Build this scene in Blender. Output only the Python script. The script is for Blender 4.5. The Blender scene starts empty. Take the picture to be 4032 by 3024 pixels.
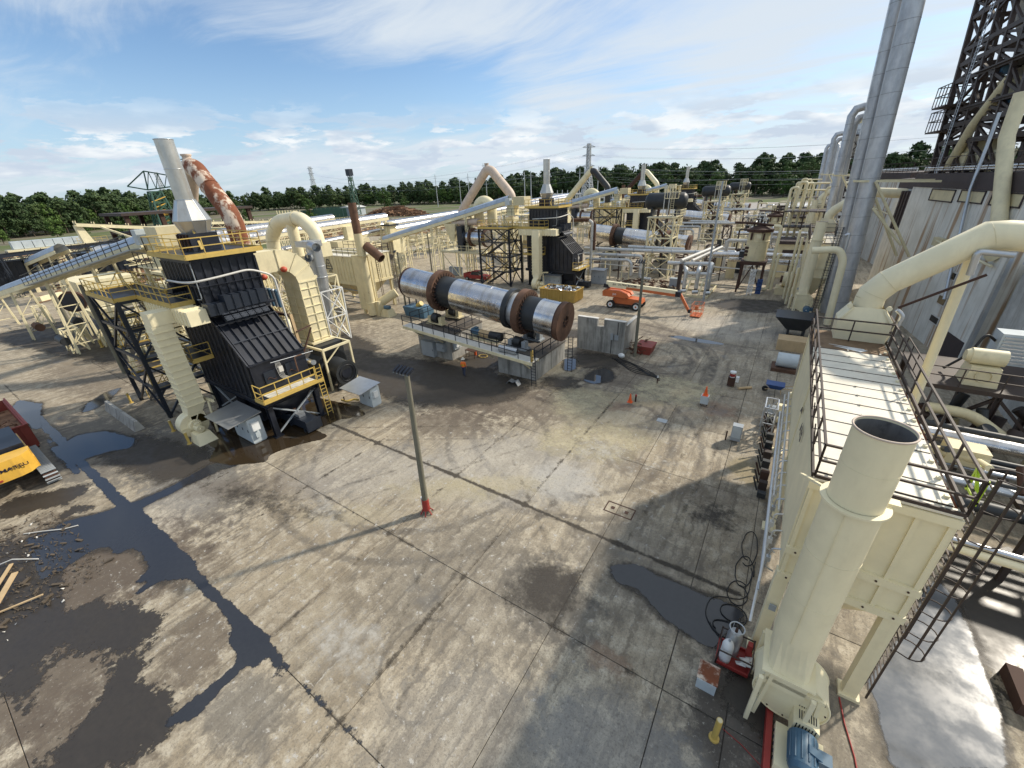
import bpy, math, random
import numpy as np
from mathutils import Vector, Matrix, noise as mnoise
random.seed(7)
SC = bpy.context.scene
COL = SC.collection
R = math.radians
PI = math.pi

# ------------------------------------------------------------------ camera
cd = bpy.data.cameras.new('camera'); cam = bpy.data.objects.new('camera', cd); COL.objects.link(cam)
SC.camera = cam
cd.sensor_width = 36; cd.lens = 14.236; cd.clip_start = 0.05; cd.clip_end = 6000
def rot_(p, r, y):
    cp, sp, cr, sr, cy, sy = math.cos(p), math.sin(p), math.cos(r), math.sin(r), math.cos(y), math.sin(y)
    Rr = Matrix(((cr, 0, sr), (0, 1, 0), (-sr, 0, cr)))
    Rp = Matrix(((1, 0, 0), (0, cp, sp), (0, -sp, cp)))
    Ry = Matrix(((cy, -sy, 0), (sy, cy, 0), (0, 0, 1)))
    return Ry @ Rp @ Rr
B = rot_(R(26.03), R(2.545), R(34.06))
rt, fw, up = B @ Vector((1, 0, 0)), B @ Vector((0, 1, 0)), B @ Vector((0, 0, 1))
cam.matrix_world = Matrix(((rt.x, up.x, -fw.x, 0), (rt.y, up.y, -fw.y, 0), (rt.z, up.z, -fw.z, 16), (0, 0, 0, 1)))
SC.cycles.transparent_max_bounces = 32
SC.render.resolution_x, SC.render.resolution_y = 1024, 768

# ------------------------------------------------------------------ light, exposure
SUN_EL, SUN_AZ = R(37), math.atan2(0.835, 0.55)          # direction towards the sun, measured from +X
sd = bpy.data.lights.new('sun', 'SUN'); sun = bpy.data.objects.new('sun', sd); COL.objects.link(sun)
sd.energy = 3.2; sd.angle = R(2.2); sd.color = (1, 0.91, 0.77)
sdir = Vector((math.cos(SUN_EL)*math.cos(SUN_AZ), math.cos(SUN_EL)*math.sin(SUN_AZ), math.sin(SUN_EL)))
sun.rotation_euler = sdir.to_track_quat('Z', 'Y').to_euler()
sun.location = (0, 0, 80)
vs = SC.view_settings
vs.view_transform = 'Standard'; vs.look = 'None'; vs.exposure = 0.62; vs.gamma = 1; vs.use_curve_mapping = False

# ------------------------------------------------------------------ sky
class NT:
    """tiny node-tree writer"""
    def __init__(s, t): s.t = t; s.n = t.nodes; s.l = t.links
    def new(s, k, **a):
        n = s.n.new(k)
        for q, v in a.items(): setattr(n, q, v)
        return n
    def put(s, sock, v):
        if isinstance(v, bpy.types.NodeSocket): s.l.new(v, sock)
        elif v is not None: sock.default_value = v
    def m(s, op, a, b=None, c=None, clamp=False):
        n = s.new('ShaderNodeMath', operation=op); n.use_clamp = clamp
        s.put(n.inputs[0], a); s.put(n.inputs[1], b)
        if c is not None: s.put(n.inputs[2], c)
        return n.outputs[0]
    def vm(s, op, a, b=None, out=0):
        n = s.new('ShaderNodeVectorMath', operation=op); s.put(n.inputs[0], a)
        if b is not None: s.put(n.inputs[1], b)
        return n.outputs[out]
    def scale(s, a, k):
        n = s.new('ShaderNodeVectorMath', operation='SCALE'); s.put(n.inputs[0], a); s.put(n.inputs['Scale'], k); return n.outputs[0]
    def comb(s, x, y, z):
        n = s.new('ShaderNodeCombineXYZ'); s.put(n.inputs[0], x); s.put(n.inputs[1], y); s.put(n.inputs[2], z); return n.outputs[0]
    def sep(s, v):
        n = s.new('ShaderNodeSeparateXYZ'); s.put(n.inputs[0], v); return n.outputs
    def mapv(s, v, sc=(1, 1, 1), rot=(0, 0, 0), loc=(0, 0, 0)):
        n = s.new('ShaderNodeMapping'); s.put(n.inputs[0], v); n.inputs['Scale'].default_value = sc
        n.inputs['Rotation'].default_value = rot; n.inputs['Location'].default_value = loc; return n.outputs[0]
    def noise(s, v, sc=1, det=4, ro=.55, dist=0, out=0):
        n = s.new('ShaderNodeTexNoise'); s.put(n.inputs['Vector'], v); n.inputs['Scale'].default_value = sc
        n.inputs['Detail'].default_value = det; n.inputs['Roughness'].default_value = ro; n.inputs['Distortion'].default_value = dist
        return n.outputs[out]
    def ramp(s, v, a, b, lo=0, hi=1, smooth=True):
        n = s.new('ShaderNodeMapRange'); n.interpolation_type = 'SMOOTHSTEP' if smooth else 'LINEAR'
        s.put(n.inputs[0], v)
        for i, q in enumerate((a, b, lo, hi)): s.put(n.inputs[i+1], q)
        return n.outputs[0]
    def mix(s, f, a, b, mode='MIX'):
        n = s.new('ShaderNodeMix', data_type='RGBA', blend_type=mode); s.put(n.inputs[0], f)
        s.put(n.inputs[6], rgba(a)); s.put(n.inputs[7], rgba(b)); return n.outputs[2]
def rgba(c):
    return (*c, 1) if isinstance(c, (tuple, list)) and len(c) == 3 else c

W = bpy.data.worlds.new('World'); SC.world = W; W.use_nodes = True
t = NT(W.node_tree); t.n.clear()
sky = t.new('ShaderNodeTexSky', sky_type='NISHITA'); sky.sun_disc = False
sky.sun_elevation = SUN_EL; sky.sun_rotation = PI/2 - SUN_AZ; sky.air_density = 1.0; sky.dust_density = 0.6; sky.ozone_density = 1.6
tc = t.new('ShaderNodeTexCoord').outputs['Generated']
x, y, z = t.sep(tc)
zc = t.m('MAXIMUM', z, 0.0)
# flat cloud deck seen in perspective
den = t.m('ADD', zc, 0.10)
P = t.comb(t.m('DIVIDE', x, den), t.m('DIVIDE', y, den), 0.0)
warp = t.noise(t.mapv(P, (.35, .35, 1)), 1, 3, .5, 0, 1)
P2 = t.vm('ADD', P, t.scale(warp, 1.5))
big = t.noise(t.mapv(P2, (.30, .42, 1), (0, 0, R(20)), (3.1, 1.7, 0)), 1, 3, .5, .3)
wisp = t.noise(t.mapv(P2, (.35, 1.6, 1), (0, 0, R(-18)), (7, 2, 0)), 1.2, 9, .62, .6)
fine = t.noise(t.mapv(P2, (1.6, 3.2, 1), (0, 0, R(-18))), 1.5, 8, .6, .4)
HOLES = ((2.66, .185, .24, .065, -.34), (2.28, .17, .16, .05, -.34), (1.90, .17, .13, .035, -.22), (2.6, .31, .5, .07, .13), (1.5, .17, .35, .05, -.10), (1.2, .30, .3, .06, -.08))
side = t.ramp(t.m('ADD', t.m('MULTIPLY', x, .83), t.m('MULTIPLY', y, .56)), -.5, .8, 0, .09)   # thicker veil towards the sun
cov = t.m('ADD', t.m('ADD', t.m('MULTIPLY', big, .75), t.m('MULTIPLY', wisp, .55)), t.m('MULTIPLY', fine, .16))
cov = t.m('ADD', cov, side)
azi = t.m('ARCTAN2', y, x)
for (ca, cz, wa, wz, k_) in HOLES:
    e2 = t.m('ADD', t.m('POWER', t.m('DIVIDE', t.m('SUBTRACT', azi, ca), wa), 2.0), t.m('POWER', t.m('DIVIDE', t.m('SUBTRACT', z, cz), wz), 2.0))
    cov = t.m('ADD', cov, t.m('MULTIPLY', t.m('EXPONENT', t.m('MULTIPLY', e2, -1.0)), k_))
cov = t.m('ADD', cov, t.ramp(z, .42, .9, 0, .16))  # extra cloud overhead, above the view, added for fill light
cirrus = t.ramp(cov, .60, .90, 0, .95)
# small cumulus near the horizon
az = t.m('ARCTAN2', y, x)
Q = t.comb(t.m('MULTIPLY', az, 9.0), t.m('MULTIPLY', z, 34.0), 3.3)
cu = t.noise(Q, 1, 6, .62, .2)
band = t.m('MULTIPLY', t.ramp(z, .0, .05), t.ramp(z, .08, .17, 1, 0))
cum = t.m('MULTIPLY', t.ramp(cu, .46, .54), t.m('MULTIPLY', band, .95))
shade = t.ramp(t.noise(t.mapv(Q, (1, 1, 1), (0, 0, 0), (0, 1.3, 0)), 1, 4, .55), .4, .68)
veil = t.ramp(z, 0.0, .24, .75, 0)
skyc = t.mix(1.0, sky.outputs[0], (.80, .91, 1.01), 'MULTIPLY')
cc = t.mix(shade, (3.9, 4.5, 5.3), (6.3, 6.5, 6.6))
base = t.mix(t.m('MULTIPLY', veil, .8), skyc, (3.5, 4.55, 5.8))
out = t.mix(cirrus, base, (4.75, 5.25, 5.75))
out = t.mix(cum, out, cc)
bg = t.new('ShaderNodeBackground'); t.l.new(out, bg.inputs[0]); bg.inputs[1].default_value = 0.1
wo = t.new('ShaderNodeOutputWorld'); t.l.new(bg.outputs[0], wo.inputs[0])

# ------------------------------------------------------------------ materials
MAT = {}
def newmat(name):
    m = bpy.data.materials.new(name); m.use_nodes = True; m.node_tree.nodes.clear(); return m, NT(m.node_tree)
def finish(m, t, col, rough=.5, metal=0., bump=None, bstr=.2, bdist=.02, spec=.5, em=None):
    b = t.new('ShaderNodeBsdfPrincipled'); o = t.new('ShaderNodeOutputMaterial')
    t.put(b.inputs['Base Color'], rgba(col)); t.put(b.inputs['Roughness'], rough); t.put(b.inputs['Metallic'], metal)
    b.inputs['Specular IOR Level'].default_value = spec
    if bump is not None:
        n = t.new('ShaderNodeBump'); n.inputs['Strength'].default_value = bstr; n.inputs['Distance'].default_value = bdist
        t.put(n.inputs['Height'], bump); t.l.new(n.outputs[0], b.inputs['Normal'])
    t.l.new(b.outputs[0], o.inputs[0]); return m
def pos(t): return t.new('ShaderNodeNewGeometry').outputs['Position']
def paint(name, c, rough=.5, metal=0., dirt=.35, dc=(.10, .085, .065), rust=0., rc=(.20, .075, .03), streak=.5, sc=1.0, var=.12, spec=.5, bump=.12):
    """painted or bare steel with vertical runs, blotches of dirt and patches of rust"""
    m, t = newmat(name); p = pos(t)
    n1 = t.noise(t.mapv(p, (1, 1, .22)), 1.6*sc, 7, .65)           # runs down the face
    n2 = t.noise(p, .9*sc, 8, .62)
    n3 = t.noise(p, 5*sc, 5, .6)
    col = t.mix(t.ramp(n2, .3, .7), tuple(q*(1-var) for q in c), tuple(min(1, q*(1+var)) for q in c))
    dm = t.m('MULTIPLY', t.ramp(t.m('ADD', t.m('MULTIPLY', n1, streak), t.m('MULTIPLY', n2, 1-streak)), .48, .72), dirt)
    dm = t.m('MULTIPLY', dm, t.ramp(n3, .25, .7, .5, 1))
    col = t.mix(dm, col, dc)
    if rust > 0:
        e = .70-.28*rust
        rm = t.ramp(t.m('ADD', t.m('MULTIPLY', n1, .6), t.m('MULTIPLY', t.noise(p, 2.3*sc, 8, .7), .4)), e, e+.07)
        col = t.mix(rm, col, t.mix(n3, rc, tuple(q*.35 for q in rc)))
        rough = t.m('ADD', t.m('MULTIPLY', rm, .85-rough), rough)
        if metal: metal = t.m('MULTIPLY', t.m('SUBTRACT', 1.0, rm), metal)
    MAT[name] = finish(m, t, col, rough, metal, n3, bump, .01, spec)
    return MAT[name]
CREAM = (.74, .66, .43)
paint('cream', CREAM, .55, dirt=.45, rust=.12, dc=(.22, .17, .10))
paint('cream_clean', (.82, .735, .495), .45, dirt=.34, rust=.04, dc=(.36, .29, .18), var=.07, bump=.25)
paint('cream_old', (.64, .56, .35), .6, dirt=.6, rust=.35, dc=(.20, .14, .08))
paint('cream_pink', (.56, .45, .36), .6, dirt=.45, rust=.30, rc=(.25, .09, .05))
paint('yellow', (.54, .38, .10), .5, dirt=.5, rust=.18)
paint('machine_yellow', (.68, .40, .06), .4, dirt=.5, rust=.08)
paint('black', (.011, .014, .023), .42, dirt=.5, dc=(.045, .042, .038), var=.4)
paint('blue_black', (.016, .022, .034), .4, dirt=.3, dc=(.06, .055, .05))
paint('tank_black', (.022, .025, .028), .5, dirt=.3, dc=(.06, .06, .055))
paint('brown_steel', (.045, .030, .024), .6, dirt=.4, dc=(.10, .05, .03), rust=.1, rc=(.12, .05, .03))
paint('rust', (.115, .060, .036), .85, dirt=.6, dc=(.06, .025, .016), var=.4, streak=.4)
paint('rust_duct', (.60, .50, .40), .7, dirt=.3, rust=.85, rc=(.27, .085, .035), sc=.35, dc=(.3, .12, .06))
paint('dark_rust', (.06, .028, .018), .8, dirt=.4, dc=(.025, .016, .012))
paint('galv', (.52, .54, .56), .38, .75, dirt=.35, dc=(.20, .19, .18), streak=.3)
paint('galv_warm', (.55, .53, .48), .34, .8, dirt=.45, dc=(.25, .18, .10), streak=.7)
paint('sheet_blue', (.36, .43, .53), .5, .0, dirt=.25, dc=(.25, .25, .24))
paint('insul', (.55, .56, .55), .45, .45, dirt=.5, dc=(.22, .19, .15), rust=.05)
paint('pipe_white', (.62, .60, .55), .5, dirt=.4, dc=(.25, .2, .14))
paint('white', (.72, .73, .72), .45, dirt=.25)
paint('grey_box', (.33, .36, .38), .45, dirt=.35, dc=(.15, .15, .14))
paint('pale_box', (.48, .53, .55), .4, dirt=.2, dc=(.2, .2, .2))
paint('motor_blue', (.06, .13, .20), .45, dirt=.3)
paint('blue', (.02, .06, .20), .4, dirt=.3)
paint('orange', (.56, .14, .04), .45, dirt=.5)
paint('cone_orange', (.80, .12, .02), .5, dirt=.1)
paint('red', (.30, .03, .025), .5, dirt=.4)
paint('red_box', (.26, .05, .035), .6, dirt=.5, rust=.3)
paint('skip_yellow', (.42, .28, .07), .6, dirt=.6, rust=.35)
paint('rubber', (.02, .02, .02), .8, dirt=.2)
paint('wood_pole', (.16, .15, .11), .85, dirt=.5, dc=(.06, .07, .05), streak=.9)
paint('timber', (.50, .36, .20), .8, dirt=.4)
paint('lumber', (.42, .27, .15), .85, dirt=.5, var=.4)
paint('log_brown', (.23, .13, .075), .9, dirt=.6, var=.5)
paint('green_steel', (.03, .09, .06), .5, dirt=.3)
paint('pylon', (.45, .47, .48), .5, .3, dirt=.2)
paint('pier_deck', (.10, .085, .07), .85, dirt=.6)
paint('wall_dark', (.05, .035, .035), .7, dirt=.3)
paint('roof_white', (.74, .69, .57), .5, dirt=.5, dc=(.36, .26, .16), rust=.2, rc=(.30, .13, .07), streak=.2, sc=1.3)
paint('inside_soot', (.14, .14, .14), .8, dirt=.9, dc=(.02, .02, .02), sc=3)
def steel():
    m, t = newmat('polished_steel'); p = pos(t)
    n = t.noise(t.mapv(p, (1.2, .25, .25)), 1.2, 5, .6); n3 = t.noise(p, 3, 6, .6)
    col = t.mix(t.ramp(t.noise(t.mapv(p, (1, .3, .3)), 1.5, 4, .5), .4, .75, 0, .6), (.62, .61, .61), (.36, .31, .25))
    MAT['polished_steel'] = finish(m, t, col, t.ramp(n3, .3, .7, .14, .34), 1.0, n, .4, .02)
steel()
def concrete(name, c, dark, amt=.8, rough=.85):
    m, t = newmat(name); p = pos(t)
    n1 = t.noise(t.mapv(p, (1.2, 1.2, .15)), 1.5, 8, .68); n2 = t.noise(p, .7, 8, .6); n3 = t.noise(p, 9, 5, .7)
    col = t.mix(t.ramp(n2, .3, .7), tuple(q*.8 for q in c), tuple(q*1.2 for q in c))
    col = t.mix(t.m('MULTIPLY', t.ramp(n1, .45, .68), amt), col, dark)
    col = t.mix(t.ramp(n3, .6, .8, 0, .3), col, tuple(q*.5 for q in c))
    MAT[name] = finish(m, t, col, rough, 0, n3, .3, .02)
concrete('pier_concrete', (.36, .35, .32), (.10, .095, .085))
concrete('silo_concrete', (.47, .46, .42), (.24, .20, .16), .7)
def silo_rust():
    m, t = newmat('silo_streaked'); p = pos(t)
    n1 = t.noise(t.mapv(p, (1, .75, .035)), 1.0, 6, .6); n2 = t.noise(p, .5, 8, .6); n4 = t.noise(t.mapv(p, (2, 2, .08)), 1.3, 7, .7)
    col = t.mix(t.ramp(n2, .3, .7), (.62, .60, .53), (.76, .74, .67))
    col = t.mix(t.ramp(n4, .5, .75, 0, .6), col, (.22, .19, .15))
    col = t.mix(t.ramp(n1, .545, .63, 0, .85), col, (.34, .19, .08))
    MAT['silo_streaked'] = finish(m, t, col, .75, 0, n4, .2, .02)
silo_rust()
def ground_mat():
    m, t = newmat('yard_concrete'); p = pos(t)
    w = t.noise(t.mapv(p, (.5, .5, .5)), 1, 5, .6, 0, 1)
    pw = t.vm('ADD', p, t.scale(t.vm('SUBTRACT', w, (.5, .5, .5)), .55)); w2 = t.noise(p, 3, 5, .65, 0, 1); pw = t.vm('ADD', pw, t.scale(t.vm('SUBTRACT', w2, (.5, .5, .5)), .35))
    big = t.noise(p, .09, 6, .55, .4)
    mid = t.noise(pw, .38, 9, .70, 0)
    mot = t.noise(pw, 1.5, 10, .74)
    fine = t.noise(p, 14, 6, .7)
    grit = t.noise(p, 60, 3, .7)
    tr1 = t.noise(t.mapv(pw, (2.3, .18, 1), (0, 0, R(38))), 1, 9, .72, 0)     # scraped and driven streaks
    tr2 = t.noise(t.mapv(pw, (3.2, .16, 1), (0, 0, R(-28))), 1, 9, .72, 0)
    tr3 = t.noise(t.mapv(pw, (3.0, .12, 1), (0, 0, R(80))), 1, 9, .7, 0)
    oi = t.new('ShaderNodeObjectInfo').outputs['Random']
    col = t.mix(t.ramp(mid, .32, .68), (.20, .175, .138), (.43, .39, .32))
    col = t.mix(t.ramp(big, .42, .60, 0, .6), col, (.31, .265, .20))
    col = t.mix(t.ramp(mot, .44, .66, 0, .7), col, (.53, .50, .44))
    col = t.mix(t.ramp(tr1, .48, .64, 0, .7), col, (.125, .105, .082))
    col = t.mix(t.ramp(tr2, .54, .68, 0, .6), col, (.56, .52, .43))
    col = t.mix(t.ramp(tr3, .53, .68, 0, .6), col, (.12, .105, .085))
    tone = t.m('ADD', t.m('MULTIPLY', oi, .26), .87)
    col = t.mix(1.0, col, t.comb(tone, tone, tone), 'MULTIPLY')
    col = t.mix(1.0, col, (1.05, .99, .875), 'MULTIPLY')
    # pale scratches left by scrapers
    sc1 = t.noise(t.mapv(pw, (9, .5, 1), (0, 0, R(62))), 1, 5, .7, .1); sc2 = t.noise(t.mapv(pw, (.6, 8, 1), (0, 0, R(15))), 1, 5, .7, .1)
    scm = t.m('MULTIPLY', t.m('MAXIMUM', t.ramp(sc1, .62, .70), t.ramp(sc2, .64, .71)), t.ramp(t.noise(p, .16, 4, .6), .48, .62, 0, .75))
    col = t.mix(scm, col, (.60, .57, .50))
    # curved tyre marks: centre, radius, width, strength
    for (cx, cy, rr, ww, st) in TYRE:
        d = t.vm('LENGTH', t.vm('SUBTRACT', t.vm('MULTIPLY', pw, (1, 1, 0)), (cx, cy, 0)), None, 1)
        e = t.m('ABSOLUTE', t.m('SUBTRACT', d, rr))
        k = t.m('MULTIPLY', t.ramp(e, ww, ww*.3, 0, st), t.ramp(mot, .38, .58))
        col = t.mix(k, col, (.070, .058, .046))
    # each stain: centre, half sizes, angle, strength, colour
    for (cx, cy, rx, ry, an, st, c) in STAINS:
        q = t.mapv(t.vm('SUBTRACT', pw, (cx, cy, 0)), (1, 1, 0), (0, 0, R(-an)))
        q = t.vm('MULTIPLY', q, (1/rx, 1/ry, 0))
        d = t.vm('LENGTH', q, None, 1)
        k = t.ramp(t.m('ADD', d, t.m('MULTIPLY', t.m('SUBTRACT', mot, .5), 2.4)), 1.2, .6, 0, st)
        col = t.mix(k, col, c)
    col = t.mix(t.ramp(fine, .48, .70, 0, .6), col, (.10, .085, .068)); col = t.mix(t.ramp(t.noise(p, 5, 8, .75), .52, .66, 0, .55), col, (.115, .10, .08)); col = t.mix(t.ramp(t.noise(p, 7.3, 8, .75), .56, .70, 0, .6), col, (.56, .53, .46))
    col = t.mix(t.ramp(grit, .3, .75, 0, .35), col, (.12, .11, .10))
    wetm = t.ramp(t.noise(pw, .22, 7, .6), .60, .70, 0, .5)
    col = t.mix(wetm, col, (.10, .098, .095))
    rough = t.ramp(wetm, 0, .5, .8, .5)
    h = t.m('ADD', t.m('MULTIPLY', fine, .5), t.m('MULTIPLY', mot, .5))
    MAT['yard_concrete'] = finish(m, t, col, rough, 0, h, .35, .02, .4)
TYRE = [(-15.2, 37.5, 11.7, .5, .9), (-15.2, 37.5, 9.7, .5, .85), (-9, 40.7, 3.7, .3, .8), (-9, 40.7, 5.4, .3, .7), (-9.8, 38.9, 2.7, .3, .7), (-9.3, 28.4, 3.8, .25, .7), (-10.6, 22.9, 7, .35, .7), (-10.6, 22.9, 8.8, .35, .65), (-17.9, 16.5, 8, .35, .75), (-17.9, 16.5, 9.9, .35, .65), (-8.1, 5.5, 1.8, .12, .6), (-25, 13, 6, .3, .6), (-2, 60, 14, .4, .6), (-30, 0, 12, .3, .5), (-4, 20, 6, .3, .5)]
BR = (.095, .070, .050); GY = (.12, .115, .105); SD = (.46, .40, .27); LT = (.52, .50, .46); OR = (.26, .15, .09)
STAINS = [
 (-31, 6.5, 9, 3, -8, .75, GY), (-40, 3.5, 8, 4, 0, .75, GY), (-27, 3, 3, 5, 20, .25, LT),
 (-24, 24, 9, 4, -20, .75, BR), (-17, 24.5, 6, 3, 10, .7, BR), (-10, 26, 4, 2.2, 0, .45, SD), (-34, 23, 5, 4, 0, .6, BR),
 (-12, 17, 6, 4, 30, .35, LT), (-9, 9, 5, 4, 0, .35, GY), (-3.2, 14, 3.5, 3, 0, .35, GY), (-5.5, 10.2, 2.6, 1.8, -15, .65, (.08, .075, .068)),
 (-14, 13.5, 3, 1.2, 40, .5, SD), (-11.5, 15.5, 4, .7, 35, .6, SD), (-8.5, 17.5, 2.2, 1.7, 0, .55, LT), (-10, 29, 5, 1, 10, .55, (.40, .33, .20)),
 (-16, 32, 4, 1.2, 0, .5, SD), (-4, 52, 7, 5, 0, .3, LT), (-12, 47, 6, 3, 0, .45, BR), (-2, 31, 1.6, 1.2, 0, .6, OR), (-9, 27.6, 1.5, .9, 20, .5, OR),
 (-6, 45, 6, 1.5, -8, .5, (.15, .13, .11)), (-26, -3, 4.2, 8, -25, .9, BR), (-23, 1.5, 4, 2, 30, .5, BR), (-20, -2.5, 3, 2.2, 10, .8, BR), (-16.5, 1.2, 1.8, 1.2, -30, .7, BR), (-29, -1, 4, 2.6, 10, .8, BR),
 (-16, -2.5, 3, 2, 0, .75, BR), (-36, 20, 6, 3, 0, .7, BR), (-19, 19, 4, 2, 20, .6, BR), (-24, 8, 5, 1.2, 35, .5, BR), (-7, 21.5, 4, 1.2, -20, .5, BR), (-11, 33, 4, 2.4, 10, .55, BR), (-14, 37, 4, 1.6, 0, .7, BR), (-9, 35.5, 3, 1.5, 0, .5, BR), (-12.5, 1.0, 1.8, 1.2, 15, .6, GY), (3.2, 8.5, 3.5, 6, 0, .55, GY), (1.6, 9.5, 1.4, 2.2, 0, .85, (.05, .042, .035)),
 (-2.5, 9.2, .9, .5, 0, .5, OR), (-52, 20, 12, 5, 0, .55, BR), (-60, 8, 14, 3, 0, .45, BR), (-1, 20.5, 2.2, 1.0, 20, .4, BR), (.6, 24, .9, 1.5, 0, .7, (.30, .24, .12)),
 (-20, 12, 5, 3, 30, .3, LT), (-5, 4.5, 4, 2.5, 20, .35, (.20, .205, .205)), (-1, 6.5, 3, 2, 0, .5, (.22, .225, .225)), (-45, 26, 6, 8, 0, .5, BR), (-22, 45, 6, 2, 0, .5, (.2, .19, .18)),
 (-2.5, 62, 6, 3, 0, .4, (.17, .17, .17)), (-30, 48, 7, 3, 0, .4, BR), (-17.3, 9.0, 2.8, .9, 35, .4, SD)]
ground_mat()
def simple(name, c, rough=.6, metal=0., spec=.5, ns=6, amp=.25, bs=.1):
    m, t = newmat(name); p = pos(t); n = t.noise(p, ns, 5, .6)
    MAT[name] = finish(m, t, t.mix(n, tuple(q*(1-amp) for q in c), tuple(q*(1+amp) for q in c)), rough, metal, n, bs, .01, spec)
paint('seam_grey', (.16, .165, .17), .6)
simple('joint_dark', (.055, .048, .040), .9)
simple('cable', (.015, .014, .014), .6); simple('glass_dark', (.02, .025, .03), .12)
simple('hiviz', (.85, .18, .03), .8); simple('denim', (.03, .045, .09), .9); simple('skin', (.45, .26, .18), .6); simple('hat', (.72, .68, .58), .7); simple('boot', (.05, .03, .02), .8)
simple('hair', (.04, .03, .02), .8)
simple('lettering', (.012, .010, .03), .5); simple('lettering_white', (.8, .8, .8), .5); simple('gold_letter', (.45, .32, .06), .5)
simple('foil', (.60, .63, .66), .22, .9, ns=3, bs=.8); simple('lime', (.45, .62, .02), .5); simple('valve_red', (.45, .07, .03), .5); simple('lamp_glass', (.25, .27, .28), .2)
def water_mat(name, c, rough, c2, spec=.45):
    m, t = newmat(name); p = pos(t); n = t.noise(p, 1.1, 6, .6); n2 = t.noise(p, 5, 4, .6)
    MAT[name] = finish(m, t, t.mix(t.ramp(n, .4, .65), c, c2), t.ramp(n, .42, .66, rough, rough+.10), 0, n2, .05, .01, spec)
water_mat('puddle', (.030, .031, .034), .04, (.050, .050, .052))
water_mat('wet_dark', (.024, .020, .016), .35, (.050, .040, .030), .5)
water_mat('clear_water', (.030, .031, .034), .02, (.04, .04, .042), 1.0)
water_mat('mud_water', (.045, .030, .015), .05, (.060, .042, .022))
def field():
    m, t = newmat('field'); p = pos(t); n = t.noise(p, .02, 8, .6); n2 = t.noise(p, .35, 8, .7); n3 = t.noise(t.mapv(p, (1, .25, 1)), .08, 6, .6)
    col = t.mix(t.ramp(n, .42, .58), (.17, .15, .115), (.10, .13, .045))
    col = t.mix(t.ramp(n3, .5, .62, 0, .8), col, (.22, .19, .14)); col = t.mix(t.ramp(n2, .4, .7, 0, .5), col, (.07, .075, .04))
    MAT['field'] = finish(m, t, col, .95, 0, n2, .4, .2, .2)
field()
def leaf(name, a, b):
    m, t = newmat(name); p = pos(t)
    oi = t.new('ShaderNodeObjectInfo').outputs['Random']
    n = t.noise(p, .5, 5, .7); f = t.m('ADD', t.m('MULTIPLY', n, .7), t.m('MULTIPLY', oi, .3))
    MAT[name] = finish(m, t, t.mix(t.ramp(f, .3, .7), a, b), .7, 0, None, spec=.25)
leaf('pine_leaf', (.036, .064, .024), (.088, .130, .044)); leaf('broad_leaf', (.045, .090, .020), (.090, .150, .034)); simple('bark', (.09, .07, .05), .95)  # pine colours lightened, with more blue, to suggest distance haze
simple('gravel_grey', (.30, .28, .25), .9, ns=.5, amp=.4)

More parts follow.
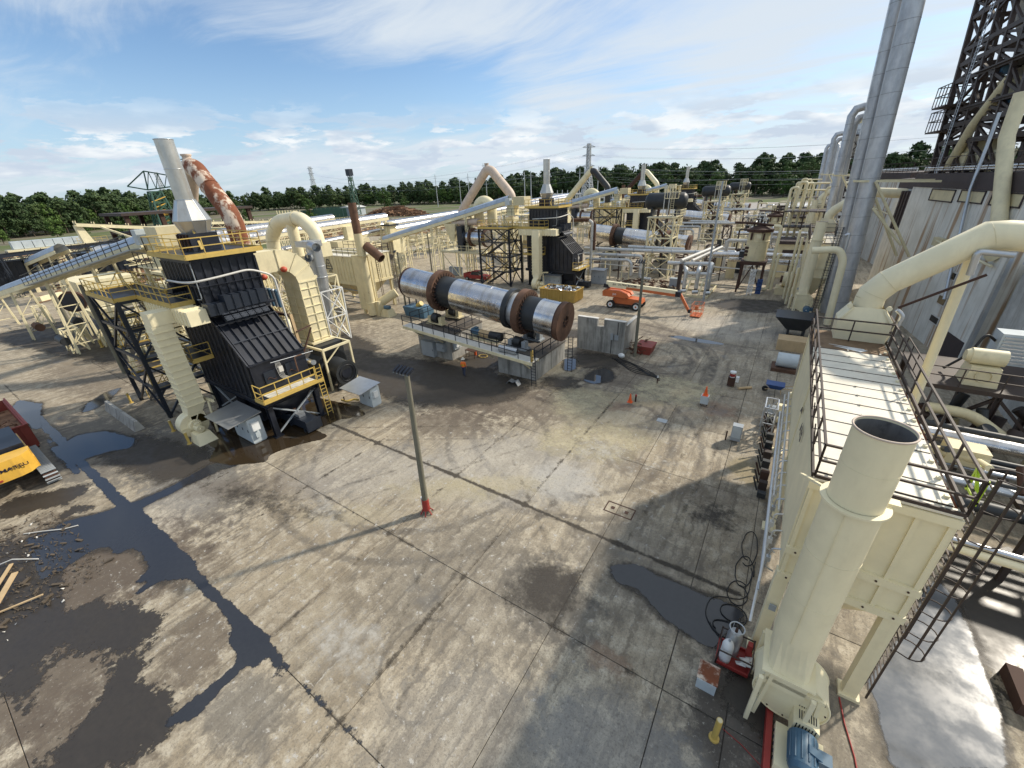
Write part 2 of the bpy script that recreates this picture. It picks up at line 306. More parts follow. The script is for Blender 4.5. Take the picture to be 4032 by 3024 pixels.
# ------------------------------------------------------------------ mesh writer
WL = {}          # world location of every object made here
class MB:
    def __init__(s): s.v = []; s.f = []; s.s = []
    def add(s, vs, fs, sm=False):
        o = len(s.v); s.v += [tuple(q) for q in vs]; s.f += [tuple(i+o for i in f) for f in fs]; s.s += [sm]*len(fs); return s
    def box(s, x0, x1, y0, y1, z0, z1):
        if x0 > x1: x0, x1 = x1, x0
        if y0 > y1: y0, y1 = y1, y0
        if z0 > z1: z0, z1 = z1, z0
        return s.add([(x0, y0, z0), (x1, y0, z0), (x1, y1, z0), (x0, y1, z0), (x0, y0, z1), (x1, y0, z1), (x1, y1, z1), (x0, y1, z1)],
                     [(0, 3, 2, 1), (4, 5, 6, 7), (0, 1, 5, 4), (1, 2, 6, 5), (2, 3, 7, 6), (3, 0, 4, 7)])
    def taper(s, b, t_, z0, z1):
        """frustum between rectangles b and t_ = (x0,x1,y0,y1)"""
        return s.add([(b[0], b[2], z0), (b[1], b[2], z0), (b[1], b[3], z0), (b[0], b[3], z0), (t_[0], t_[2], z1), (t_[1], t_[2], z1), (t_[1], t_[3], z1), (t_[0], t_[3], z1)],
                     [(0, 3, 2, 1), (4, 5, 6, 7), (0, 1, 5, 4), (1, 2, 6, 5), (2, 3, 7, 6), (3, 0, 4, 7)])
    def bar(s, a, b, w=.1, h=None, upv=(0, 0, 1)):
        a, b = Vector(a), Vector(b); d = (b-a)
        if d.length < 1e-6: return s
        d.normalize(); u = Vector(upv)
        if abs(d.dot(u)) > .98: u = Vector((1, 0, 0))
        r = d.cross(u).normalized(); u = r.cross(d).normalized(); h = h or w
        r *= w/2; u *= h/2
        return s.add([a-r-u, a+r-u, a+r+u, a-r+u, b-r-u, b+r-u, b+r+u, b-r+u],
                     [(0, 1, 2, 3), (7, 6, 5, 4), (1, 0, 4, 5), (2, 1, 5, 6), (3, 2, 6, 7), (0, 3, 7, 4)])
    def ibeam(s, a, b, w=.3, h=.3, t=.035):
        """I-section: two flanges and a web"""
        a, b = Vector(a), Vector(b); d = (b-a).normalized(); u = Vector((0, 0, 1))
        if abs(d.dot(u)) > .98: u = Vector((1, 0, 0))
        r = d.cross(u).normalized(); u = r.cross(d).normalized(); k = u*(h/2-t/2)
        s.bar(a+k, b+k, w, t, u); s.bar(a-k, b-k, w, t, u); s.bar(a, b, t, h-2*t, u); return s
    def tube(s, pts, r, n=10, cap=True, sm=True, closed=False, n0=None):
        pts = [Vector(p) for p in pts]; m = len(pts); rr = r if isinstance(r, (list, tuple)) else [r]*m
        T = []
        for i in range(m):
            if closed: d = (pts[(i+1) % m]-pts[i]).normalized()+(pts[i]-pts[i-1]).normalized()
            elif i == 0: d = pts[1]-pts[0]
            elif i == m-1: d = pts[-1]-pts[-2]
            else: d = (pts[i+1]-pts[i]).normalized()+(pts[i]-pts[i-1]).normalized()
            T.append(d.normalized() if d.length > 1e-9 else Vector((0, 0, 1)))
        u = Vector(n0) if n0 else (Vector((0, 0, 1)) if abs(T[0].z) < .9 else Vector((1, 0, 0)))
        vs_ = []
        for i in range(m):
            u = (u-T[i]*u.dot(T[i])).normalized(); w = T[i].cross(u)
            k = 1.0
            if 0 < i < m-1: k = 1/max(.5, T[i].dot((pts[i]-pts[i-1]).normalized()))
            for j in range(n):
                a = 2*PI*(j+.5)/n
                e = u*math.cos(a)+w*math.sin(a)
                if k > 1.01:
                    bend = ((pts[i+1]-pts[i]).normalized()-(pts[i]-pts[i-1]).normalized())
                    if bend.length > 1e-6:
                        bend.normalize(); bend = (bend-T[i]*bend.dot(T[i])).normalized(); e = e+bend*(e.dot(bend))*(k-1)
                vs_.append(pts[i]+e*rr[i])
        fs = []
        for i in range(m if closed else m-1):
            i2 = (i+1) % m
            for j in range(n):
                j2 = (j+1) % n; fs.append((i*n+j, i*n+j2, i2*n+j2, i2*n+j))
        s.add(vs_, fs, sm)
        if cap and not closed:
            if rr[0] > 1e-4: s.add(vs_[:n], [tuple(reversed(range(n)))])
            if rr[-1] > 1e-4: s.add(vs_[-n:], [tuple(range(n))])
        return s
    def cyl(s, a, b, r0, r1=None, n=16, cap=True): return s.tube([a, b], [r0, r0 if r1 is None else r1], n, cap)
    def ring(s, c, axis, r, th, n=20):
        c = Vector(c); ax = Vector(axis).normalized(); u = Vector((0, 0, 1)) if abs(ax.z) < .9 else Vector((1, 0, 0))
        u = (u-ax*u.dot(ax)).normalized(); w = ax.cross(u)
        return s.tube([c+(u*math.cos(2*PI*i/n)+w*math.sin(2*PI*i/n))*r for i in range(n)], th, 6, False, True, True, tuple(ax))
    def hollow(s, a, b, ro, ri, n=24):
        """thick-walled pipe piece: outer, inner and both rims"""
        a, b = Vector(a), Vector(b); d = (b-a).normalized(); u = Vector((0, 0, 1)) if abs(d.z) < .9 else Vector((1, 0, 0))
        u = (u-d*u.dot(d)).normalized(); w = d.cross(u); v = []
        for c in (a, b):
            for r in (ro, ri):
                v += [c+(u*math.cos(2*PI*j/n)+w*math.sin(2*PI*j/n))*r for j in range(n)]
        q = lambda k, j: k*n+j % n
        s.add(v, [(q(0, j), q(0, j+1), q(2, j+1), q(2, j)) for j in range(n)]+[(q(1, j+1), q(1, j), q(3, j), q(3, j+1)) for j in range(n)], True)
        s.add(v, [(q(0, j+1), q(0, j), q(1, j), q(1, j+1)) for j in range(n)]+[(q(2, j), q(2, j+1), q(3, j+1), q(3, j)) for j in range(n)])
        return s
    def prism(s, poly, axis, a, b):
        f = {'x': lambda u, v, w: (w, u, v), 'y': lambda u, v, w: (u, w, v), 'z': lambda u, v, w: (u, v, w)}[axis]
        n = len(poly); v = [f(*p, a) for p in poly]+[f(*p, b) for p in poly]
        s.add(v, [tuple(reversed(range(n))), tuple(range(n, 2*n))]); return s.add(v, [(i, (i+1) % n, n+(i+1) % n, n+i) for i in range(n)])
    def sphere(s, c, r, n=10, sq=(1, 1, 1)):
        v = []; c = Vector(c)
        for i in range(n+1):
            th = PI*i/n
            for j in range(2*n):
                ph = PI*j/n; v.append((c.x+r*sq[0]*math.sin(th)*math.cos(ph), c.y+r*sq[1]*math.sin(th)*math.sin(ph), c.z+r*sq[2]*math.cos(th)))
        m = 2*n
        return s.add(v, [(i*m+j, (i+1)*m+j, (i+1)*m+(j+1) % m, i*m+(j+1) % m) for i in range(n) for j in range(m)], True)
    def mesh(s, name, m, off=(0, 0, 0)):
        me = bpy.data.meshes.new(name); o = Vector(off)
        me.from_pydata([(v[0]-o.x, v[1]-o.y, v[2]-o.z) for v in s.v], [], s.f)
        me.polygons.foreach_set('use_smooth', s.s); me.materials.append(MAT[m] if isinstance(m, str) else m)
        return me
    def build(s, name, m, parent=None, label=None, cat=None, group=None, kind=None, loc=None):
        """link as one mesh object; vertices are given in world coordinates"""
        base = WL[parent.name] if parent else Vector(loc or (0, 0, 0))
        ob = bpy.data.objects.new(name, s.mesh(name, m, base)); COL.objects.link(ob)
        if parent: ob.parent = parent
        else: ob.location = base
        WL[ob.name] = base
        return tag(ob, label, cat, group, kind)
def tag(o, label=None, cat=None, group=None, kind=None):
    if label: o['label'] = label
    if cat: o['category'] = cat
    if group: o['group'] = group
    if kind: o['kind'] = kind
    return o
def thing(name, label, cat, loc=(0, 0, 0), group=None):
    o = bpy.data.objects.new(name, None); COL.objects.link(o); o.location = loc; WL[o.name] = Vector(loc); o.empty_display_size = .1
    return tag(o, label, cat, group)
def piece(me, name, parent, off=(0, 0, 0), rz=0, label=None):
    """a repeated part that shares mesh data; off is relative to the parent"""
    o = bpy.data.objects.new(name, me); COL.objects.link(o); o.parent = parent; o.location = off; o.rotation_euler = (0, 0, rz)
    WL[o.name] = WL[parent.name]+Vector(off); return tag(o, label)
def copy_tree(o, off, label=None, group=None, skip=()):
    """copy a thing with its parts and their sub-parts, moved by off"""
    c = o.copy(); COL.objects.link(c); WL[c.name] = WL[o.name]+Vector(off)
    if o.parent is None: c.location = o.location+Vector(off)
    if label: c['label'] = label
    if group: c['group'] = group
    def rec(a, b):
        for ch in a.children:
            if ch.name.split('.')[0] in skip: continue
            d = ch.copy(); COL.objects.link(d); d.parent = b; WL[d.name] = WL[ch.name]+Vector(off); rec(ch, d)
    rec(o, c); return c
def arc(c, r, a0, a1, n, plane='xz'):
    o = []
    for i in range(n+1):
        a = R(a0+(a1-a0)*i/n); u, v = r*math.cos(a), r*math.sin(a)
        o.append({'xz': (c[0]+u, c[1], c[2]+v), 'yz': (c[0], c[1]+u, c[2]+v), 'xy': (c[0]+u, c[1]+v, c[2])}[plane])
    return o
def bend(pts, r=.5, k=4):
    """polyline with rounded corners"""
    pts = [Vector(p) for p in pts]; o = [pts[0]]
    for i in range(1, len(pts)-1):
        a, b, c = pts[i-1], pts[i], pts[i+1]; q = min(r, (a-b).length*.45, (c-b).length*.45)
        s, e = b+(a-b).normalized()*q, b+(c-b).normalized()*q
        for j in range(k+1):
            u = j/k; o.append(s*(1-u)**2+b*2*u*(1-u)+e*u*u)
    return o+[pts[-1]]
def railing(parent, pts, m, h=1.07, sp=1.5, r=.028, toe=True, closed=False, name='railing', split=False, rails=(1, .52)):
    """posts, top rail, mid rail and toe board along a path"""
    pts = [Vector(p) for p in pts]
    if closed: pts.append(pts[0])
    mb = MB(); pl = MB(); tb = MB()
    for a, b in zip(pts, pts[1:]):
        L = (b-a).length; n = max(1, round(L/sp))
        for k in rails:
            q = MB() if split else mb
            q.bar(a+Vector((0, 0, h*k)), b+Vector((0, 0, h*k)), r*2)
            if split: q.build('rail', m, parent)
        for i in range(n+1):
            p = a.lerp(b, i/n); q = MB() if split else pl
            q.bar(p, p+Vector((0, 0, h+.0)), r*1.8)
            if split: q.build('post', m, parent)
        if toe: tb.bar(a+Vector((0, 0, .06)), b+Vector((0, 0, .06)), .02, .13)
    if not split:
        mb.build('hand_rail', m, parent); pl.build('rail_posts', m, parent)
    if toe: tb.build('toe_board', m, parent)
def ladder(parent, a, b, m, w=.45, side=(1, 0, 0), cage=False, r=.025, cage_dir=(0, -1, 0), name='ladder', cage0=2.2):
    a, b = Vector(a), Vector(b); s = Vector(side).normalized()*w/2; mb = MB()
    mb.bar(a-s, b-s, r*2); mb.bar(a+s, b+s, r*2); L = (b-a).length; n = int(L/.3)
    for i in range(1, n+1):
        p = a.lerp(b, i/(n+1)); mb.bar(p-s, p+s, r*1.4)
    o = mb.build(name, m, parent) if parent else None
    if cage:
        cg = MB(); cd_ = Vector(cage_dir).normalized(); sn = Vector(side).normalized(); hoop = []
        d = (b-a).normalized(); nz = int((L-cage0)/.9)
        def P(base, t): return base+sn*math.cos(t)*.36+cd_*(math.sin(t)*.42+.28)*(1 if math.sin(t) > -.1 else 0)
        for i in range(nz+1):
            c = a+d*(cage0+(L-cage0)*i/max(1, nz))
            hp = [c+sn*.24]+[c+sn*math.cos(t)*.36+cd_*(.3+.42*math.sin(t)) for t in [PI*j/8 for j in range(9)]]+[c-sn*.24]
            cg.tube(hp, .018, 4)
        for j in (0, 2, 4, 6, 8):
            t = PI*j/8; q = sn*math.cos(t)*.36+cd_*(.3+.42*math.sin(t)); cg.bar(a+d*cage0+q, b+q, .035)
        cg.build('safety_cage', m, parent)
    return o
def lattice(mb, x0, x1, y0, y1, z0, z1, nz, w=.14, bw=.08, shrink=0., cross=True):
    """four legs with horizontals and crossed diagonals"""
    def C(k, z):
        f = shrink*(z-z0)/(z1-z0); ax, bx, ay, by = x0+f, x1-f, y0+f, y1-f
        return Vector(((ax, ay, z), (bx, ay, z), (bx, by, z), (ax, by, z))[k])
    for k in range(4): mb.bar(C(k, z0), C(k, z1), w)
    for i in range(nz+1):
        z = z0+(z1-z0)*i/nz
        for k in range(4):
            if i: mb.bar(C(k, z), C((k+1) % 4, z), bw*1.3)
            if i < nz:
                z2 = z0+(z1-z0)*(i+1)/nz
                mb.bar(C(k, z), C((k+1) % 4, z2), bw)
                if cross: mb.bar(C((k+1) % 4, z), C(k, z2), bw)
    return mb
def text3d(body, size, m, mat4, parent=None, name='lettering', depth=.01, xs=1.0):
    c = bpy.data.curves.new(name, 'FONT'); c.body = body; c.size = size; c.extrude = depth; c.align_x = 'CENTER'; c.align_y = 'CENTER'; c.offset = size*.012
    tmp = bpy.data.objects.new('tmp', c); COL.objects.link(tmp)
    dg = bpy.context.evaluated_depsgraph_get(); me = bpy.data.meshes.new_from_object(tmp.evaluated_get(dg))
    bpy.data.objects.remove(tmp); me.materials.clear(); me.materials.append(MAT[m])
    me.transform(mat4 @ Matrix.Diagonal((xs, 1, 1, 1)))
    if parent: me.transform(Matrix.Translation(-WL[parent.name]))
    o = bpy.data.objects.new(name, me); COL.objects.link(o)
    if parent: o.parent = parent; WL[o.name] = WL[parent.name]
    else: WL[o.name] = Vector((0, 0, 0))
    return o
def frame_m(o, xa, ya):
    xa, ya = Vector(xa).normalized(), Vector(ya).normalized(); za = xa.cross(ya).normalized(); ya = za.cross(xa); o = Vector(o)
    return Matrix(((xa.x, ya.x, za.x, o.x), (xa.y, ya.y, za.y, o.y), (xa.z, ya.z, za.z, o.z), (0, 0, 0, 1)))

# ------------------------------------------------------------------ ground, slabs, wet patches
PER = 51.4                                    # the plant repeats every 51.4 m along +Y
XL = [-63.9, -57.8, -51.7, -45.6, -39.5, -33.6, -27.55, -21.65, -14.3, -9.35, -4.83, -.5, 1.5, 7.6, 13.7]
YL = [-9.6, -3.5, 2.56, 9.25, 14.6, 21.35, 27.4, 33.5, 39.6, 45.7, 51.8, 57.9, 64.0]
MB().box(-2500, 1500, -400, 3500, -.5, -.10).build('field', 'field', kind='structure')
yb = MB()
x0, x1, y0, y1 = XL[0], XL[-1], YL[0], YL[-1]
for a in ((-150, x0, -60, 260), (x1, 70, -60, 260), (x0, x1, -60, y0), (x0, x1, y1, 260)): yb.box(*a, -.4, -.004)
yard = yb.build('concrete_yard', 'yard_concrete', kind='structure')
MB().box(x0, x1, y0, y1, -.35, -.045).build('joint_bed', 'joint_dark', yard)
for i in range(len(XL)-1):
    for j in range(len(YL)-1):
        g = random.choice((.010, .012, .018))
        a, b, c, d = XL[i]+g, XL[i+1]-g, YL[j]+g, YL[j+1]-g
        dz = random.uniform(-.006, .0)
        m = MB(); e = .012
        m.add([(a, c, -.09), (b, c, -.09), (b, d, -.09), (a, d, -.09), (a, c, dz-e), (b, c, dz-e), (b, d, dz-e), (a, d, dz-e), (a+e, c+e, dz), (b-e, c+e, dz), (b-e, d-e, dz), (a+e, d-e, dz)],
              [(0, 1, 5, 4), (1, 2, 6, 5), (2, 3, 7, 6), (3, 0, 4, 7), (4, 5, 9, 8), (5, 6, 10, 9), (6, 7, 11, 10), (7, 4, 8, 11), (8, 9, 10, 11)])
        m.build('concrete_slab', 'yard_concrete', yard)
PUD = {
'puddle': [
 [(-3.60, 13.38), (-3.03, 13.83), (-2.57, 13.84), (-2.08, 13.72), (-1.58, 13.82), (-1.08, 13.82), (-0.65, 13.79), (0.29, 13.80), (1.49, 13.91), (1.58, 13.62), (1.05, 12.50), (0.81, 11.75), (0.40, 11.72), (0.04, 11.72), (-0.35, 11.79), (-0.89, 11.87), (-1.32, 12.02), (-1.83, 12.33), (-2.27, 12.62), (-2.70, 12.79), (-3.06, 12.52), (-3.40, 12.62), (-3.71, 12.84), (-3.77, 13.18)],
 [(-27.70, 8.14), (-28.37, 7.23), (-28.38, 6.20), (-28.51, 5.27), (-28.52, 4.46), (-28.52, 3.58), (-28.53, 2.95), (-28.31, 2.28), (-26.38, 2.29), (-24.43, 2.25), (-22.98, 2.32), (-21.43, 2.50), (-20.79, 2.17), (-21.62, 1.67), (-22.21, 1.18), (-22.37, 0.81), (-22.70, 1.16), (-22.60, 1.65), (-24.13, 1.78), (-25.45, 1.64), (-25.33, 1.07), (-26.08, 1.10), (-26.79, 0.84), (-26.92, 0.27), (-26.68, -0.36), (-26.53, -0.86), (-26.48, -1.40), (-28.85, -1.36), (-31.33, -1.19), (-30.92, -0.59), (-30.99, 0.30), (-30.35, 1.26), (-29.68, 2.26), (-29.47, 3.02), (-29.24, 4.03), (-29.26, 5.19), (-29.54, 6.29), (-29.56, 7.07), (-28.76, 8.08)],
 [(-16.93, 2.10), (-15.89, 2.14), (-14.87, 2.25), (-13.99, 2.39), (-13.65, 2.13), (-12.90, 2.14), (-11.91, 2.16), (-12.01, 2.05), (-12.97, 2.01), (-13.86, 1.91), (-14.65, 1.89), (-15.50, 1.96), (-16.59, 2.03)],
 [(-14.01, 1.82), (-14.10, 1.31), (-14.10, 0.72), (-14.04, 0.27), (-14.21, -0.07), (-14.04, -0.27), (-13.77, -0.17), (-13.81, 0.18), (-13.87, 0.69), (-13.94, 1.24), (-13.96, 1.76)],
 [(-42.24, 2.16), (-43.26, 3.59), (-41.99, 4.84), (-38.35, 5.68), (-37.14, 5.07), (-38.07, 4.07), (-38.32, 3.18), (-38.30, 2.26), (-36.59, 2.21), (-36.21, 1.91), (-38.94, 1.95), (-42.13, 1.91), (-46.98, 2.22)],
 [(-57.17, 2.47), (-53.70, 3.43), (-49.75, 2.59), (-47.48, 2.31), (-47.31, 2.03), (-50.99, 1.90), (-54.27, 1.76)],
 [(-51.22, 7.21), (-51.54, 8.60), (-49.00, 6.95), (-47.84, 5.75), (-47.84, 4.89), (-49.72, 5.62)],
 [(-16.88, 34.61), (-15.80, 35.17), (-14.74, 32.81), (-15.06, 32.04), (-15.66, 32.02)],
 [(-13.05, 30.83), (-13.23, 32.13), (-13.07, 33.09), (-12.42, 34.34), (-11.38, 33.69), (-10.80, 32.58), (-10.95, 31.68), (-11.99, 30.54)],
 [(-9.70, 46.00), (-8.35, 46.67), (-7.08, 46.44), (-5.32, 46.50), (-3.67, 46.13), (-3.61, 45.69), (-5.13, 45.39), (-6.28, 45.40), (-8.73, 45.62)],
 [(5.41, 13.10), (5.85, 13.87), (6.17, 14.42), (6.61, 15.60), (7.10, 16.59), (7.76, 18.53), (8.35, 19.74), (8.53, 19.16), (8.73, 18.80), (8.87, 16.59), (8.83, 14.75), (8.76, 13.61), (8.53, 12.39), (5.79, 10.67), (5.77, 11.24), (5.73, 11.91), (5.62, 12.76)],
],
'wet_dark': [
 [(-33.62, -1.83), (-28.35, -1.06), (-25.81, -0.86), (-24.07, -1.25), (-22.45, -0.63), (-21.66, 0.21), (-20.12, 0.84), (-19.11, 0.82), (-18.51, 0.32), (-18.32, -0.17), (-17.30, -0.49), (-16.22, -0.43), (-15.14, 0.07), (-14.37, -0.01), (-14.03, -0.33), (-13.99, -1.15), (-13.34, -1.70), (-15.76, -3.22), (-16.66, -2.89), (-16.88, -2.47), (-17.16, -1.90), (-17.75, -1.46), (-19.05, -1.39), (-20.33, -1.41), (-21.40, -1.76), (-21.56, -2.36), (-21.41, -2.75), (-19.91, -2.80), (-18.33, -2.78), (-17.02, -2.98), (-15.94, -3.33), (-16.35, -3.59), (-18.38, -3.41), (-20.13, -3.35), (-22.73, -3.66), (-31.18, -2.76)],
 [(9.15, 22.56), (8.35, 19.74), (8.73, 18.80), (8.87, 16.59), (8.83, 14.75), (9.42, 14.21), (10.41, 16.68), (12.24, 23.99)],
 [(1.15, 10.78), (1.59, 11.23), (1.87, 11.84), (1.99, 12.76), (2.36, 13.26), (2.61, 12.48), (2.85, 11.43), (2.73, 10.29), (2.56, 9.10), (2.24, 9.36), (1.82, 9.24), (1.42, 9.23), (1.21, 9.87)],
 [(-31.02, 8.25), (-30.96, 7.25), (-32.40, 7.01), (-32.76, 7.56), (-31.92, 8.35)],
 [(-9.71, 0.95), (-9.60, 1.40), (-9.33, 1.83), (-9.15, 2.11), (-8.91, 2.02), (-8.87, 1.60), (-8.86, 1.30)],
 [(-39.18, -1.07), (-36.17, -0.02), (-34.62, 1.35), (-34.06, 2.15), (-32.80, 1.95), (-33.29, 0.77), (-33.88, -0.42), (-33.46, -1.35), (-34.14, -1.76)],
 [(-30.83, 1.38), (-31.23, 0.35), (-31.88, -0.42), (-32.23, 0.55), (-32.09, 1.48), (-31.10, 1.64)],
],
'mud_water': [
 [(-36.49, 9.99), (-33.27, 9.23), (-32.68, 8.24), (-31.31, 8.23), (-30.11, 7.31), (-28.23, 7.84), (-27.38, 8.55), (-26.49, 9.25), (-27.09, 9.75), (-26.95, 10.57), (-26.43, 11.73), (-25.58, 12.91), (-25.69, 13.35), (-27.26, 13.31), (-26.89, 15.34), (-25.59, 16.83), (-27.44, 17.44), (-32.08, 16.67), (-34.86, 13.35)],
],

}
def film(kind_, nm, m_, polys, z, res, blur, label):
    """thin film of water or damp: a fine grid cut to the patches, with a soft edge stored per vertex"""
    xs = np.array([p[0] for q in polys for p in q]); ys = np.array([p[1] for q in polys for p in q]); pad = blur*res*2+.3
    gx = np.arange(xs.min()-pad, xs.max()+pad, res); gy = np.arange(ys.min()-pad, ys.max()+pad, res); X, Y = np.meshgrid(gx, gy, indexing='ij'); M = np.zeros(X.shape, np.float32)
    for q in polys:
        ins = np.zeros(X.shape, bool); n = len(q)
        for i in range(n):
            (x1, y1), (x2, y2) = q[i], q[(i+1) % n]
            if y1 == y2: continue
            ins ^= ((y1 > Y) != (y2 > Y)) & (X < (x2-x1)*(Y-y1)/(y2-y1)+x1)
        M = np.maximum(M, ins)
    for ax in (0, 1):
        for _ in range(2):
            c = np.cumsum(np.concatenate([np.zeros_like(np.take(M, [0], ax)), M], ax), ax, dtype=np.float64); k = 2*blur+1; N = M.shape[ax]
            hi = np.minimum(np.arange(N)+blur+1, N); lo = np.maximum(np.arange(N)-blur, 0); M = ((np.take(c, hi, ax)-np.take(c, lo, ax))/k).astype(np.float32)
    cell = np.maximum(np.maximum(M[:-1, :-1], M[1:, :-1]), np.maximum(M[:-1, 1:], M[1:, 1:])) > .06
    I, J = np.nonzero(cell); nx, ny = M.shape; vid = lambda a, b: a*ny+b
    quads = np.stack([vid(I, J), vid(I+1, J), vid(I+1, J+1), vid(I, J+1)], 1); used, inv = np.unique(quads, return_inverse=True); inv = inv.reshape(-1, 4)
    co = np.zeros((len(used), 3), np.float32); co[:, 0] = X.ravel()[used]; co[:, 1] = Y.ravel()[used]; co[:, 2] = z
    me = bpy.data.meshes.new(nm); me.vertices.add(len(co)); me.vertices.foreach_set('co', co.ravel()); nq = len(inv); me.loops.add(nq*4); me.loops.foreach_set('vertex_index', inv.ravel().astype(np.int32))
    me.polygons.add(nq); me.polygons.foreach_set('loop_start', np.arange(0, nq*4, 4, dtype=np.int32)); me.polygons.foreach_set('loop_total', np.full(nq, 4, dtype=np.int32)); me.update(calc_edges=True)
    at = me.attributes.new('wet', 'FLOAT', 'POINT'); at.data.foreach_set('value', M.ravel()[used].astype(np.float32)); me.materials.append(MAT[m_])
    o = bpy.data.objects.new(nm, me); COL.objects.link(o); WL[o.name] = Vector((0, 0, 0)); return tag(o, label, kind='stuff')
def film_mat(name, c1, c2, rough, spec, lo, hi, amp, amax=1., ns=.9):
    m, t = newmat(name); p = pos(t); n = t.noise(p, ns, 8, .65); n2 = t.noise(p, 5, 5, .65); a = t.new('ShaderNodeAttribute', attribute_name='wet').outputs['Fac']
    k = t.m('ADD', t.m('ADD', a, t.m('MULTIPLY', t.m('SUBTRACT', n, .5), amp)), t.m('MULTIPLY', t.m('SUBTRACT', n2, .5), amp*.4))
    al = t.ramp(k, lo, hi, 0, amax)
    b = t.new('ShaderNodeBsdfPrincipled'); t.put(b.inputs['Base Color'], t.mix(n2, c1, c2)); t.put(b.inputs['Roughness'], t.ramp(n, .35, .65, rough, rough*1.6)); b.inputs['Specular IOR Level'].default_value = spec
    tr = t.new('ShaderNodeBsdfTransparent'); mx = t.new('ShaderNodeMixShader'); t.put(mx.inputs[0], al); t.l.new(tr.outputs[0], mx.inputs[1]); t.l.new(b.outputs[0], mx.inputs[2])
    o = t.new('ShaderNodeOutputMaterial'); t.l.new(mx.outputs[0], o.inputs[0]); MAT[name] = m
film_mat('f_damp', (.026, .023, .020), (.060, .050, .040), .34, .5, .42, .62, 2.0, .93, .42)
film_mat('f_puddle', (.024, .026, .032), (.038, .040, .045), .06, .6, .34, .46, 1.1, 1, 1.2)
film_mat('f_clear', (.03, .03, .033), (.04, .04, .042), .02, 1.0, .46, .54, .15)
film_mat('f_mud', (.026, .018, .010), (.045, .031, .018), .06, .5, .34, .44, .8, 1, 1.8)
P_ = PUD['puddle']; film_mat('f_bright', (.085, .095, .11), (.15, .155, .165), .10, 1.0, .30, .5, .8)  # pale base colour stands in for sky glare and concrete under shallow water
DR = [[(-54, 2.4), (-44, 2.3), (-36, 2.36), (-30, 2.3), (-24.5, 2.25), (-22.6, 2.1), (-21.8, 2.3), (-19.5, 2.42), (-17, 2.4), (-14.6, 2.25), (-13.9, 2.45), (-8, 2.5), (-8, 2.62), (-13.8, 2.66), (-14.5, 2.9), (-17.2, 2.75), (-20, 2.7), (-21.7, 2.95), (-24, 2.9), (-30, 2.85), (-36, 2.75), (-44, 2.8), (-54, 2.8)], [(-21.8, .6), (-21.55, .6), (-21.5, 2.5), (-21.8, 2.5)], [(-14.45, -.8), (-14.2, -.8), (-14.2, 2.6), (-14.45, 2.6)]]
GR = [P_[0:1], P_[1:4]+DR, P_[4:7], P_[7:9], P_[9:10], P_[10:11]]
NM = ('long dark puddle near the collector leg', 'drainage water running along the slab joints at the left', 'shallow water beyond the excavator', 'clear puddles below the right pier', 'thin bright puddle beyond the cables', 'wide wet sheet at the lower right')
big = [[(x+(x-sum(q[0] for q in pl)/len(pl))*.05, y+(y-sum(q[1] for q in pl)/len(pl))*.05) for x, y in pl] for pl in P_]
film('damp', 'damp_concrete', 'f_damp', PUD['wet_dark'], .004, .14, 4, 'brown damp stains on the concrete at the lower left')
film_mat('f_rim', (.040, .034, .028), (.075, .064, .052), .45, .4, .2, .6, .7, .85)
film('damp', 'damp_concrete', 'f_rim', big[:9]+big[10:], .0055, .14, 3, 'damp rims round the puddles')
for k_, g_ in enumerate(GR): film('puddle', 'puddle', ('f_bright' if k_ == 5 else 'f_clear') if k_ in (3, 4, 5) else 'f_puddle', g_, .009+.0004*k_, .08, 2, NM[k_])
film('mud', 'muddy_puddle', 'f_mud', PUD['mud_water'], .0125, .10, 1, 'brown water under the front of the nearest furnace')
TR_ = []
for x0_, y0_, x1_, y1_ in ((-12, 10.5, -8.5, 1.5), (-10.2, 10.2, -7.2, 1.8), (-20, 10, -10, 26), (-18.6, 9.2, -8.4, 25.4), (-4, 12, -2, 34), (-2.4, 12, -.6, 32), (-30, 12, -15, 21), (-29, 10.6, -14, 19.6), (-9, 44, 2, 56), (-16, 48, 1, 50), (-34, 15, -26, 23), (-12.5, 18, -6, 12)):
    d_ = math.hypot(x1_-x0_, y1_-y0_); nx_, ny_ = -(y1_-y0_)/d_*.17, (x1_-x0_)/d_*.17; TR_.append([(x0_+nx_, y0_+ny_), (x1_+nx_, y1_+ny_), (x1_-nx_, y1_-ny_), (x0_-nx_, y0_-ny_)])
film_mat('f_track', (.075, .062, .05), (.11, .095, .075), .6, .3, .6, 1.5, 2.2, .5, 1.3)
film('track', 'tyre_tracks', 'f_track', TR_, .0024, .09, 1, 'straight dark tyre tracks crossing the yard')
JW = [[(XL[0], y_-.06), (XL[-3], y_-.05), (XL[-3], y_+.05), (XL[0], y_+.06)] for y_ in (2.56, 9.25, 14.6)]+[[(x_-.05, 0), (x_+.05, 0), (x_+.05, 30), (x_-.05, 30)] for x_ in (-14.3, -21.65, -9.35, -27.55)]
film_mat('f_joint', (.06, .05, .04), (.09, .078, .062), .6, .3, .25, .6, 1.3, .8)
film('joint', 'joint_dirt', 'f_joint', JW, .0035, .09, 1, 'dirt gathered along the slab joints')
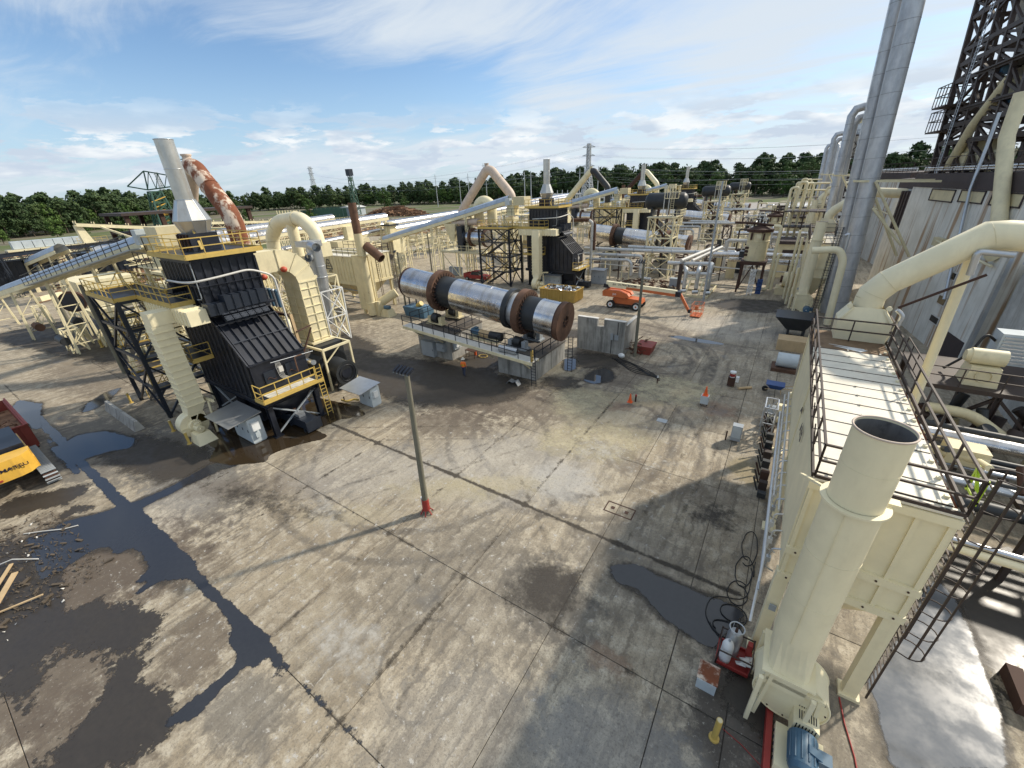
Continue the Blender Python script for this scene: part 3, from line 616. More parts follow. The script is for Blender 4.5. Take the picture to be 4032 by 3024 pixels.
# drifts of yellow sand and pale dried mud
film_mat('f_sand', (.46, .40, .26), (.58, .52, .37), .95, .1, .35, 1.4, 1.9, .8, 1.4)
film('sand', 'sand_drift', 'f_sand', [[(-18.5, 11.6), (-15.5, 13.4), (-12.8, 15.6), (-12.2, 15.0), (-14.4, 12.6), (-17.6, 10.9)], [(-13.2, 13.0), (-11.6, 15.5), (-9.0, 17.2), (-8.5, 16.4), (-10.8, 14.4), (-12.4, 12.5)], [(-13, 24.5), (-15, 28), (-11, 30.4), (-8.8, 28.2), (-9.5, 25.2), (-11.4, 23.8)], [(-17.6, 4.4), (-16.2, 6.0), (-15, 6.6), (-15.6, 5.2), (-16.9, 3.8)], [(-12, 19), (-6, 20.5), (-4, 25), (-8, 25.5), (-12.5, 22.5)], [(-9, 29.5), (-3, 30), (-1.5, 35), (-7, 36), (-9, 33)], [(.6, 26.2), (1.5, 26.4), (1.6, 29), (.9, 28.6)]], .0028, .16, 4, 'yellow sand and dried mud drifted over the concrete')
film_mat('f_pale', (.50, .475, .42), (.62, .59, .53), .95, .1, .5, 1.5, 2.1, .65, 1.8)
film_mat('f_scr', (.56, .53, .47), (.66, .63, .57), .95, .1, 1.24, 1.46, 2.6, .6, 3)
film('scratch', 'scratched_concrete', 'f_scr', [[(-26, -2), (-6, -2), (0, 12), (0, 34), (-14, 24), (-26, 14)]], .0030, .3, 4, 'fine pale scratches over the middle of the yard')
film('pale', 'dried_mud', 'f_pale', [[(-9.2, 14.9), (-7.0, 16.2), (-7.9, 18.8), (-10.3, 17.3)], [(-14.4, 9.9), (-12.4, 9.6), (-12.0, 11.6), (-13.8, 11.4)], [(-10, 20), (-6.4, 20.4), (-5.4, 23), (-9, 23)], [(-6, 19.2), (-2, 22.6), (-2.6, 23.6), (-6.6, 20.2)], [(-13, 3), (-9, 3.4), (-10, 6), (-14, 5.4)], [(-21, 8), (-16.5, 7), (-17, 9), (-20, 10)]], .0032, .14, 4, 'pale dried mud crossed by scratches')
film_mat('f_oil', (.040, .034, .028), (.075, .064, .052), .45, .4, .25, .8, 1.2, .85, 1.1)
film('oil', 'oil_stain', 'f_oil', [[(-33, 20), (-24, 19.6), (-19, 22), (-16, 25.5), (-17, 28.5), (-27, 28.4), (-34, 26.5), (-38, 23)], [(-16, 33), (-11.5, 34), (-10.8, 37.6), (-16.5, 37.6)], [(-26.5, 29), (-21.2, 29), (-21.2, 35), (-26.5, 35)], [(-15.5, 27.5), (-12.5, 29), (-13.5, 31.5), (-16.5, 30)], [(-7.5, 9.0), (-4.6, 9.4), (-4.4, 12), (-6.6, 12.4)], [(-1.2, 17), (.6, 18), (.3, 20.6), (-1.4, 19.6)], [(-44, 17), (-37, 17), (-36, 28), (-46, 30)], [(.9, 25), (1.9, 25), (1.9, 34), (1.0, 33)], [(-24, 40), (-14, 41), (-15, 44), (-24, 43)], [(-92, 4), (-60, 10), (-58, 20), (-92, 24)], [(-60, 12), (-52, 11), (-51, 14), (-60, 15)], [(-26.5, 5.5), (-22, 6.5), (-17, 8.5), (-17.4, 9.3), (-22.4, 7.6), (-26.8, 6.8)], [(-38, 3.2), (-30, 4.5), (-27, 7.0), (-31, 8.0), (-40, 6.2)], [(-8, 60), (0, 60), (2, 68), (-6, 66)]], .0043, .2, 5, 'dark oily dirt on the concrete round the machines')
# small objects lying in the yard surface
hs = MB()
for a in ((-5.5, -3.95, 16.43, 16.49), (-5.5, -3.95, 17.21, 17.27), (-5.5, -5.44, 16.49, 17.21), (-4.01, -3.95, 16.49, 17.21), (-5.2, -5.0, 16.75, 16.95), (-4.45, -4.25, 16.75, 16.95)): hs.box(*a, .0, .012)
hs.build('hatch_frame', 'dark_rust', label='rectangular rusty hatch frame set in the concrete by the long puddle', cat='hatch')
MB().box(-5.55, -4.85, 27.0, 27.5, 0, .02).build('drain_cover', 'grey_box', label='grey drain cover lying in the concrete between the cones', cat='drain cover')

# ------------------------------------------------------------------ furnace
ORD = ['nearest', 'second nearest', 'third nearest', 'farthest']
def rib_mesh(a, b, w, h, m='black'): return MB().bar(a, b, w, h).mesh('rib', m)
def make_furnace():
    f = thing('furnace', 'nearest black ribbed furnace with sloped front and steel stack, by the roofed grey cabinet', 'furnace', (-34, 13.3, 0), 'black furnaces standing in a row')
    X0, X1, Y0, Y1 = -38.0, -29.3, 11.3, 15.3
    leg = MB()
    for x in (-28.95, -33.2, -37.6):
        for y in (11.5, 15.1):
            m = MB(); m.ibeam((x, y, .05), (x, y, 2.5), .36, .36, .04); m.box(x-.32, x+.32, y-.32, y+.32, 0, .06); m.build('leg', 'black', f)
    fr = MB()
    for y in (11.35, 15.25): fr.ibeam((-38.4, y, 2.68), (-28.6, y, 2.68), .22, .42, .04)
    for x in (-28.8, -31, -33.2, -35.4, -38.2): fr.ibeam((x, 11.4, 2.66), (x, 15.2, 2.66), .2, .36, .04)
    fr.build('base_frame', 'black', f)
    br = MB()
    for a, b in (((-28.95, 11.5, .1), (-28.95, 15.1, 2.4)), ((-28.95, 15.1, .1), (-28.95, 11.5, 2.4)), ((-33.2, 11.5, .2), (-37.6, 11.5, 2.4)), ((-37.6, 11.5, .2), (-33.2, 11.5, 2.4))): br.bar(a, b, .1, .1)
    br.build('brace', 'grey_box', f)
    body = MB().prism([(X0, 2.9), (X1, 2.9), (X1, 5.6), (-32.4, 8.6), (-32.4, 8.95), (X0, 8.95)], 'y', Y0, Y1)
    bo = body.build('lower_body', 'black', f)
    ub = MB().box(-37.4, -32.4, Y0, Y1, 8.95, 12.6).build('upper_body', 'black', f)
    # ribs: sides of lower body, slope, upper box faces
    def ribs(n, fn, par, **k):
        me = None
        for i in range(n):
            a, b, w, h = fn(i); MB().bar(a, b, w, h).build('rib', 'black', par)
    ribs(12, lambda i: ((-37.6+.73*i, Y0-.07, 3.0), (-37.6+.73*i, Y0-.07, 8.8 if -37.6+.73*i < -32.5 else 5.65+3.0*(X1-(-37.6+.73*i))/3.1), .05, .14), bo)
    ribs(12, lambda i: ((-37.6+.73*i, Y1+.07, 3.0), (-37.6+.73*i, Y1+.07, 8.8 if -37.6+.73*i < -32.5 else 5.65+3.0*(X1-(-37.6+.73*i))/3.1), .05, .14), bo)
    nrm = Vector((3.0, 0, 3.1)).normalized()*.06
    for i in range(8):
        y = Y0+.05+i*(Y1-Y0-.1)/7
        MB().bar(Vector((-32.35, y, 8.55))+nrm, Vector((-29.33, y, 5.63))+nrm, .07, .16, nrm).build('slope_rib', 'black', bo)
    for k in (.18, .55): 
        p = Vector((-32.4, 0, 8.6)).lerp(Vector((-29.3, 0, 5.6)), k)+nrm*2.2
        MB().bar((p.x, Y0, p.z), (p.x, Y1, p.z), .06, .04, nrm).build('cross_bar', 'blue_black', bo)
    MB().bar((-29.25, Y0-.1, 5.62), (-29.25, Y1+.1, 5.62), .12, .12).build('edge_beam', 'black', bo)
    MB().bar((-29.3, Y0-.08, 5.62), (-32.45, Y0-.08, 8.66), .1, .18).build('edge_beam', 'black', bo)
    ribs(8, lambda i: ((-32.33, Y0+.06+i*.555, 9.0), (-32.33, Y0+.06+i*.555, 12.25), .14, .05), ub)
    ribs(9, lambda i: ((-37.3+.6*i, Y0-.07, 9.0), (-37.3+.6*i, Y0-.07, 12.25), .05, .14), ub)
    ribs(9, lambda i: ((-37.3+.6*i, Y1+.07, 9.0), (-37.3+.6*i, Y1+.07, 12.25), .05, .14), ub)
    for z in (10.75, 12.4):
        MB().box(-37.5, -32.22, Y0-.14, Y0-.02, z, z+.12 if z < 12 else z+.25).build('band', 'black', ub)
        MB().box(-32.36, -32.22, Y0-.14, Y1+.14, z, z+.05 if z < 12 else z+.25).build('band', 'black', ub)
    # lids in two rows at the head of the slope
    for r in range(2):
        for c in range(6):
            y = 11.85+c*.5; k = r*.42
            m = MB(); p = Vector((-31.86+k*.95, y, 8.92-k*.85))
            d1 = Vector((.72, 0, -.69)); n2 = Vector((.69, 0, .72))
            a = p+n2*.22; m.bar(a, a+d1*.40, .44, .30, n2)
            for u in (.08, .32):
                for v in (-.14, .14): m.bar(a+d1*u+Vector((0, v, 0))+n2*.14, a+d1*u+Vector((0, v, 0))+n2*.19, .05)
            m.build('inspection_lid', 'blue_black', f)
    # air manifold: black across the front, cream along the side
    for i in range(7):
        y = 10.95+i*.55
        z1 = 9.72+(.35 if i > 1 else 0)
        m = MB(); m.box(-32.18, -31.35-(0 if i > 1 else .06), y+.015, y+.535, 9.12 if i > 1 else 8.95, z1); m.box(-32.18, -31.28, y-.02, y+.02, 9.1, z1+.06)
        m.build('manifold_section', 'blue_black', f)
    MB().box(-32.2, -31.45, 12.0, 15.4, 8.95, 9.08).build('manifold_shelf', 'black', f)
    hd = thing('manifold', None, None); COL.objects.unlink(hd); bpy.data.objects.remove(hd)
    for i in range(14):
        x = -38.6+i*.5
        m = MB(); m.box(x+.01, x+.47, 9.75, 10.9, 8.55, 9.5); m.box(x-.025, x+.01, 9.68, 10.95, 8.48, 9.57); m.build('air_header_section', 'cream_clean', f)
    MB().box(-37.9, -31.5, 11.9, 14.7, .3, 2.4).box(-37.9, -33.4, 11.55, 11.7, .2, 2.4).build('ash_trough', 'black', f)
    # platforms: deck plate, rails
    def deck(name, x0, x1, y0, y1, z, rail_pts, m='blue_black', rm='yellow', sp=1.2):
        MB().box(x0, x1, y0, y1, z-.16, z).build(name, m, f)
        e = MB()
        for a in ((x0-.03, x1+.03, y0-.05, y0-.003), (x0-.03, x1+.03, y1+.003, y1+.05), (x0-.05, x0-.003, y0, y1), (x1+.003, x1+.05, y0, y1)): e.box(*a, z-.2, z+.03)
        e.build('deck_edge', rm, f)
        for pts in rail_pts: railing(f, [(*p, z) for p in pts], rm, sp=sp)
    deck('front_deck', -29.15, -28.05, 10.95, 15.5, 3.3, [[(-29.1, 10.98), (-28.08, 10.98), (-28.08, 15.0)], ], sp=1.0)
    MB().box(-29.1, -28.1, 11.5, 15.0, 3.303, 3.33).build('deck_litter', 'roof_white', f)
    deck('top_deck', -38.0, -31.8, 10.9, 15.7, 12.78, [[(-38, 10.9), (-31.8, 10.9), (-31.8, 15.7), (-38, 15.7), (-38, 10.9)]])
    deck('side_deck', -39.8, -33.7, 9.75, 11.1, 9.75, [[(-39.8, 9.75), (-33.7, 9.75), (-33.7, 11.1)]], sp=1.1)
    deck('tower_deck', -46.2, -39.8, 8.4, 11.6, 9.75, [[(-39.8, 9.75), (-39.8, 8.4), (-46.2, 8.4), (-46.2, 11.6), (-39.8, 11.6)]], sp=1.1)
    deck('low_deck', -37.9, -34.4, 9.9, 11.2, 5.55, [[(-37.9, 9.9), (-34.4, 9.9), (-34.4, 11.2)]], sp=1.0)
    ladder(f, (-28.2, 15.45, .05), (-28.35, 15.45, 4.35), 'yellow', .45, (0, 1, 0))
    # stack
    MB().box(-36.1, -34.3, 12.4, 14.2, 12.8, 13.95).build('stack_box', 'black', f)
    cn = MB(); n = 8
    def oc(r, z): return [(-35.2+r*math.cos(2*PI*(j+.5)/n), 13.3+r*math.sin(2*PI*(j+.5)/n), z) for j in range(n)]
    L = [oc(.82, 13.9), oc(1.12, 14.75), oc(.60, 16.05)]
    for k in range(2): cn.add(L[k]+L[k+1], [(j, (j+1) % n, n+(j+1) % n, n+j) for j in range(n)])
    co = cn.build('stack_cone', 'galv_warm', f)
    rb = MB()
    for k in range(2):
        for j in range(n): rb.bar(L[k][j], L[k+1][j], .035)
    for j in range(n): rb.bar(L[1][j], L[1][(j+1) % n], .04); rb.bar(L[2][j], L[2][(j+1) % n], .05)
    rb.build('cone_seams', 'galv', co)
    st = MB().hollow((-35.2, 13.3, 16.03), (-35.2, 13.3, 19.6), .53, .50, 28).build('stack', 'galv_warm', f)
    MB().ring((-35.2, 13.3, 17.9), (0, 0, 1), .535, .02).ring((-35.2, 13.3, 19.58), (0, 0, 1), .535, .025).build('stack_band', 'galv', st)
    MB().bar((-34.2, 12.9, 12.9), (-34.75, 12.9, 15.0), .16, .1).build('yellow_strut', 'yellow', f)
    for k in range(4): MB().bar((-36.0+k*.5, 12.3, 12.85), (-36.0+k*.5, 12.35, 13.9), .1).build('stack_support', 'dark_rust', f)
    # white pipe round the body
    MB().tube(bend([(-36.6, 11.0, 10.95), (-33.6, 10.7, 11.1), (-31.9, 10.8, 11.2), (-31.6, 12, 11.3), (-31.5, 14.3, 11.5), (-31.5, 15.8, 10.8), (-31.5, 15.9, 4.4)], .5), .075, 8).build('white_pipe', 'pipe_white', f)
    MB().tube(bend([(-32.2, 11.15, 12.3), (-32.2, 11.1, 10.0), (-33.0, 11.1, 9.9)], .2), .03, 6).build('conduit', 'grey_box', f)
    MB().cyl((-35.2, 11.28, 10.6), (-35.2, 10.5, 10.6), .32, .36, 16).build('side_port', 'black', f)
    # things on the front panel
    p = MB()
    for y, z in ((12.0, 4.4), (13.6, 4.5)): p.box(-29.28, -29.2, y, y+.8, z-.55, z+.45)
    p.build('access_door', 'blue_black', f)
    for y in (12.15, 13.75): MB().tube([(-29.15, y+.1*k, 4.3+.12*math.sin(k)) for k in range(7)], .03, 6).build('door_handle', 'dark_rust', f)
    w = MB()
    for k in range(5): w.tube(bend([(-29.12, 12.95+.07*k, 5.35), (-29.1, 12.9+.1*k, 4.9), (-29.1, 13.0+.08*k, 4.2), (-29.1, 13.3+.1*k, 3.9)], .15), .014, 5)
    w.box(-29.22, -29.05, 13.05, 13.35, 4.55, 4.95)
    w.build('gauge_lines', 'pipe_white', f)
    MB().tube(bend([(-29.0, 14.9, 5.3), (-29.0, 14.3, 5.3), (-29.0, 14.3, 4.1)], .15), .05, 8).build('burner_pipe', 'rust', f)
    MB().tube([(-29.05, 12.6, 5.45), (-29.0, 15.8, 5.25)], .025, 6).build('conduit', 'galv', f)
    # ash conveyor below
    h = MB().taper((-31.2, -29.6, 12.5, 14.1), (-32.2, -28.9, 11.9, 14.9), 1.1, 2.6).build('ash_hopper', 'black', f)
    c = MB().box(-34, -27.1, 12.85, 13.85, .25, .95); c.box(-27.12, -27.0, 12.75, 13.95, .15, 1.0)
    for x in (-27.6, -29.5, -31.5): c.box(x-.08, x+.08, 12.8, 13.9, 0, .3)
    ac = c.build('ash_conveyor', 'blue_black', f)
    MB().box(-28.8, -28.2, 13.0, 13.5, .96, 1.2).build('drive_cover', 'galv', ac); MB().sphere((-29.4, 13.35, 1.15), .2, 6).build('valve', 'dark_rust', ac)
    # combustion air duct and blower on the near side
    for i in range(13):
        z = 2.55+i*.465; m = MB(); m.box(-35.3, -34.0, 8.35, 9.5, z+.02, z+.44); m.box(-35.36, -33.94, 8.29, 9.56, z-.02, z+.02); m.build('duct_section', 'cream_clean', f)
    MB().box(-35.3, -34.0, 8.4, 10.4, 8.55, 9.45).build('duct_elbow', 'cream_clean', f)
    MB().taper((-34.95, -34.15, 8.2, 9.1), (-35.3, -34.0, 8.35, 9.5), 1.75, 2.55).build('duct_taper', 'cream_clean', f)
    s = MB(); s.cyl((-35.0, 8.4, 1.05), (-34.15, 8.4, 1.05), .92, .92, 24); s.box(-35.0, -34.15, 8.35, 9.25, 1.05, 1.8); s.cyl((-34.15, 8.4, 1.05), (-33.98, 8.4, 1.05), .45, .40, 18)
    for k in range(6): s.bar((-34.12, 8.4, 1.05), (-34.12, 8.4+.88*math.cos(k*PI/3), 1.05+.88*math.sin(k*PI/3)), .05)
    sc_ = s.build('blower_housing', 'cream_clean', f)
    b = MB(); b.taper((-34.0, -32.6, 7.75, 9.0), (-33.9, -33.0, 7.9, 8.8), 0, .75); b.build('blower_base', 'cream_clean', sc_)
    m = MB(); m.cyl((-33.75, 8.35, 1.05), (-33.1, 8.35, 1.05), .26, .26, 14); m.cyl((-34.0, 8.35, 1.05), (-32.95, 8.35, 1.05), .07, .07, 8); m.box(-33.65, -33.3, 8.2, 8.5, 1.28, 1.45); m.build('blower_motor', 'cream', sc_)
    MB().bar((-35.9, 9.65, 2.5), (-33.0, 9.7, 2.75), .12, .2).build('duct_bracket', 'cream', f)
    MB().tube([(-33.6, 9.4, .1), (-34.0, 9.7, 2.5)], .09, 8).build('prop', 'cream', f)
    # stair tower
    tw = thing('x', None, None); COL.objects.unlink(tw); bpy.data.objects.remove(tw)
    for x in (-46.1, -39.8):
        for y in (8.5, 12.3): MB().ibeam((x, y, 0), (x, y, 9.6), .26, .26, .035).build('tower_leg', 'blue_black', f)
    tb = MB()
    for z in (2.5, 5.0, 7.4, 9.5):
        for a, b in (((-46.1, 8.5), (-39.8, 8.5)), ((-46.1, 12.3), (-39.8, 12.3)), ((-46.1, 8.5), (-46.1, 12.3)), ((-39.8, 8.5), (-39.8, 12.3))): tb.bar((*a, z), (*b, z), .18, .2)
    for z in (0, 5.0):
        for a, b in (((-46.1, 8.5), (-39.8, 8.5)), ((-39.8, 8.5), (-46.1, 8.5)), ((-39.8, 8.5), (-39.8, 12.3)), ((-39.8, 12.3), (-39.8, 8.5)), ((-46.1, 12.3), (-39.8, 12.3))): tb.bar((*a, z+.1), (*b, z+4.6), .14)
    tb.build('tower_frame', 'blue_black', f)
    for lv, z in enumerate((0, 2.5, 5.0, 7.4)):
        d = 1 if lv % 2 == 0 else -1; yy = 9.3 if lv % 2 == 0 else 11.0; xa, xb = (-45.2, -41.3) if d > 0 else (-41.3, -45.2); dz = 2.4
        s = MB()
        for k in range(11):
            u = k/10; x = xa+(xb-xa)*u; s.box(x-.13, x+.13, yy-.4, yy+.4, z+.2+dz*u*.93, z+.24+dz*u*.93)
        for q in (-.43, .43): s.bar((xa, yy+q, z+.1), (xb, yy+q, z+dz), .05, .22)
        s.build('stair_flight', 'blue_black', f)
        r = MB()
        for q in (-.43, .43):
            r.bar((xa, yy+q, z+1.1), (xb, yy+q, z+1.1+dz*.95), .05); r.bar((xa, yy+q, z+.65), (xb, yy+q, z+.65+dz*.95), .04)
            for k in range(5): x = xa+(xb-xa)*k/4; r.bar((x, yy+q, z+.1+dz*.95*k/4), (x, yy+q, z+1.12+dz*.95*k/4), .045)
        r.build('stair_rail', 'yellow', f)
        if lv: 
            MB().box(-41.2, -39.9, 8.6, 12.2, z-.08, z).build('landing', 'blue_black', f); railing(f, [(-41.2, 8.6, z), (-39.9, 8.6, z), (-39.9, 12.2, z)], 'yellow', sp=1.2)
            MB().box(-46.0, -45.0, 8.6, 12.2, z-.08, z).build('landing', 'blue_black', f); railing(f, [(-45.0, 8.6, z), (-46.0, 8.6, z), (-46.0, 12.2, z)], 'yellow', sp=1.2)
    return f
F0 = make_furnace()
fl = ['second furnace, black with yellow decks, standing behind the yellow skip', 'third black furnace, partly hidden behind a dark tank on a cream tower', 'farthest black furnace, standing in front of the trees']
for k in (1, 2, 3): copy_tree(F0, (0, PER*k, 0), fl[k-1], skip=() if k < 2 else ('door_handle', 'gauge_lines', 'conduit', 'deck_litter'))

# ------------------------------------------------------------------ grey cabinets
def cabinet(label, x0, x1, y0, y1, h, roof=None, m='pale_box'):
    c = thing('control_cabinet', label, 'cabinet', ((x0+x1)/2, (y0+y1)/2, 0), 'grey control cabinets in the yard')
    MB().box(x0, x1, y0, y1, .1, h).box(x0+.05, x1-.05, y0+.05, y1-.05, 0, .1).build('housing', m, c)
    n = max(2, round((x1-x0)/.9))
    for i in range(n):
        a = x0+.05+(x1-x0-.1)*i/n; b = x0+.05+(x1-x0-.1)*(i+1)/n-.03
        d = MB().box(a, b, y0-.03, y0-.003, .25, h-.12).build('door', m, c)
        MB().box(b-.14, b-.08, y0-.06, y0-.03, h*.5, h*.5+.2).build('handle', 'black', d)
    if roof: MB().add([(roof[0], roof[2], roof[4]), (roof[1], roof[2], roof[4]), (roof[1], roof[3], roof[5]), (roof[0], roof[3], roof[5]), (roof[0], roof[2], roof[4]+.04), (roof[1], roof[2], roof[4]+.04), (roof[1], roof[3], roof[5]+.04), (roof[0], roof[3], roof[5]+.04)],
                      [(0, 3, 2, 1), (4, 5, 6, 7), (0, 1, 5, 4), (1, 2, 6, 5), (2, 3, 7, 6), (3, 0, 4, 7)]).build('canopy', 'galv', c)
    return c
c = cabinet('grey control cabinet under a canted canopy at the front of the nearest furnace', -31.7, -29.3, 9.95, 10.9, 2.0, (-32.6, -29.1, 8.7, 11.0, 2.02, 2.25))
MB().box(-29.28, -29.05, 10.1, 10.6, 1.1, 1.75).build('side_unit', 'white', c); MB().box(-29.3, -29.15, 10.2, 10.5, .5, .9).build('side_unit', 'pale_box', c)
for y in (10.0, 10.8): MB().bar((-32.2, 8.9, 2.02), (-31.7, 9.95, 1.5), .04).build('canopy_strut', 'galv', c)
c = cabinet('small grey control cabinet with a slanted canopy standing alone beyond the ladder', -27.6, -26.0, 17.9, 18.8, 1.7, (-28.4, -25.8, 16.8, 18.9, 1.72, 1.95))
MB().box(-25.98, -25.8, 18.1, 18.5, .9, 1.4).build('side_unit', 'white', c)
cabinet('grey cabinet with flat canopy at the second furnace, behind the yellow skip', -35.0, -31.6, 62.6, 63.6, 2.0, (-35.6, -31.3, 61.6, 63.9, 2.05, 2.2))
cabinet('grey cabinet standing free on the yard between the second furnace and pipe rack', -28.0, -25.6, 67.6, 68.8, 2.4, (-28.2, -25.5, 67.2, 69.0, 2.42, 2.5), 'grey_box')

# ------------------------------------------------------------------ bent cream duct with black fan
def make_arch():
    a = thing('flue_duct', 'bent cream flue duct with stiffener grid beside the nearest furnace', 'duct', (-35, 19.5, 0), 'bent flue ducts beside the furnaces')
    xa, xb = -36.3, -34.0; cy, cz, ri, ro = 17.7, 9.4, 1.2, 2.8
    m = MB(); N = 10
    prof = [(15.6, cz+ri, cz+ro)]
    o = [(15.55, cz+ro)]+[(cy+ro*math.cos(R(90-90*i/N)), cz+ro*math.sin(R(90-90*i/N))) for i in range(N+1)]+[(cy+ro, 4.1)]
    inn = [(15.55, cz+ri)]+[(cy+ri*math.cos(R(90-90*i/N)), cz+ri*math.sin(R(90-90*i/N))) for i in range(N+1)]+[(cy+ri, 4.1)]
    n = len(o); v = [(xb, *p) for p in o]+[(xb, *p) for p in inn]+[(xa, *p) for p in o]+[(xa, *p) for p in inn]
    fs = []
    for i in range(n-1):
        fs += [(i, i+1, n+i+1, n+i), (2*n+i+1, 2*n+i, 3*n+i, 3*n+i+1), (i+1, i, 2*n+i, 2*n+i+1), (n+i, n+i+1, 3*n+i+1, 3*n+i)]
    m.add(v, fs); m.build('duct_shell', 'cream', a)
    for i in range(0, n):
        if i in (2, 4, 6, 8, 10): pass
        if i in (1, 5, 8, 11):
            q = MB(); q.bar((xb+.05, *o[i]), (xb+.05, *inn[i]), .1, .05, (1, 0, 0)); q.bar((xa, o[i][0], o[i][1]), (xb+.1, o[i][0], o[i][1]), .08, .08); q.build('stiffener', 'cream', a)
    for k in range(7):
        z = 4.3+k*.75; q = MB(); q.bar((xb+.04, cy+ri-.04, z), (xb+.04, cy+ro+.04, z), .08, .06); q.bar((xa, cy+ri-.04, z), (xb+.08, cy+ri-.04, z), .08, .06); q.build('stiffener', 'cream', a)
    for y in (cy+ri+.0, cy+2.0, cy+ro): MB().bar((xb+.04, y, 4.1), (xb+.04, y, 9.3), .06, .07).build('stiffener', 'cream', a)
    for x in (xa+.05, (xa+xb)/2): MB().bar((x, cy+ri-.04, 4.1), (x, cy+ri-.04, 9.3), .06, .07).build('stiffener', 'cream', a)
    MB().box(xa-.3, xb+.3, cy+ri-.3, cy+ro+.3, 3.95, 4.12).build('flange', 'cream', a)
    s = MB()
    for x in (-36.6, -32.0):
        for y in (18.3, 21.0): s.bar((x, y, 0), (x, y, 3.9), .16)
    for y in (18.3, 21.0): s.bar((-36.6, y, 3.85), (-32.0, y, 3.85), .18)
    for x in (-36.6, -32.0): s.bar((x, 18.3, 3.85), (x, 21.0, 3.85), .18); s.bar((x, 18.3, 2.6), (x, 20.0, 3.8), .09)
    s.build('support_frame', 'cream', a)
    for p in ((-33.8, 16.2, 10.4), (-33.8, 17.9, 10.7)): MB().sphere(p, .26, 8, (1, 1, .9)).cyl(p, (p[0]-.5, p[1], p[2]-.1), .08, .08, 8).build('red_valve', 'valve_red', a)
    for p in ((-34.1, 20.6, 9.6), (-34.1, 15.9, 12.3)): MB().cyl(p, (p[0]+.06, p[1], p[2]), .16, .16, 10).build('lifting_lug', 'cream', a)
    f = MB(); f.cyl((-34.6, 19.5, 1.75), (-32.9, 19.5, 1.75), 1.55, 1.55, 28); f.box(-34.6, -32.9, 18.6, 20.9, 1.7, 3.9)
    fh = f.build('fan_housing', 'tank_black', a)
    g = MB(); g.cyl((-32.9, 19.5, 1.75), (-31.1, 19.5, 1.5), .98, .98, 28); g.hollow((-31.12, 19.5, 1.5), (-31.0, 19.5, 1.5), 1.12, .9, 28); g.build('fan_inlet', 'tank_black', fh)
    MB().cyl((-31.3, 19.5, 1.5), (-31.05, 19.5, 1.5), .6, .5, 18).ring((-31.02, 19.5, 1.5), (1, 0, 0), .75, .04).build('inlet_cone', 'black', fh)
    MB().box(-33.2, -32.901, 18.2, 20.8, 0, 1.9).build('fan_foot', 'tank_black', fh); MB().prism([(18.4, 0), (20.6, 0), (20.3, 1.2), (18.7, 1.2)], 'x', -31.45, -31.3).build('fan_foot', 'tank_black', fh)
    return a
A0 = make_arch()
for k, l in ((1, 'pinkish cream flue duct curving down beside the second furnace'), (2, 'cream flue duct curving down beside the third furnace'), (3, 'cream flue duct beside the farthest furnace')): copy_tree(A0, (0, PER*k, 0), l)
# cream feed column and valves between furnace and duct
v = thing('valve_rack', 'cream pipes, valves and brown posts between the nearest furnace and bent duct', 'pipework', (-34.5, 17, 0))
MB().bar((-31.6, 16.4, 0), (-31.9, 16.4, 7.6), .22).build('post', 'timber', v); MB().bar((-31.9, 16.4, 7.5), (-34.6, 16.4, 7.5), .2).build('beam', 'dark_rust', v)
q = MB()
for a, b in (((-31.7, 16.4, 4.5), (-33.5, 16.4, 6)), ((-31.7, 16.4, 6.2), (-32.3, 18.0, 6.2)), ((-31.7, 16.4, 4.2), (-32.3, 18.0, 6.0)), ((-33.6, 16.4, 2), (-31.7, 16.4, 4.4))): q.bar(a, b, .1)
q.build('brace', 'dark_rust', v)
for i in range(4): MB().cyl((-33.2-.5*i, 16.5, 8.0), (-33.2-.5*i, 16.5, 9.2), .12, .16, 10).sphere((-33.2-.5*i, 16.5, 9.3), .17, 6).build('valve', 'galv' if i % 2 else 'motor_blue', v)
MB().cyl((-33.5, 16.8, 1.2), (-33.5, 16.8, 6.3), .55, .55, 18).cyl((-33.5, 16.8, 6.3), (-33.5, 16.8, 6.9), .55, .2, 18).build('drum', 'cream', v)
MB().tube([(-31.9, 17.2, 3.2), (-33.2, 17.6, 2.9), (-36, 17.6, 2.9)], .22, 12).build('silver_pipe', 'polished_steel', v)

# ------------------------------------------------------------------ big bent pipes over the furnaces
def lam(k, label, m1, m2, y=21.5, dy=0):
    p = thing('crossover_pipe', label, 'pipe', (-54, y+dy, 0), 'large bent pipes rising over the furnaces')
    Y = y+dy
    MB().tube(bend([(-60.3, Y, 10.4), (-60.3, Y, 11.6), (-53.2, Y, 18.9), (-52.4, Y, 19.0)], .6, 3), .84, 18).build('rising_leg', m1, p)
    MB().tube(bend([(-52.9, Y, 19.0), (-51.9, Y, 18.9), (-47.4, Y, 14.4), (-47.4, Y, 10.2)], .9, 4), .86, 18).build('falling_leg', m2, p)
    MB().cyl((-53.0, Y, 19.5), (-53.0, Y, 20.1), .4, .4, 12).cyl((-53.0, Y, 20.05), (-53.0, Y, 20.2), .48, .48, 12).build('vent_cap', m1 if m1 != 'rust' else 'cream', p)
    s = MB(); s.box(-53.9, -53.1, Y-.4, Y+.4, 19.75, 19.8); s.bar((-53.5, Y-.5, 17.5), (-53.5, Y-.5, 20.2), .04); s.build('small_platform', 'blue_black', p)
    s = MB()
    for x in (-60.3, -47.4):
        for dx, d in ((-.7, -.7), (.7, -.7), (.7, .7), (-.7, .7)): s.bar((x+dx, Y+d, 0), (x+dx*.8, Y+d*.8, 10.6), .16)
        s.box(x-.9, x+.9, Y-.9, Y+.9, 9.7, 10.5)
    s.build('support', 'cream', p)
    MB().ring((-47.4, Y, 13.0), (0, 0, 1), .88, .04).ring((-50.1, Y, 17.1), (-.7, 0, .7), .88, .035).build('joint_ring', m2, p)
    return p
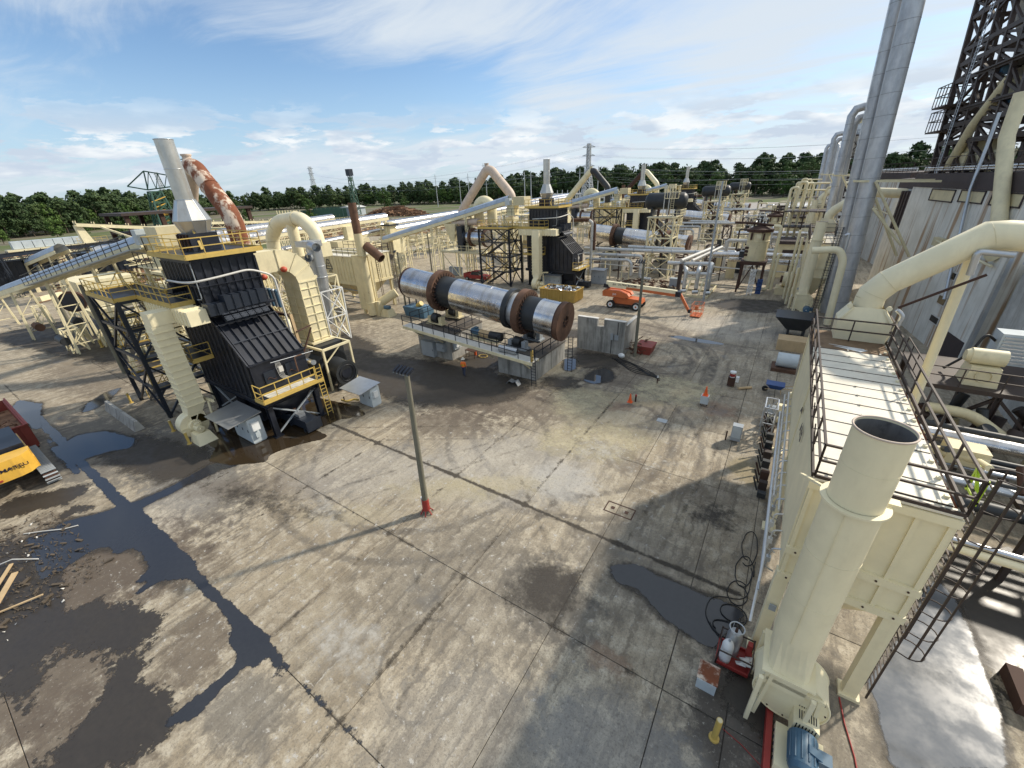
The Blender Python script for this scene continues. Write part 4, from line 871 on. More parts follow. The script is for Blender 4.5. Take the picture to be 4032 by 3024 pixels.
lam(0, 'rust stained bent pipe rising behind the nearest steel stack', 'cream_pink', 'rust_duct')
lam(1, 'pinkish bent pipe like an upturned V over the second furnace', 'cream_pink', 'cream_pink', dy=PER)
lam(2, 'bent pipe with one cream leg and one black leg over the third furnace', 'cream', 'tank_black', dy=2*PER)
lam(3, 'bent pipe with a rusty leg and a clean cream leg beside the farthest furnace', 'dark_rust', 'cream_clean', dy=3*PER)

# ------------------------------------------------------------------ inverted U pipe and cyclone
u = thing('u_pipe', 'thick cream upturned U pipe between the cyclone and the rusty stack', 'pipe', (-50, 28.6, 0))
pts = bend([(-55.0, 28.6, 9.6), (-54.6, 28.6, 11.6), (-52.2, 28.6, 13.3), (-47.4, 28.6, 13.7), (-45.2, 28.6, 12.3), (-45.1, 28.6, 11.0)], 1.1, 5)
MB().tube(pts, .78, 18).build('bend', 'cream_clean', u)
MB().cyl((-49.6, 28.6, 9.4), (-49.6, 28.6, 13.0), .62, .62, 16).build('middle_leg', 'cream_clean', u)
for p, d in (((-52.9, 28.6, 12.9), (.9, 0, .4)), ((-48.2, 28.6, 13.6), (1, 0, .05)), ((-54.7, 28.6, 11), (0, 0, 1))): MB().ring(p, d, .8, .05).build('flange_ring', 'cream_old', u)
for i in range(9): MB().cyl((-52+.6*i, 28.6, 14.1+.02*i), (-52+.6*i, 28.6, 14.5), .045, .045, 6).build('stub', 'cream', u)
MB().box(-56.0, -54.0, 27.7, 29.5, 7.4, 9.7).box(-46.2, -44.2, 27.7, 29.5, 9.6, 11.1).build('junction_box', 'cream', u)
s = MB(); lattice(s, -55.9, -44.3, 27.9, 29.4, 0, 7.4, 2, .18, .1); s.build('support_frame', 'cream', u)
c = thing('cyclone', 'galvanised silver cyclone on a white braced frame beside the bent duct', 'cyclone', (-43.8, 27.0, 0))
CX, CY = -44.2, 27.3
MB().cyl((CX, CY, 7.6), (CX, CY, 10.9), .80, .80, 24).build('drum', 'galv', c)
MB().cyl((CX, CY, 10.9), (CX, CY, 11.5), 1.0, 1.0, 12).build('top_drum', 'galv', c)
MB().cyl((CX, CY, 2.0), (CX, CY, 7.6), .22, .80, 24).build('cone', 'galv', c)
MB().hollow((CX+.2, CY-.4, 11.1), (CX+1.7, CY-.7, 10.9), .5, .44, 18).build('inlet', 'galv', c)
MB().hollow((CX, CY-.6, 9.9), (CX+.5, CY-1.2, 9.8), .42, .36, 18).build('inlet', 'galv', c)
MB().box(CX-2.4, CX+.3, CY-.6, CY+.6, 10.8, 11.4).build('cross_duct', 'galv', c)
MB().ring((CX, CY, 8.8), (0, 0, 1), .82, .03).ring((CX, CY, 7.6), (0, 0, 1), .82, .04).build('band', 'galv', c)
s = MB(); lattice(s, CX-1.3, CX+1.3, CY-1.2, CY+1.3, 0, 6.2, 2, .12, .08, -.15); s.build('white_frame', 'white', c)

# ------------------------------------------------------------------ dust collector with rusty stack (behind the kiln)
def make_scrubber():
    s = thing('dust_collector', 'long cream dust collector with rust runs and black emblem behind the cyclone', 'dust collector', (-53, 40, 0), 'cream dust collectors')
    X0, X1, Y0, Y1 = -60.5, -49.9, 36.6, 42.6
    b = MB().box(X0, X1, Y0, Y1, 4.4, 8.0).build('housing', 'cream_old', s)
    for i in range(15): MB().box(X0+.4+.7*i, X0+.46+.7*i, Y0-.06, Y0-.003, 4.5, 7.9).build('rib', 'cream_old', b)
    for i in range(8): MB().box(X1+.003, X1+.06, Y0+.3+.75*i, Y0+.36+.75*i, 4.5, 7.9).build('rib', 'cream_old', b)
    MB().box(X0-.1, X1+.1, Y0-.12, Y0-.0, 4.1, 4.4).box(X1, X1+.12, Y0, Y1, 4.1, 4.4).build('sill_beam', 'cream_old', b)
    MB().box(X0-.1, X1+.1, Y0-.1, Y1+.1, 8.0, 8.1).build('roof', 'roof_white', s)
    for y in (38.2, 40.4): MB().box(X0+.6, X1-.6, y, y+.35, 8.1, 8.35).build('roof_beam', 'cream_old', s)
    railing(s, [(X0, Y0, 8.1), (X1, Y0, 8.1), (X1, Y1, 8.1), (X0, Y1, 8.1)], 'brown_steel', sp=1.3, toe=False)
    for x in (-60.2, -55, -50.2):
        for y in (36.8, 42.4): MB().box(x-.2, x+.2, y-.2, y+.2, 0, 4.4).build('leg', 'cream_old', s)
    h = MB()
    for i in range(3): h.taper((-59+3.2*i, -58.2+3.2*i, 39.2, 40.0), (-60.3+3.4*i, -57.0+3.4*i, 36.9, 42.3), 1.8, 4.4)
    h.build('hopper', 'cream_old', s)
    pp = MB()
    for z in (1.2, 2.0, 3.0): pp.tube([(-60, 37.6, z), (-51, 37.6, z)], .09, 6)
    pp.build('pipe_run', 'grey_box', s)
    MB().box(-49.85, -48.3, 35.9, 37.9, 1.0, 8.4).build('riser', 'cream_old', s)
    for i in range(3): MB().box(-48.297, -48.22, 36.2+.6*i, 36.3+.6*i, 1.2, 8.2).build('rib', 'cream_old', s)
    MB().taper((-49.5, -48.3, 36.0, 37.5), (-48.35, -47.1, 35.7, 36.9), 8.4, 8.42).build('cap_plate', 'cream_old', s)
    MB().cyl((-48.1, 36.4, .2), (-48.1, 36.4, 11.2), .60, .56, 20).build('stack_lower', 'cream_old', s)
    MB().ring((-48.1, 36.4, 8.3), (0, 0, 1), .6, .06).ring((-48.1, 36.4, 2.0), (0, 0, 1), .62, .06).build('stack_band', 'cream', s)
    MB().hollow((-48.1, 36.4, 11.2), (-48.1, 36.4, 14.9), .52, .49, 20).build('stack_upper', 'rust', s)
    MB().hollow((-47.5, 36.9, 9.6), (-45.2, 37.2, 8.0), .60, .55, 20).build('side_stub', 'rust', s)
    MB().cyl((-47.6, 37.5, 1.7), (-45.9, 39.3, 3.0), .62, .62, 18).build('suction_pipe', 'cream_old', s)
    f = MB(); f.taper((-47.0, -45.2, 36.7, 38.2), (-46.6, -45.6, 36.9, 38.0), 0, 1.0); f.box(-47.7, -47.0, 36.6, 38.0, 0, 2.1); fb = f.build('fan_base', 'cream_old', s)
    MB().cyl((-46.5, 37.3, 1.25), (-45.6, 37.5, 1.25), .26, .26, 14).build('fan_motor', 'motor_blue', fb)
    ladder(s, (-50.0, 42.8, 0.2), (-50.0, 42.8, 9.2), 'brown_steel', .5, (1, 0, 0), True, cage_dir=(0, 1, 0))
    ladder(s, (-47.9, 38.6, 2.0), (-48.0, 38.6, 8), 'brown_steel', .4, (1, 0, 0))
    # emblem: open peak over a cross bar, small lettering under it
    e = MB()
    for a, b in (((-57.1, 6.1), (-56.6, 7.4)), ((-56.6, 7.4), (-56.1, 7.4)), ((-56.1, 7.4), (-55.6, 6.1)), ((-57.1, 6.1), (-55.6, 6.1)), ((-56.6, 6.9), (-56.1, 6.9)), ((-56.8, 6.5), (-55.9, 6.5))): e.bar((a[0], Y0-.075, a[1]), (b[0], Y0-.075, b[1]), .12, .02, (0, 1, 0))
    e.build('emblem', 'lettering', s)
    text3d('ATS', .42, 'lettering', frame_m((-56.2, Y0-.075, 5.75), (1, 0, 0), (0, 0, 1)), s)
    return s
S0 = make_scrubber()
copy_tree(S0, (0, PER, 0), 'cream dust collector seen behind the second kiln and its furnace', skip=('lettering', 'emblem'))
copy_tree(S0, (0, 2*PER, 0), 'cream dust collector far back behind the third kiln', skip=('lettering', 'emblem'))

# ------------------------------------------------------------------ rotary kiln on its piers
def make_kiln():
    k = thing('rotary_dryer', 'long polished steel rotary drum with rusty rings on concrete piers', 'rotary drum', (-25, 31.7, 0), 'polished rotary drums')
    Y = 31.7
    def P(x): return Vector((x, Y, 4.87+.102*(-15.2-x)))
    def cy(a, b, r, m, name, r1=None): return MB().cyl(P(a), P(b), r, r1 or r, 48).build(name, m, k)
    cy(-34.6, -34.35, 1.62, 'dark_rust', 'end_ring'); cy(-34.35, -30.1, 1.60, 'polished_steel', 'shell'); cy(-29.5, -27.6, 1.58, 'tank_black', 'bare_shell')
    cy(-27.6, -21.2, 1.64, 'polished_steel', 'shell'); cy(-21.2, -20.7, 1.9, 'tank_black', 'gear_ring'); cy(-20.7, -19.9, 1.60, 'galv', 'shell')
    cy(-19.3, -17.8, 1.58, 'tank_black', 'bare_shell'); cy(-17.8, -15.9, 1.63, 'polished_steel', 'shell')
    MB().hollow(P(-15.9), P(-15.75), 1.75, 1.3, 48).build('end_flange', 'dark_rust', k)
    MB().hollow(P(-15.75), P(-15.35), 1.78, .55, 48).build('end_plate', 'rust', k)
    MB().cyl(P(-15.7), P(-15.5), .6, .6, 20).build('end_hole', 'black', k)
    a = MB()
    for i in range(5): t_ = 2*PI*i/5; c_ = P(-15.42); a.bar(c_, c_+Vector((0, math.cos(t_)*.55, math.sin(t_)*.55)), .06)
    a.build('spokes', 'rust', k)
    for x, r in ((-29.8, 2.12), (-19.6, 2.12)):
        rg = MB().hollow(P(x-.32), P(x+.32), r, 1.6, 56).build('riding_ring', 'rust', k)
        q = MB()
        for i in range(28):
            t_ = 2*PI*i/28; c_ = P(x+.42); q.bar(c_+Vector((0, math.cos(t_)*1.62, math.sin(t_)*1.62)), c_+Vector((0, math.cos(t_)*1.9, math.sin(t_)*1.9)), .1, .25, (1, 0, 0))
        q.build('ring_lugs', 'dark_rust', rg)
    for x in (-25.5, -23.3): MB().ring(P(x), P(1)-P(0), 1.645, .012, 32).build('seam', 'polished_steel', k)
    return k
K0 = make_kiln()
kl = ['second polished rotary drum, lying behind the cream tower and pipe racks', 'third polished rotary drum seen behind the second tank tower', 'farthest polished rotary drum, below the far dark tanks']
for i in (1, 2, 3): copy_tree(K0, (0, PER*i, 0), kl[i-1])
def pier(x0, x1, y0, y1, z0, z1, label):
    m = MB().prism([(x0, 0), (x1, 0), (x1, z1), (x0, z0)], 'y', y0, y1)
    p = m.build('concrete_pier', 'pier_concrete', label=label, cat='pier', group='piers under the rotary drums'); n = int((x1-x0)/.62)
    for i in range(1, n): MB().box(x0+i*.62, x0+i*.62+.02, y0-.012, y0-.002, .05, min(z0, z1)-.05).build('board_mark', 'pier_concrete', p)
    MB().prism([(x0-.06, z0+.003), (x1+.06, z1+.003), (x1+.06, z1+.12), (x0-.06, z0+.12)], 'y', y0-.06, y1+.06).build('deck_slab', 'pier_deck', p)
    return p
for i, wh in ((0, 'the near rotary drum'), (1, 'the second rotary drum'), (2, 'the third rotary drum')):
    pA = pier(-31.4, -26.8, 28.9+PER*i, 34.2+PER*i, 3.1, 2.65, 'board marked concrete pier under the left end of '+wh)
    pB = pier(-20.9, -16.8, 28.75+PER*i, 34.6+PER*i, 2.15, 1.85, 'board marked concrete pier under the right end of '+wh)
    for p_, xs, z in ((pA, -29.8, 3.1), (pB, -19.6, 2.1)):
        for y in (30.3, 33.1):
            MB().cyl((xs-.35, y+PER*i, z+.72), (xs+.35, y+PER*i, z+.65), .5, .5, 20).cyl((xs-.8, y+PER*i, z+.74), (xs+.8, y+PER*i, z+.6), .1, .1, 8).build('support_roller', 'tank_black', p_)
            b = MB(); b.box(xs-.95, xs-.55, y-.3+PER*i, y+.3+PER*i, z+.1, z+.85); b.box(xs+.55, xs+.95, y-.3+PER*i, y+.3+PER*i, z+.1, z+.85); b.box(xs-1.1, xs+1.1, y-.5+PER*i, y+.5+PER*i, z+.05, z+.2); b.build('bearing_block', 'cream_old' if p_ is pA else 'grey_box', p_)
# walkway along the near drum
w = thing('walkway', 'cream walkway with black handrail along the piers of the near rotary drum', 'walkway', (-24, 28.3, 0))
za, zb = 3.35, 2.2
MB().bar((-32.1, 28.2, za), (-16.5, 28.2, zb), 1.15, .08).build('grating', 'pipe_white', w)
for y in (27.6, 28.8): MB().bar((-32.1, y, za-.12), (-16.5, y, zb-.12), .07, .26).build('stringer', 'cream', w)
railing(w, [(-32.1, 27.65, za+.05), (-16.5, 27.65, zb+.05)], 'black', sp=1.45, toe=False, split=True)
railing(w, [(-32.1, 28.8, za+.05), (-32.1, 34.2, za+.0)], 'black', sp=1.4, toe=False)
railing(w, [(-26.8, 33.8, 2.8), (-26.8, 28.8, 2.8), (-21.0, 28.8, 2.45), (-21.0, 30.2, 2.4), (-20.0, 30.2, 2.3)], 'black', sp=1.4, toe=False)
railing(w, [(-16.6, 28.2, 2.3), (-16.6, 34.2, 2.2)], 'black', sp=1.4, toe=False)
for x in (-30.6, -27.8, -21.5, -17.4):
    z = za+(zb-za)*(x+32.1)/15.6; MB().bar((x, 27.6, z-.2), (x, 28.8, z-1.2), .1).bar((x, 27.6, z-.2), (x, 28.8, z-.2), .1).build('bracket', 'cream', w)
ladder(w, (-16.4, 27.7, 0), (-16.45, 27.7, 3.3), 'black', .45, (1, 0, 0))
MB().box(-16.6, -16.52, 27.6, 27.9, 2.3, 3.3).build('gate_panel', 'yellow', w)
q = thing('kiln_ladder', 'dark ladder on the end of the concrete pier below the drum end plate', 'ladder', (-15.0, 32.0, 0)); ladder(q, (-15.0, 32.0, 0), (-15.05, 32.2, 3.4), 'black', .45, (1, 0, 0))
d = thing('kiln_drive', 'blue motor with cream gearbox driving the near rotary drum', 'motor', (-23.3, 30, 2.4))
MB().box(-25.0, -21.6, 29.7, 30.6, 2.42, 2.75).build('base', 'cream', d); MB().cyl((-24.9, 30.15, 3.15), (-23.9, 30.15, 3.1), .32, .32, 16).box(-24.6, -24.2, 29.95, 30.35, 3.4, 3.6).build('motor', 'motor_blue', d)
MB().cyl((-23.9, 30.15, 3.1), (-22.7, 30.15, 3.0), .34, .38, 14).build('gearbox', 'timber', d); MB().cyl((-22.7, 30.15, 3.0), (-21.4, 30.3, 2.95), .42, .42, 14).build('coupling_guard', 'tank_black', d)
MB().hollow((-20.2, 28.1, 2.85), (-18.4, 28.3, 2.7), .30, .28, 18).build('pipe_offcut', 'galv', label='short silver pipe section lying on the walkway grating', cat='pipe')
def pbox(x0, x1, z0, z1, m, label, y=28.9, d=.35):
    c = thing('switch_box', label, 'switch box', ((x0+x1)/2, y, z0), 'electrical boxes on the pier')
    MB().box(x0, x1, y-d, y-.003, z0, z1).build('housing', m, c); MB().box(x0+.04, x1-.04, y-d-.025, y-d-.002, z0+.04, z1-.04).build('door', m, c); MB().box(x1-.15, x1-.1, y-d-.05, y-d-.025, (z0+z1)/2-.1, (z0+z1)/2+.1).build('handle', 'black', c)
pbox(-30.6, -28.9, .1, 1.75, 'grey_box', 'large grey double switch box on the left concrete pier', d=.5)
pbox(-28.6, -27.5, .9, 1.75, 'grey_box', 'smaller grey switch box on the pier, right of the double one')
c = thing('switch_stand', 'pale switch panel at the right corner of the left pier near the worker', 'switch box', (-26, 29.6, 0))
MB().box(-26.78, -26.6, 29.2, 30.3, 1.1, 2.1).build('panel', 'pale_box', c); MB().box(-26.598, -26.5, 29.4, 29.8, 1.3, 1.8).box(-26.598, -26.5, 29.9, 30.1, 1.3, 1.8).build('meter', 'white', c)
q = thing('work_table', 'dark metal trestle table beside the left pier', 'table', (-25.4, 30.6, 0)); MB().box(-26.2, -24.9, 30.2, 30.8, .78, .83).build('table_top', 'dark_rust', q)
for x in (-26.1, -25.0):
    for y in (30.25, 30.75): MB().bar((x, y, 0), (x, y, .78), .05).build('leg', 'dark_rust', q)

# ------------------------------------------------------------------ near dust collector with stack (right foreground)
def make_baghouse():
    b = thing('baghouse', 'large cream dust collector with white sheet roof and brown railing, nearest on the right', 'dust collector', (3.5, 18, 0), 'cream dust collectors on the right')
    X0, X1, Y0, Y1, Z0, Z1 = 1.95, 5.0, 12.3, 27.0, 4.2, 8.15
    h = MB().box(X0, X1, Y0, Y1, Z0, Z1).build('housing', 'cream_clean', b)
    # front face panels between posts
    for x in (X0, 3.0, 3.62, 4.24, X1-.12): MB().box(x, x+.11, Y0-.07, Y0-.003, Z0+.05, Z1-.32).build('rib', 'cream_clean', h)
    for z in (Z1-.3, 5.25, 4.12): MB().box(X0-.06, X1+.06, Y0-.13, Y0-.002, z, z+.26).build('front_beam', 'cream_clean', h)
    for x in (2.15, 2.9, 3.5, 4.1, 4.8):
        for z in (5.38, 4.25): MB().cyl((x, Y0-.132, z), (x, Y0-.16, z), .03, .03, 8).build('bolt', 'dark_rust', h)
    for i in (0, 6, 12): MB().box(X0-.05, X0-.003, Y0+1.15*i, Y0+1.15*i+.07, Z0, Z1).build('rib', 'cream_clean', h)
    for i in range(13): MB().box(X1+.003, X1+.06, Y0+1.15*i, Y0+1.15*i+.07, Z0, Z1).build('rib', 'cream_clean', h)
    for y in (Y0+.03, Y0+7, Y1-.2):
        for x in (X0+.12, X1-.16):
            m = MB(); m.box(x-.18, x+.2, y-.05, y+.3, .12, Z0); m.box(x-.28, x+.3, y-.15, y+.4, .0, .12); m.build('leg', 'cream_clean', b)
    hp = MB()
    for i in range(2): hp.taper((3.2, 3.8, 14.2+7*i, 17.2+7*i), (X0+.05, X1-.05, Y0+.1+7.3*i, Y0+7.3+7.3*i), 1.6, Z0-.003)
    hp.build('hopper', 'cream_clean', b)
    for i in range(14):                          # roof sheets with raised joints
        y = Y0+.25+.87*i
        if i < 13: MB().box(X0+.02, X1-.1-(0 if i else 0), y+.004, y+.866, Z1+.02, Z1+.08+random.uniform(0, .008)).build('roof_panel', 'roof_white', b)
        j = MB(); j.box(X0+.03, X1-.12, y-.012, y+.010, Z1+.06, Z1+.105); j.build('panel_joint', 'brown_steel', b)
        for x in (X0+.35, 3.4, X1-.4): MB().box(x-.035, x+.035, y-.06, y+.05, Z1+.126, Z1+.15).build('clamp', 'roof_white', b)
        MB().box(X1-.24, X1-.14, y+.3, y+.4, Z1+.083, Z1+.16).build('clip', 'cream_clean', b)
    MB().box(X0, X1, Y0-.1, Y0+.22, Z1+.0, Z1+.07).build('front_lip', 'roof_white', b)
    MB().box(X0, X1, Y0, Y1, Z1+.002, Z1+.018).build('roof_deck', 'rust_duct', b)
    MB().box(X0+.02, X1-.05, Y0+11.6, Y1, Z1+.02, Z1+.06).build('bare_deck', 'dark_rust' if False else 'deck_brown', b)
    for a in (((2.7, 24.7), (4.1, 24.5), (4.0, 24.3)), ((2.9, 24.45), (3.9, 24.0), (4.2, 24.35))): MB().prism(list(a), 'z', Z1+.063, Z1+.075).build('sheet_scrap', 'white', b)
    z = Z1+.1
    railing(b, [(X0+.02, Y0-.05, z), (X1+.05, Y0-.05, z)], 'brown_steel', sp=1.55, toe=False, split=True, r=.03)
    railing(b, [(X1+.05, Y0-.05, z), (X1+.05, Y1, z)], 'brown_steel', sp=1.8, toe=False, split=True, r=.03)
    railing(b, [(X0+.02, Y0-.05, z), (X0+.02, Y1, z)], 'brown_steel', sp=1.8, toe=False, split=True, r=.03)
    railing(b, [(X0+.02, Y1-1.6, z), (X1+.05, Y1-1.6, z)], 'brown_steel', sp=1.5, toe=False, split=True, r=.03)
    for a, c_ in (((X0+.02, Y0-.06, z), (X1+.05, Y0-.06, z)), ((X1+.06, Y0, z), (X1+.06, Y1, z)), ((X0-.02, Y0, z), (X0-.02, Y1, z))): MB().bar(a, c_, .06, .14).build('kick_plate', 'brown_steel', b)
    for i in range(9): MB().bar((X0-.02, Y0+1.2+1.5*i, z), (X0-.18, Y0+1.2+1.5*i, z+1.0), .035).build('rail_stay', 'brown_steel', b)
    ladder(b, (X1+.28, Y0+.35, .2), (X1+.28, Y0+.35, z+1.1), 'brown_steel', .5, (0, 1, 0), True, cage_dir=(1, 0, 0), cage0=2.6)
    g = MB(); g.box(X1+.08, X1+.13, Y0+.0, Y0+.75, z+.35, z+.42); g.box(X1+.08, X1+.13, Y0, Y0+.75, z+.95, z+1.02); g.bar((X1+.1, Y0+.03, z+.38), (X1+.1, Y0+.72, z+.98), .06); g.box(X1+.08, X1+.13, Y0+.0, Y0+.07, z+.3, z+1.05); g.box(X1+.08, X1+.13, Y0+.68, Y0+.75, z+.3, z+1.05)
    g.build('safety_gate', 'lime', b)
    # pipes and fittings up the left side
    for k, x in enumerate((1.78, 1.62)): MB().tube([(x, Y0+3+1.2*k, 4.4-.3*k), (x, Y0+14, 4.5-.2*k)], .045, 6).build('header_pipe', 'pipe_white', b)
    for i in range(14):
        y = Y0+.8+.95*i; q = MB(); q.tube(bend([(X0-.02, y, 4.5), (X0-.28, y, 4.4), (X0-.30, y+.1, 3.4), (X0-.02, y+.12, 3.3)], .12), .03, 6); q.box(X0-.36, X0-.22, y-.06, y+.10, 3.8, 4.0); q.build('pulse_valve', 'pipe_white' if i % 3 else 'galv', b)
    MB().tube(bend([(X0-.32, Y0-.1, 1.6), (X0-.32, Y0+1.5, 3.2), (X0-.36, Y0+13.5, 3.4)], .3), .045, 8).build('air_pipe', 'white', b)
    MB().tube([(X0-.3, Y0+.5, 2.6), (X0-.3, Y0+14, 2.7)], .04, 6).build('conduit', 'galv', b)
    MB().tube(bend([(2.35, Y0-.12, 6.5), (2.4, Y0-.16, 5.7), (2.62, Y0-.18, 5.4), (2.58, Y0-.18, 4.2), (2.4, Y0-.1, 3.2)], .12), .025, 6).build('hose', 'cable', b)
    MB().box(2.0, 2.2, Y0-.12, Y0-.06, 2.55, 2.8).build('junction_box', 'grey_box', b)
    MB().box(X0-.035, X0-.02, 0, 0, 0, 0) if False else None
    text3d('ATS', .62, 'lettering', frame_m((X0-.06, 17.2, 6.9), (0, -1, 0), (0, 0, 1)), b, depth=.004)
    MB().prism([(19.0, 6.95), (19.35, 6.75), (19.0, 7.15), (18.7, 6.95)], 'x', X0-.075, X0-.06).build('emblem', 'lettering', b)
    return b
m_, t_ = newmat('deck_brown'); p_ = pos(t_); n_ = t_.noise(p_, 1.5, 8, .65); MAT['deck_brown'] = finish(m_, t_, t_.mix(t_.ramp(n_, .3, .7), (.14, .085, .045), (.24, .16, .09)), .85, 0, n_, .3, .01)
BH0 = make_baghouse()
copy_tree(BH0, (0, PER, 0), 'cream dust collector with brown railing behind the elbow duct', skip=('lettering', 'emblem', 'bolt', 'clamp', 'clip', 'sheet_scrap', 'safety_gate'))
copy_tree(BH0, (0, 2*PER, 0), 'cream dust collector far back beside the silver stacks', skip=('lettering', 'emblem', 'bolt', 'clamp', 'clip', 'sheet_scrap', 'safety_gate', 'pulse_valve', 'rib', 'panel_joint'))
def make_vent():
    s = thing('vent_stack', 'cream cylindrical vent stack rising from the fan in the right foreground', 'stack', (2.6, 10.9, 0), 'cream vent stacks')
    X, Y = 2.62, 10.75
    MB().hollow((X, Y, 8.85), (X, Y, 10.85), .56, .545, 48).build('upper_pipe', 'cream_clean', s)
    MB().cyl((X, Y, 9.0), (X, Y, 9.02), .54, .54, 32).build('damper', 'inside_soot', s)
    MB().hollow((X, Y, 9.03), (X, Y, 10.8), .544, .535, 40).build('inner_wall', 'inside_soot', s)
    MB().ring((X, Y, 10.85), (0, 0, 1), .565, .025, 40).build('rim', 'cream_pink', s)
    MB().hollow((X, Y, 8.78), (X, Y, 8.84), .70, .56, 40).build('flange', 'cream_clean', s)
    for zz in (7.1, 5.4): MB().ring((X, Y, zz), (0, 0, 1), .606, .008, 40).build('weld_seam', 'cream', s)
    MB().bar((X-.2, Y-.592, 8.7), (X-.2, Y-.592, 3.8), .012).build('weld_seam', 'cream', s)
    MB().ring((X, Y, 9.9), (0, 0, 1), .561, .006, 40).build('weld_seam', 'cream', s)
    MB().cyl((X, Y, 3.7), (X, Y, 8.78), .61, .60, 48).build('lower_pipe', 'cream_clean', s)
    t = MB(); n = 24; a = [(X+.61*math.cos(2*PI*(i+.5)/n), Y+.61*math.sin(2*PI*(i+.5)/n), 3.75) for i in range(n)]; c_ = []
    for i in range(n):
        an = 2*PI*(i+.5)/n; cx, sx = math.cos(an), math.sin(an); k = 1/max(abs(cx), abs(sx)); c_.append((X+.05+.52*cx*k, Y+.0+.62*sx*k, 2.4))
    t.add(a+c_, [(i, n+i, n+(i+1) % n, (i+1) % n) for i in range(n)]); t.build('transition', 'cream_clean', s)
    for sx in (-1, 1): MB().bar((X+sx*.62, Y+.25, 8.8), (X+sx*.95, Y+1.5, 8.2 if sx < 0 else 8.3), .09, .06).build('stay', 'cream_clean', s)
    MB().box(X+.5, X+.85, Y+.1, Y+.35, 8.8, 8.92).build('clamp', 'cream_clean', s)
    fh = MB(); FX = X+.32; N = 44
    fh.prism([(FX+.98*math.cos(2*PI*i/N), 1.36+.98*math.sin(2*PI*i/N)) for i in range(N)], 'y', Y-.5, Y+.5); fh.box(X-.48, X+.6, Y-.62, Y+.62, 1.7, 2.42); o = fh.build('fan_housing', 'cream_clean', s)
    for yy in (Y-.5, Y+.5): MB().ring((FX, yy, 1.36), (0, 1, 0), .98, .03, 40).build('housing_rim', 'cream_clean', o)
    for i in range(12): a_ = 2*PI*i/12; MB().cyl((FX+.9*math.cos(a_), Y-.5, 1.36+.9*math.sin(a_)), (FX+.9*math.cos(a_), Y-.53, 1.36+.9*math.sin(a_)), .025, .025, 6).build('bolt', 'dark_rust', o)
    MB().bar((FX-.62, Y-.56, 2.3), (FX-.75, Y-.62, .1), .16, .1).bar((FX+.62, Y-.56, 2.0), (FX+.75, Y-.62, .1), .16, .1).build('front_leg', 'cream_clean', s)
    MB().box(FX-.75, FX+.75, Y-.62, Y-.5, 1.9, 2.05).build('front_beam', 'cream_clean', s)
    MB().box(X-.62, X+.74, Y-.75, Y+.75, 2.38, 2.44).build('flange', 'cream_clean', s)
    for x in (X-.6, X+.72): 
        for y in (Y-.9, Y+.7): MB().box(x-.06, x+.06, y-.06, y+.06, 0, 2.3).build('leg', 'cream_clean', s)
    b = MB(); b.box(2.78, 4.0, 8.7, 9.95, .05, .48); b.build('motor_base', 'cream_clean', s)
    for i in range(5): MB().cyl((2.779, 8.95+.2*i, .3), (2.76, 8.95+.2*i, .3), .05, .05, 10).build('base_hole', 'black', s)
    g = MB(); g.prism([(3.1, .5), (3.75, .5), (3.75, 1.15), (3.55, 1.32), (3.3, 1.32), (3.1, 1.15)], 'y', 9.75, 10.55); gg = g.build('belt_guard', 'cream_clean', s)
    for r in range(2):
        for i in range(8): MB().box(3.2+.06*i, 3.225+.06*i, 9.85+.36*r, 10.12+.36*r, 1.321, 1.326).build('slot', 'black', gg)
    for i in range(7): MB().box(3.16+.08*i, 3.19+.08*i, 9.744, 9.749, .75, 1.2).build('slot', 'black', gg)
    m = MB(); m.cyl((3.4, 8.75, .85), (3.4, 9.65, .85), .36, .36, 24); m.cyl((3.4, 8.62, .85), (3.4, 8.76, .85), .30, .36, 24)
    for i in range(14): t_ = 2*PI*i/14; m.bar((3.4+.37*math.cos(t_), 8.85, .85+.37*math.sin(t_)), (3.4+.37*math.cos(t_), 9.6, .85+.37*math.sin(t_)), .03, .03)
    mo = m.build('motor', 'motor_blue', s)
    MB().box(3.72, 4.05, 9.05, 9.4, .75, 1.1).bar((3.45, 9.2, 1.2), (3.8, 9.2, 1.05), .22, .12).build('terminal_box', 'motor_blue', mo); MB().box(3.3, 3.42, 8.605, 8.62, .85, .95).build('name_plate', 'white', mo)
    return s
V0 = make_vent()
copy_tree(V0, (0, PER, 0), 'cream vent stack standing behind the elbow duct beside the silver stacks')
copy_tree(V0, (0, 2*PER, 0), 'cream vent stack in the distance right of the far cream tank')

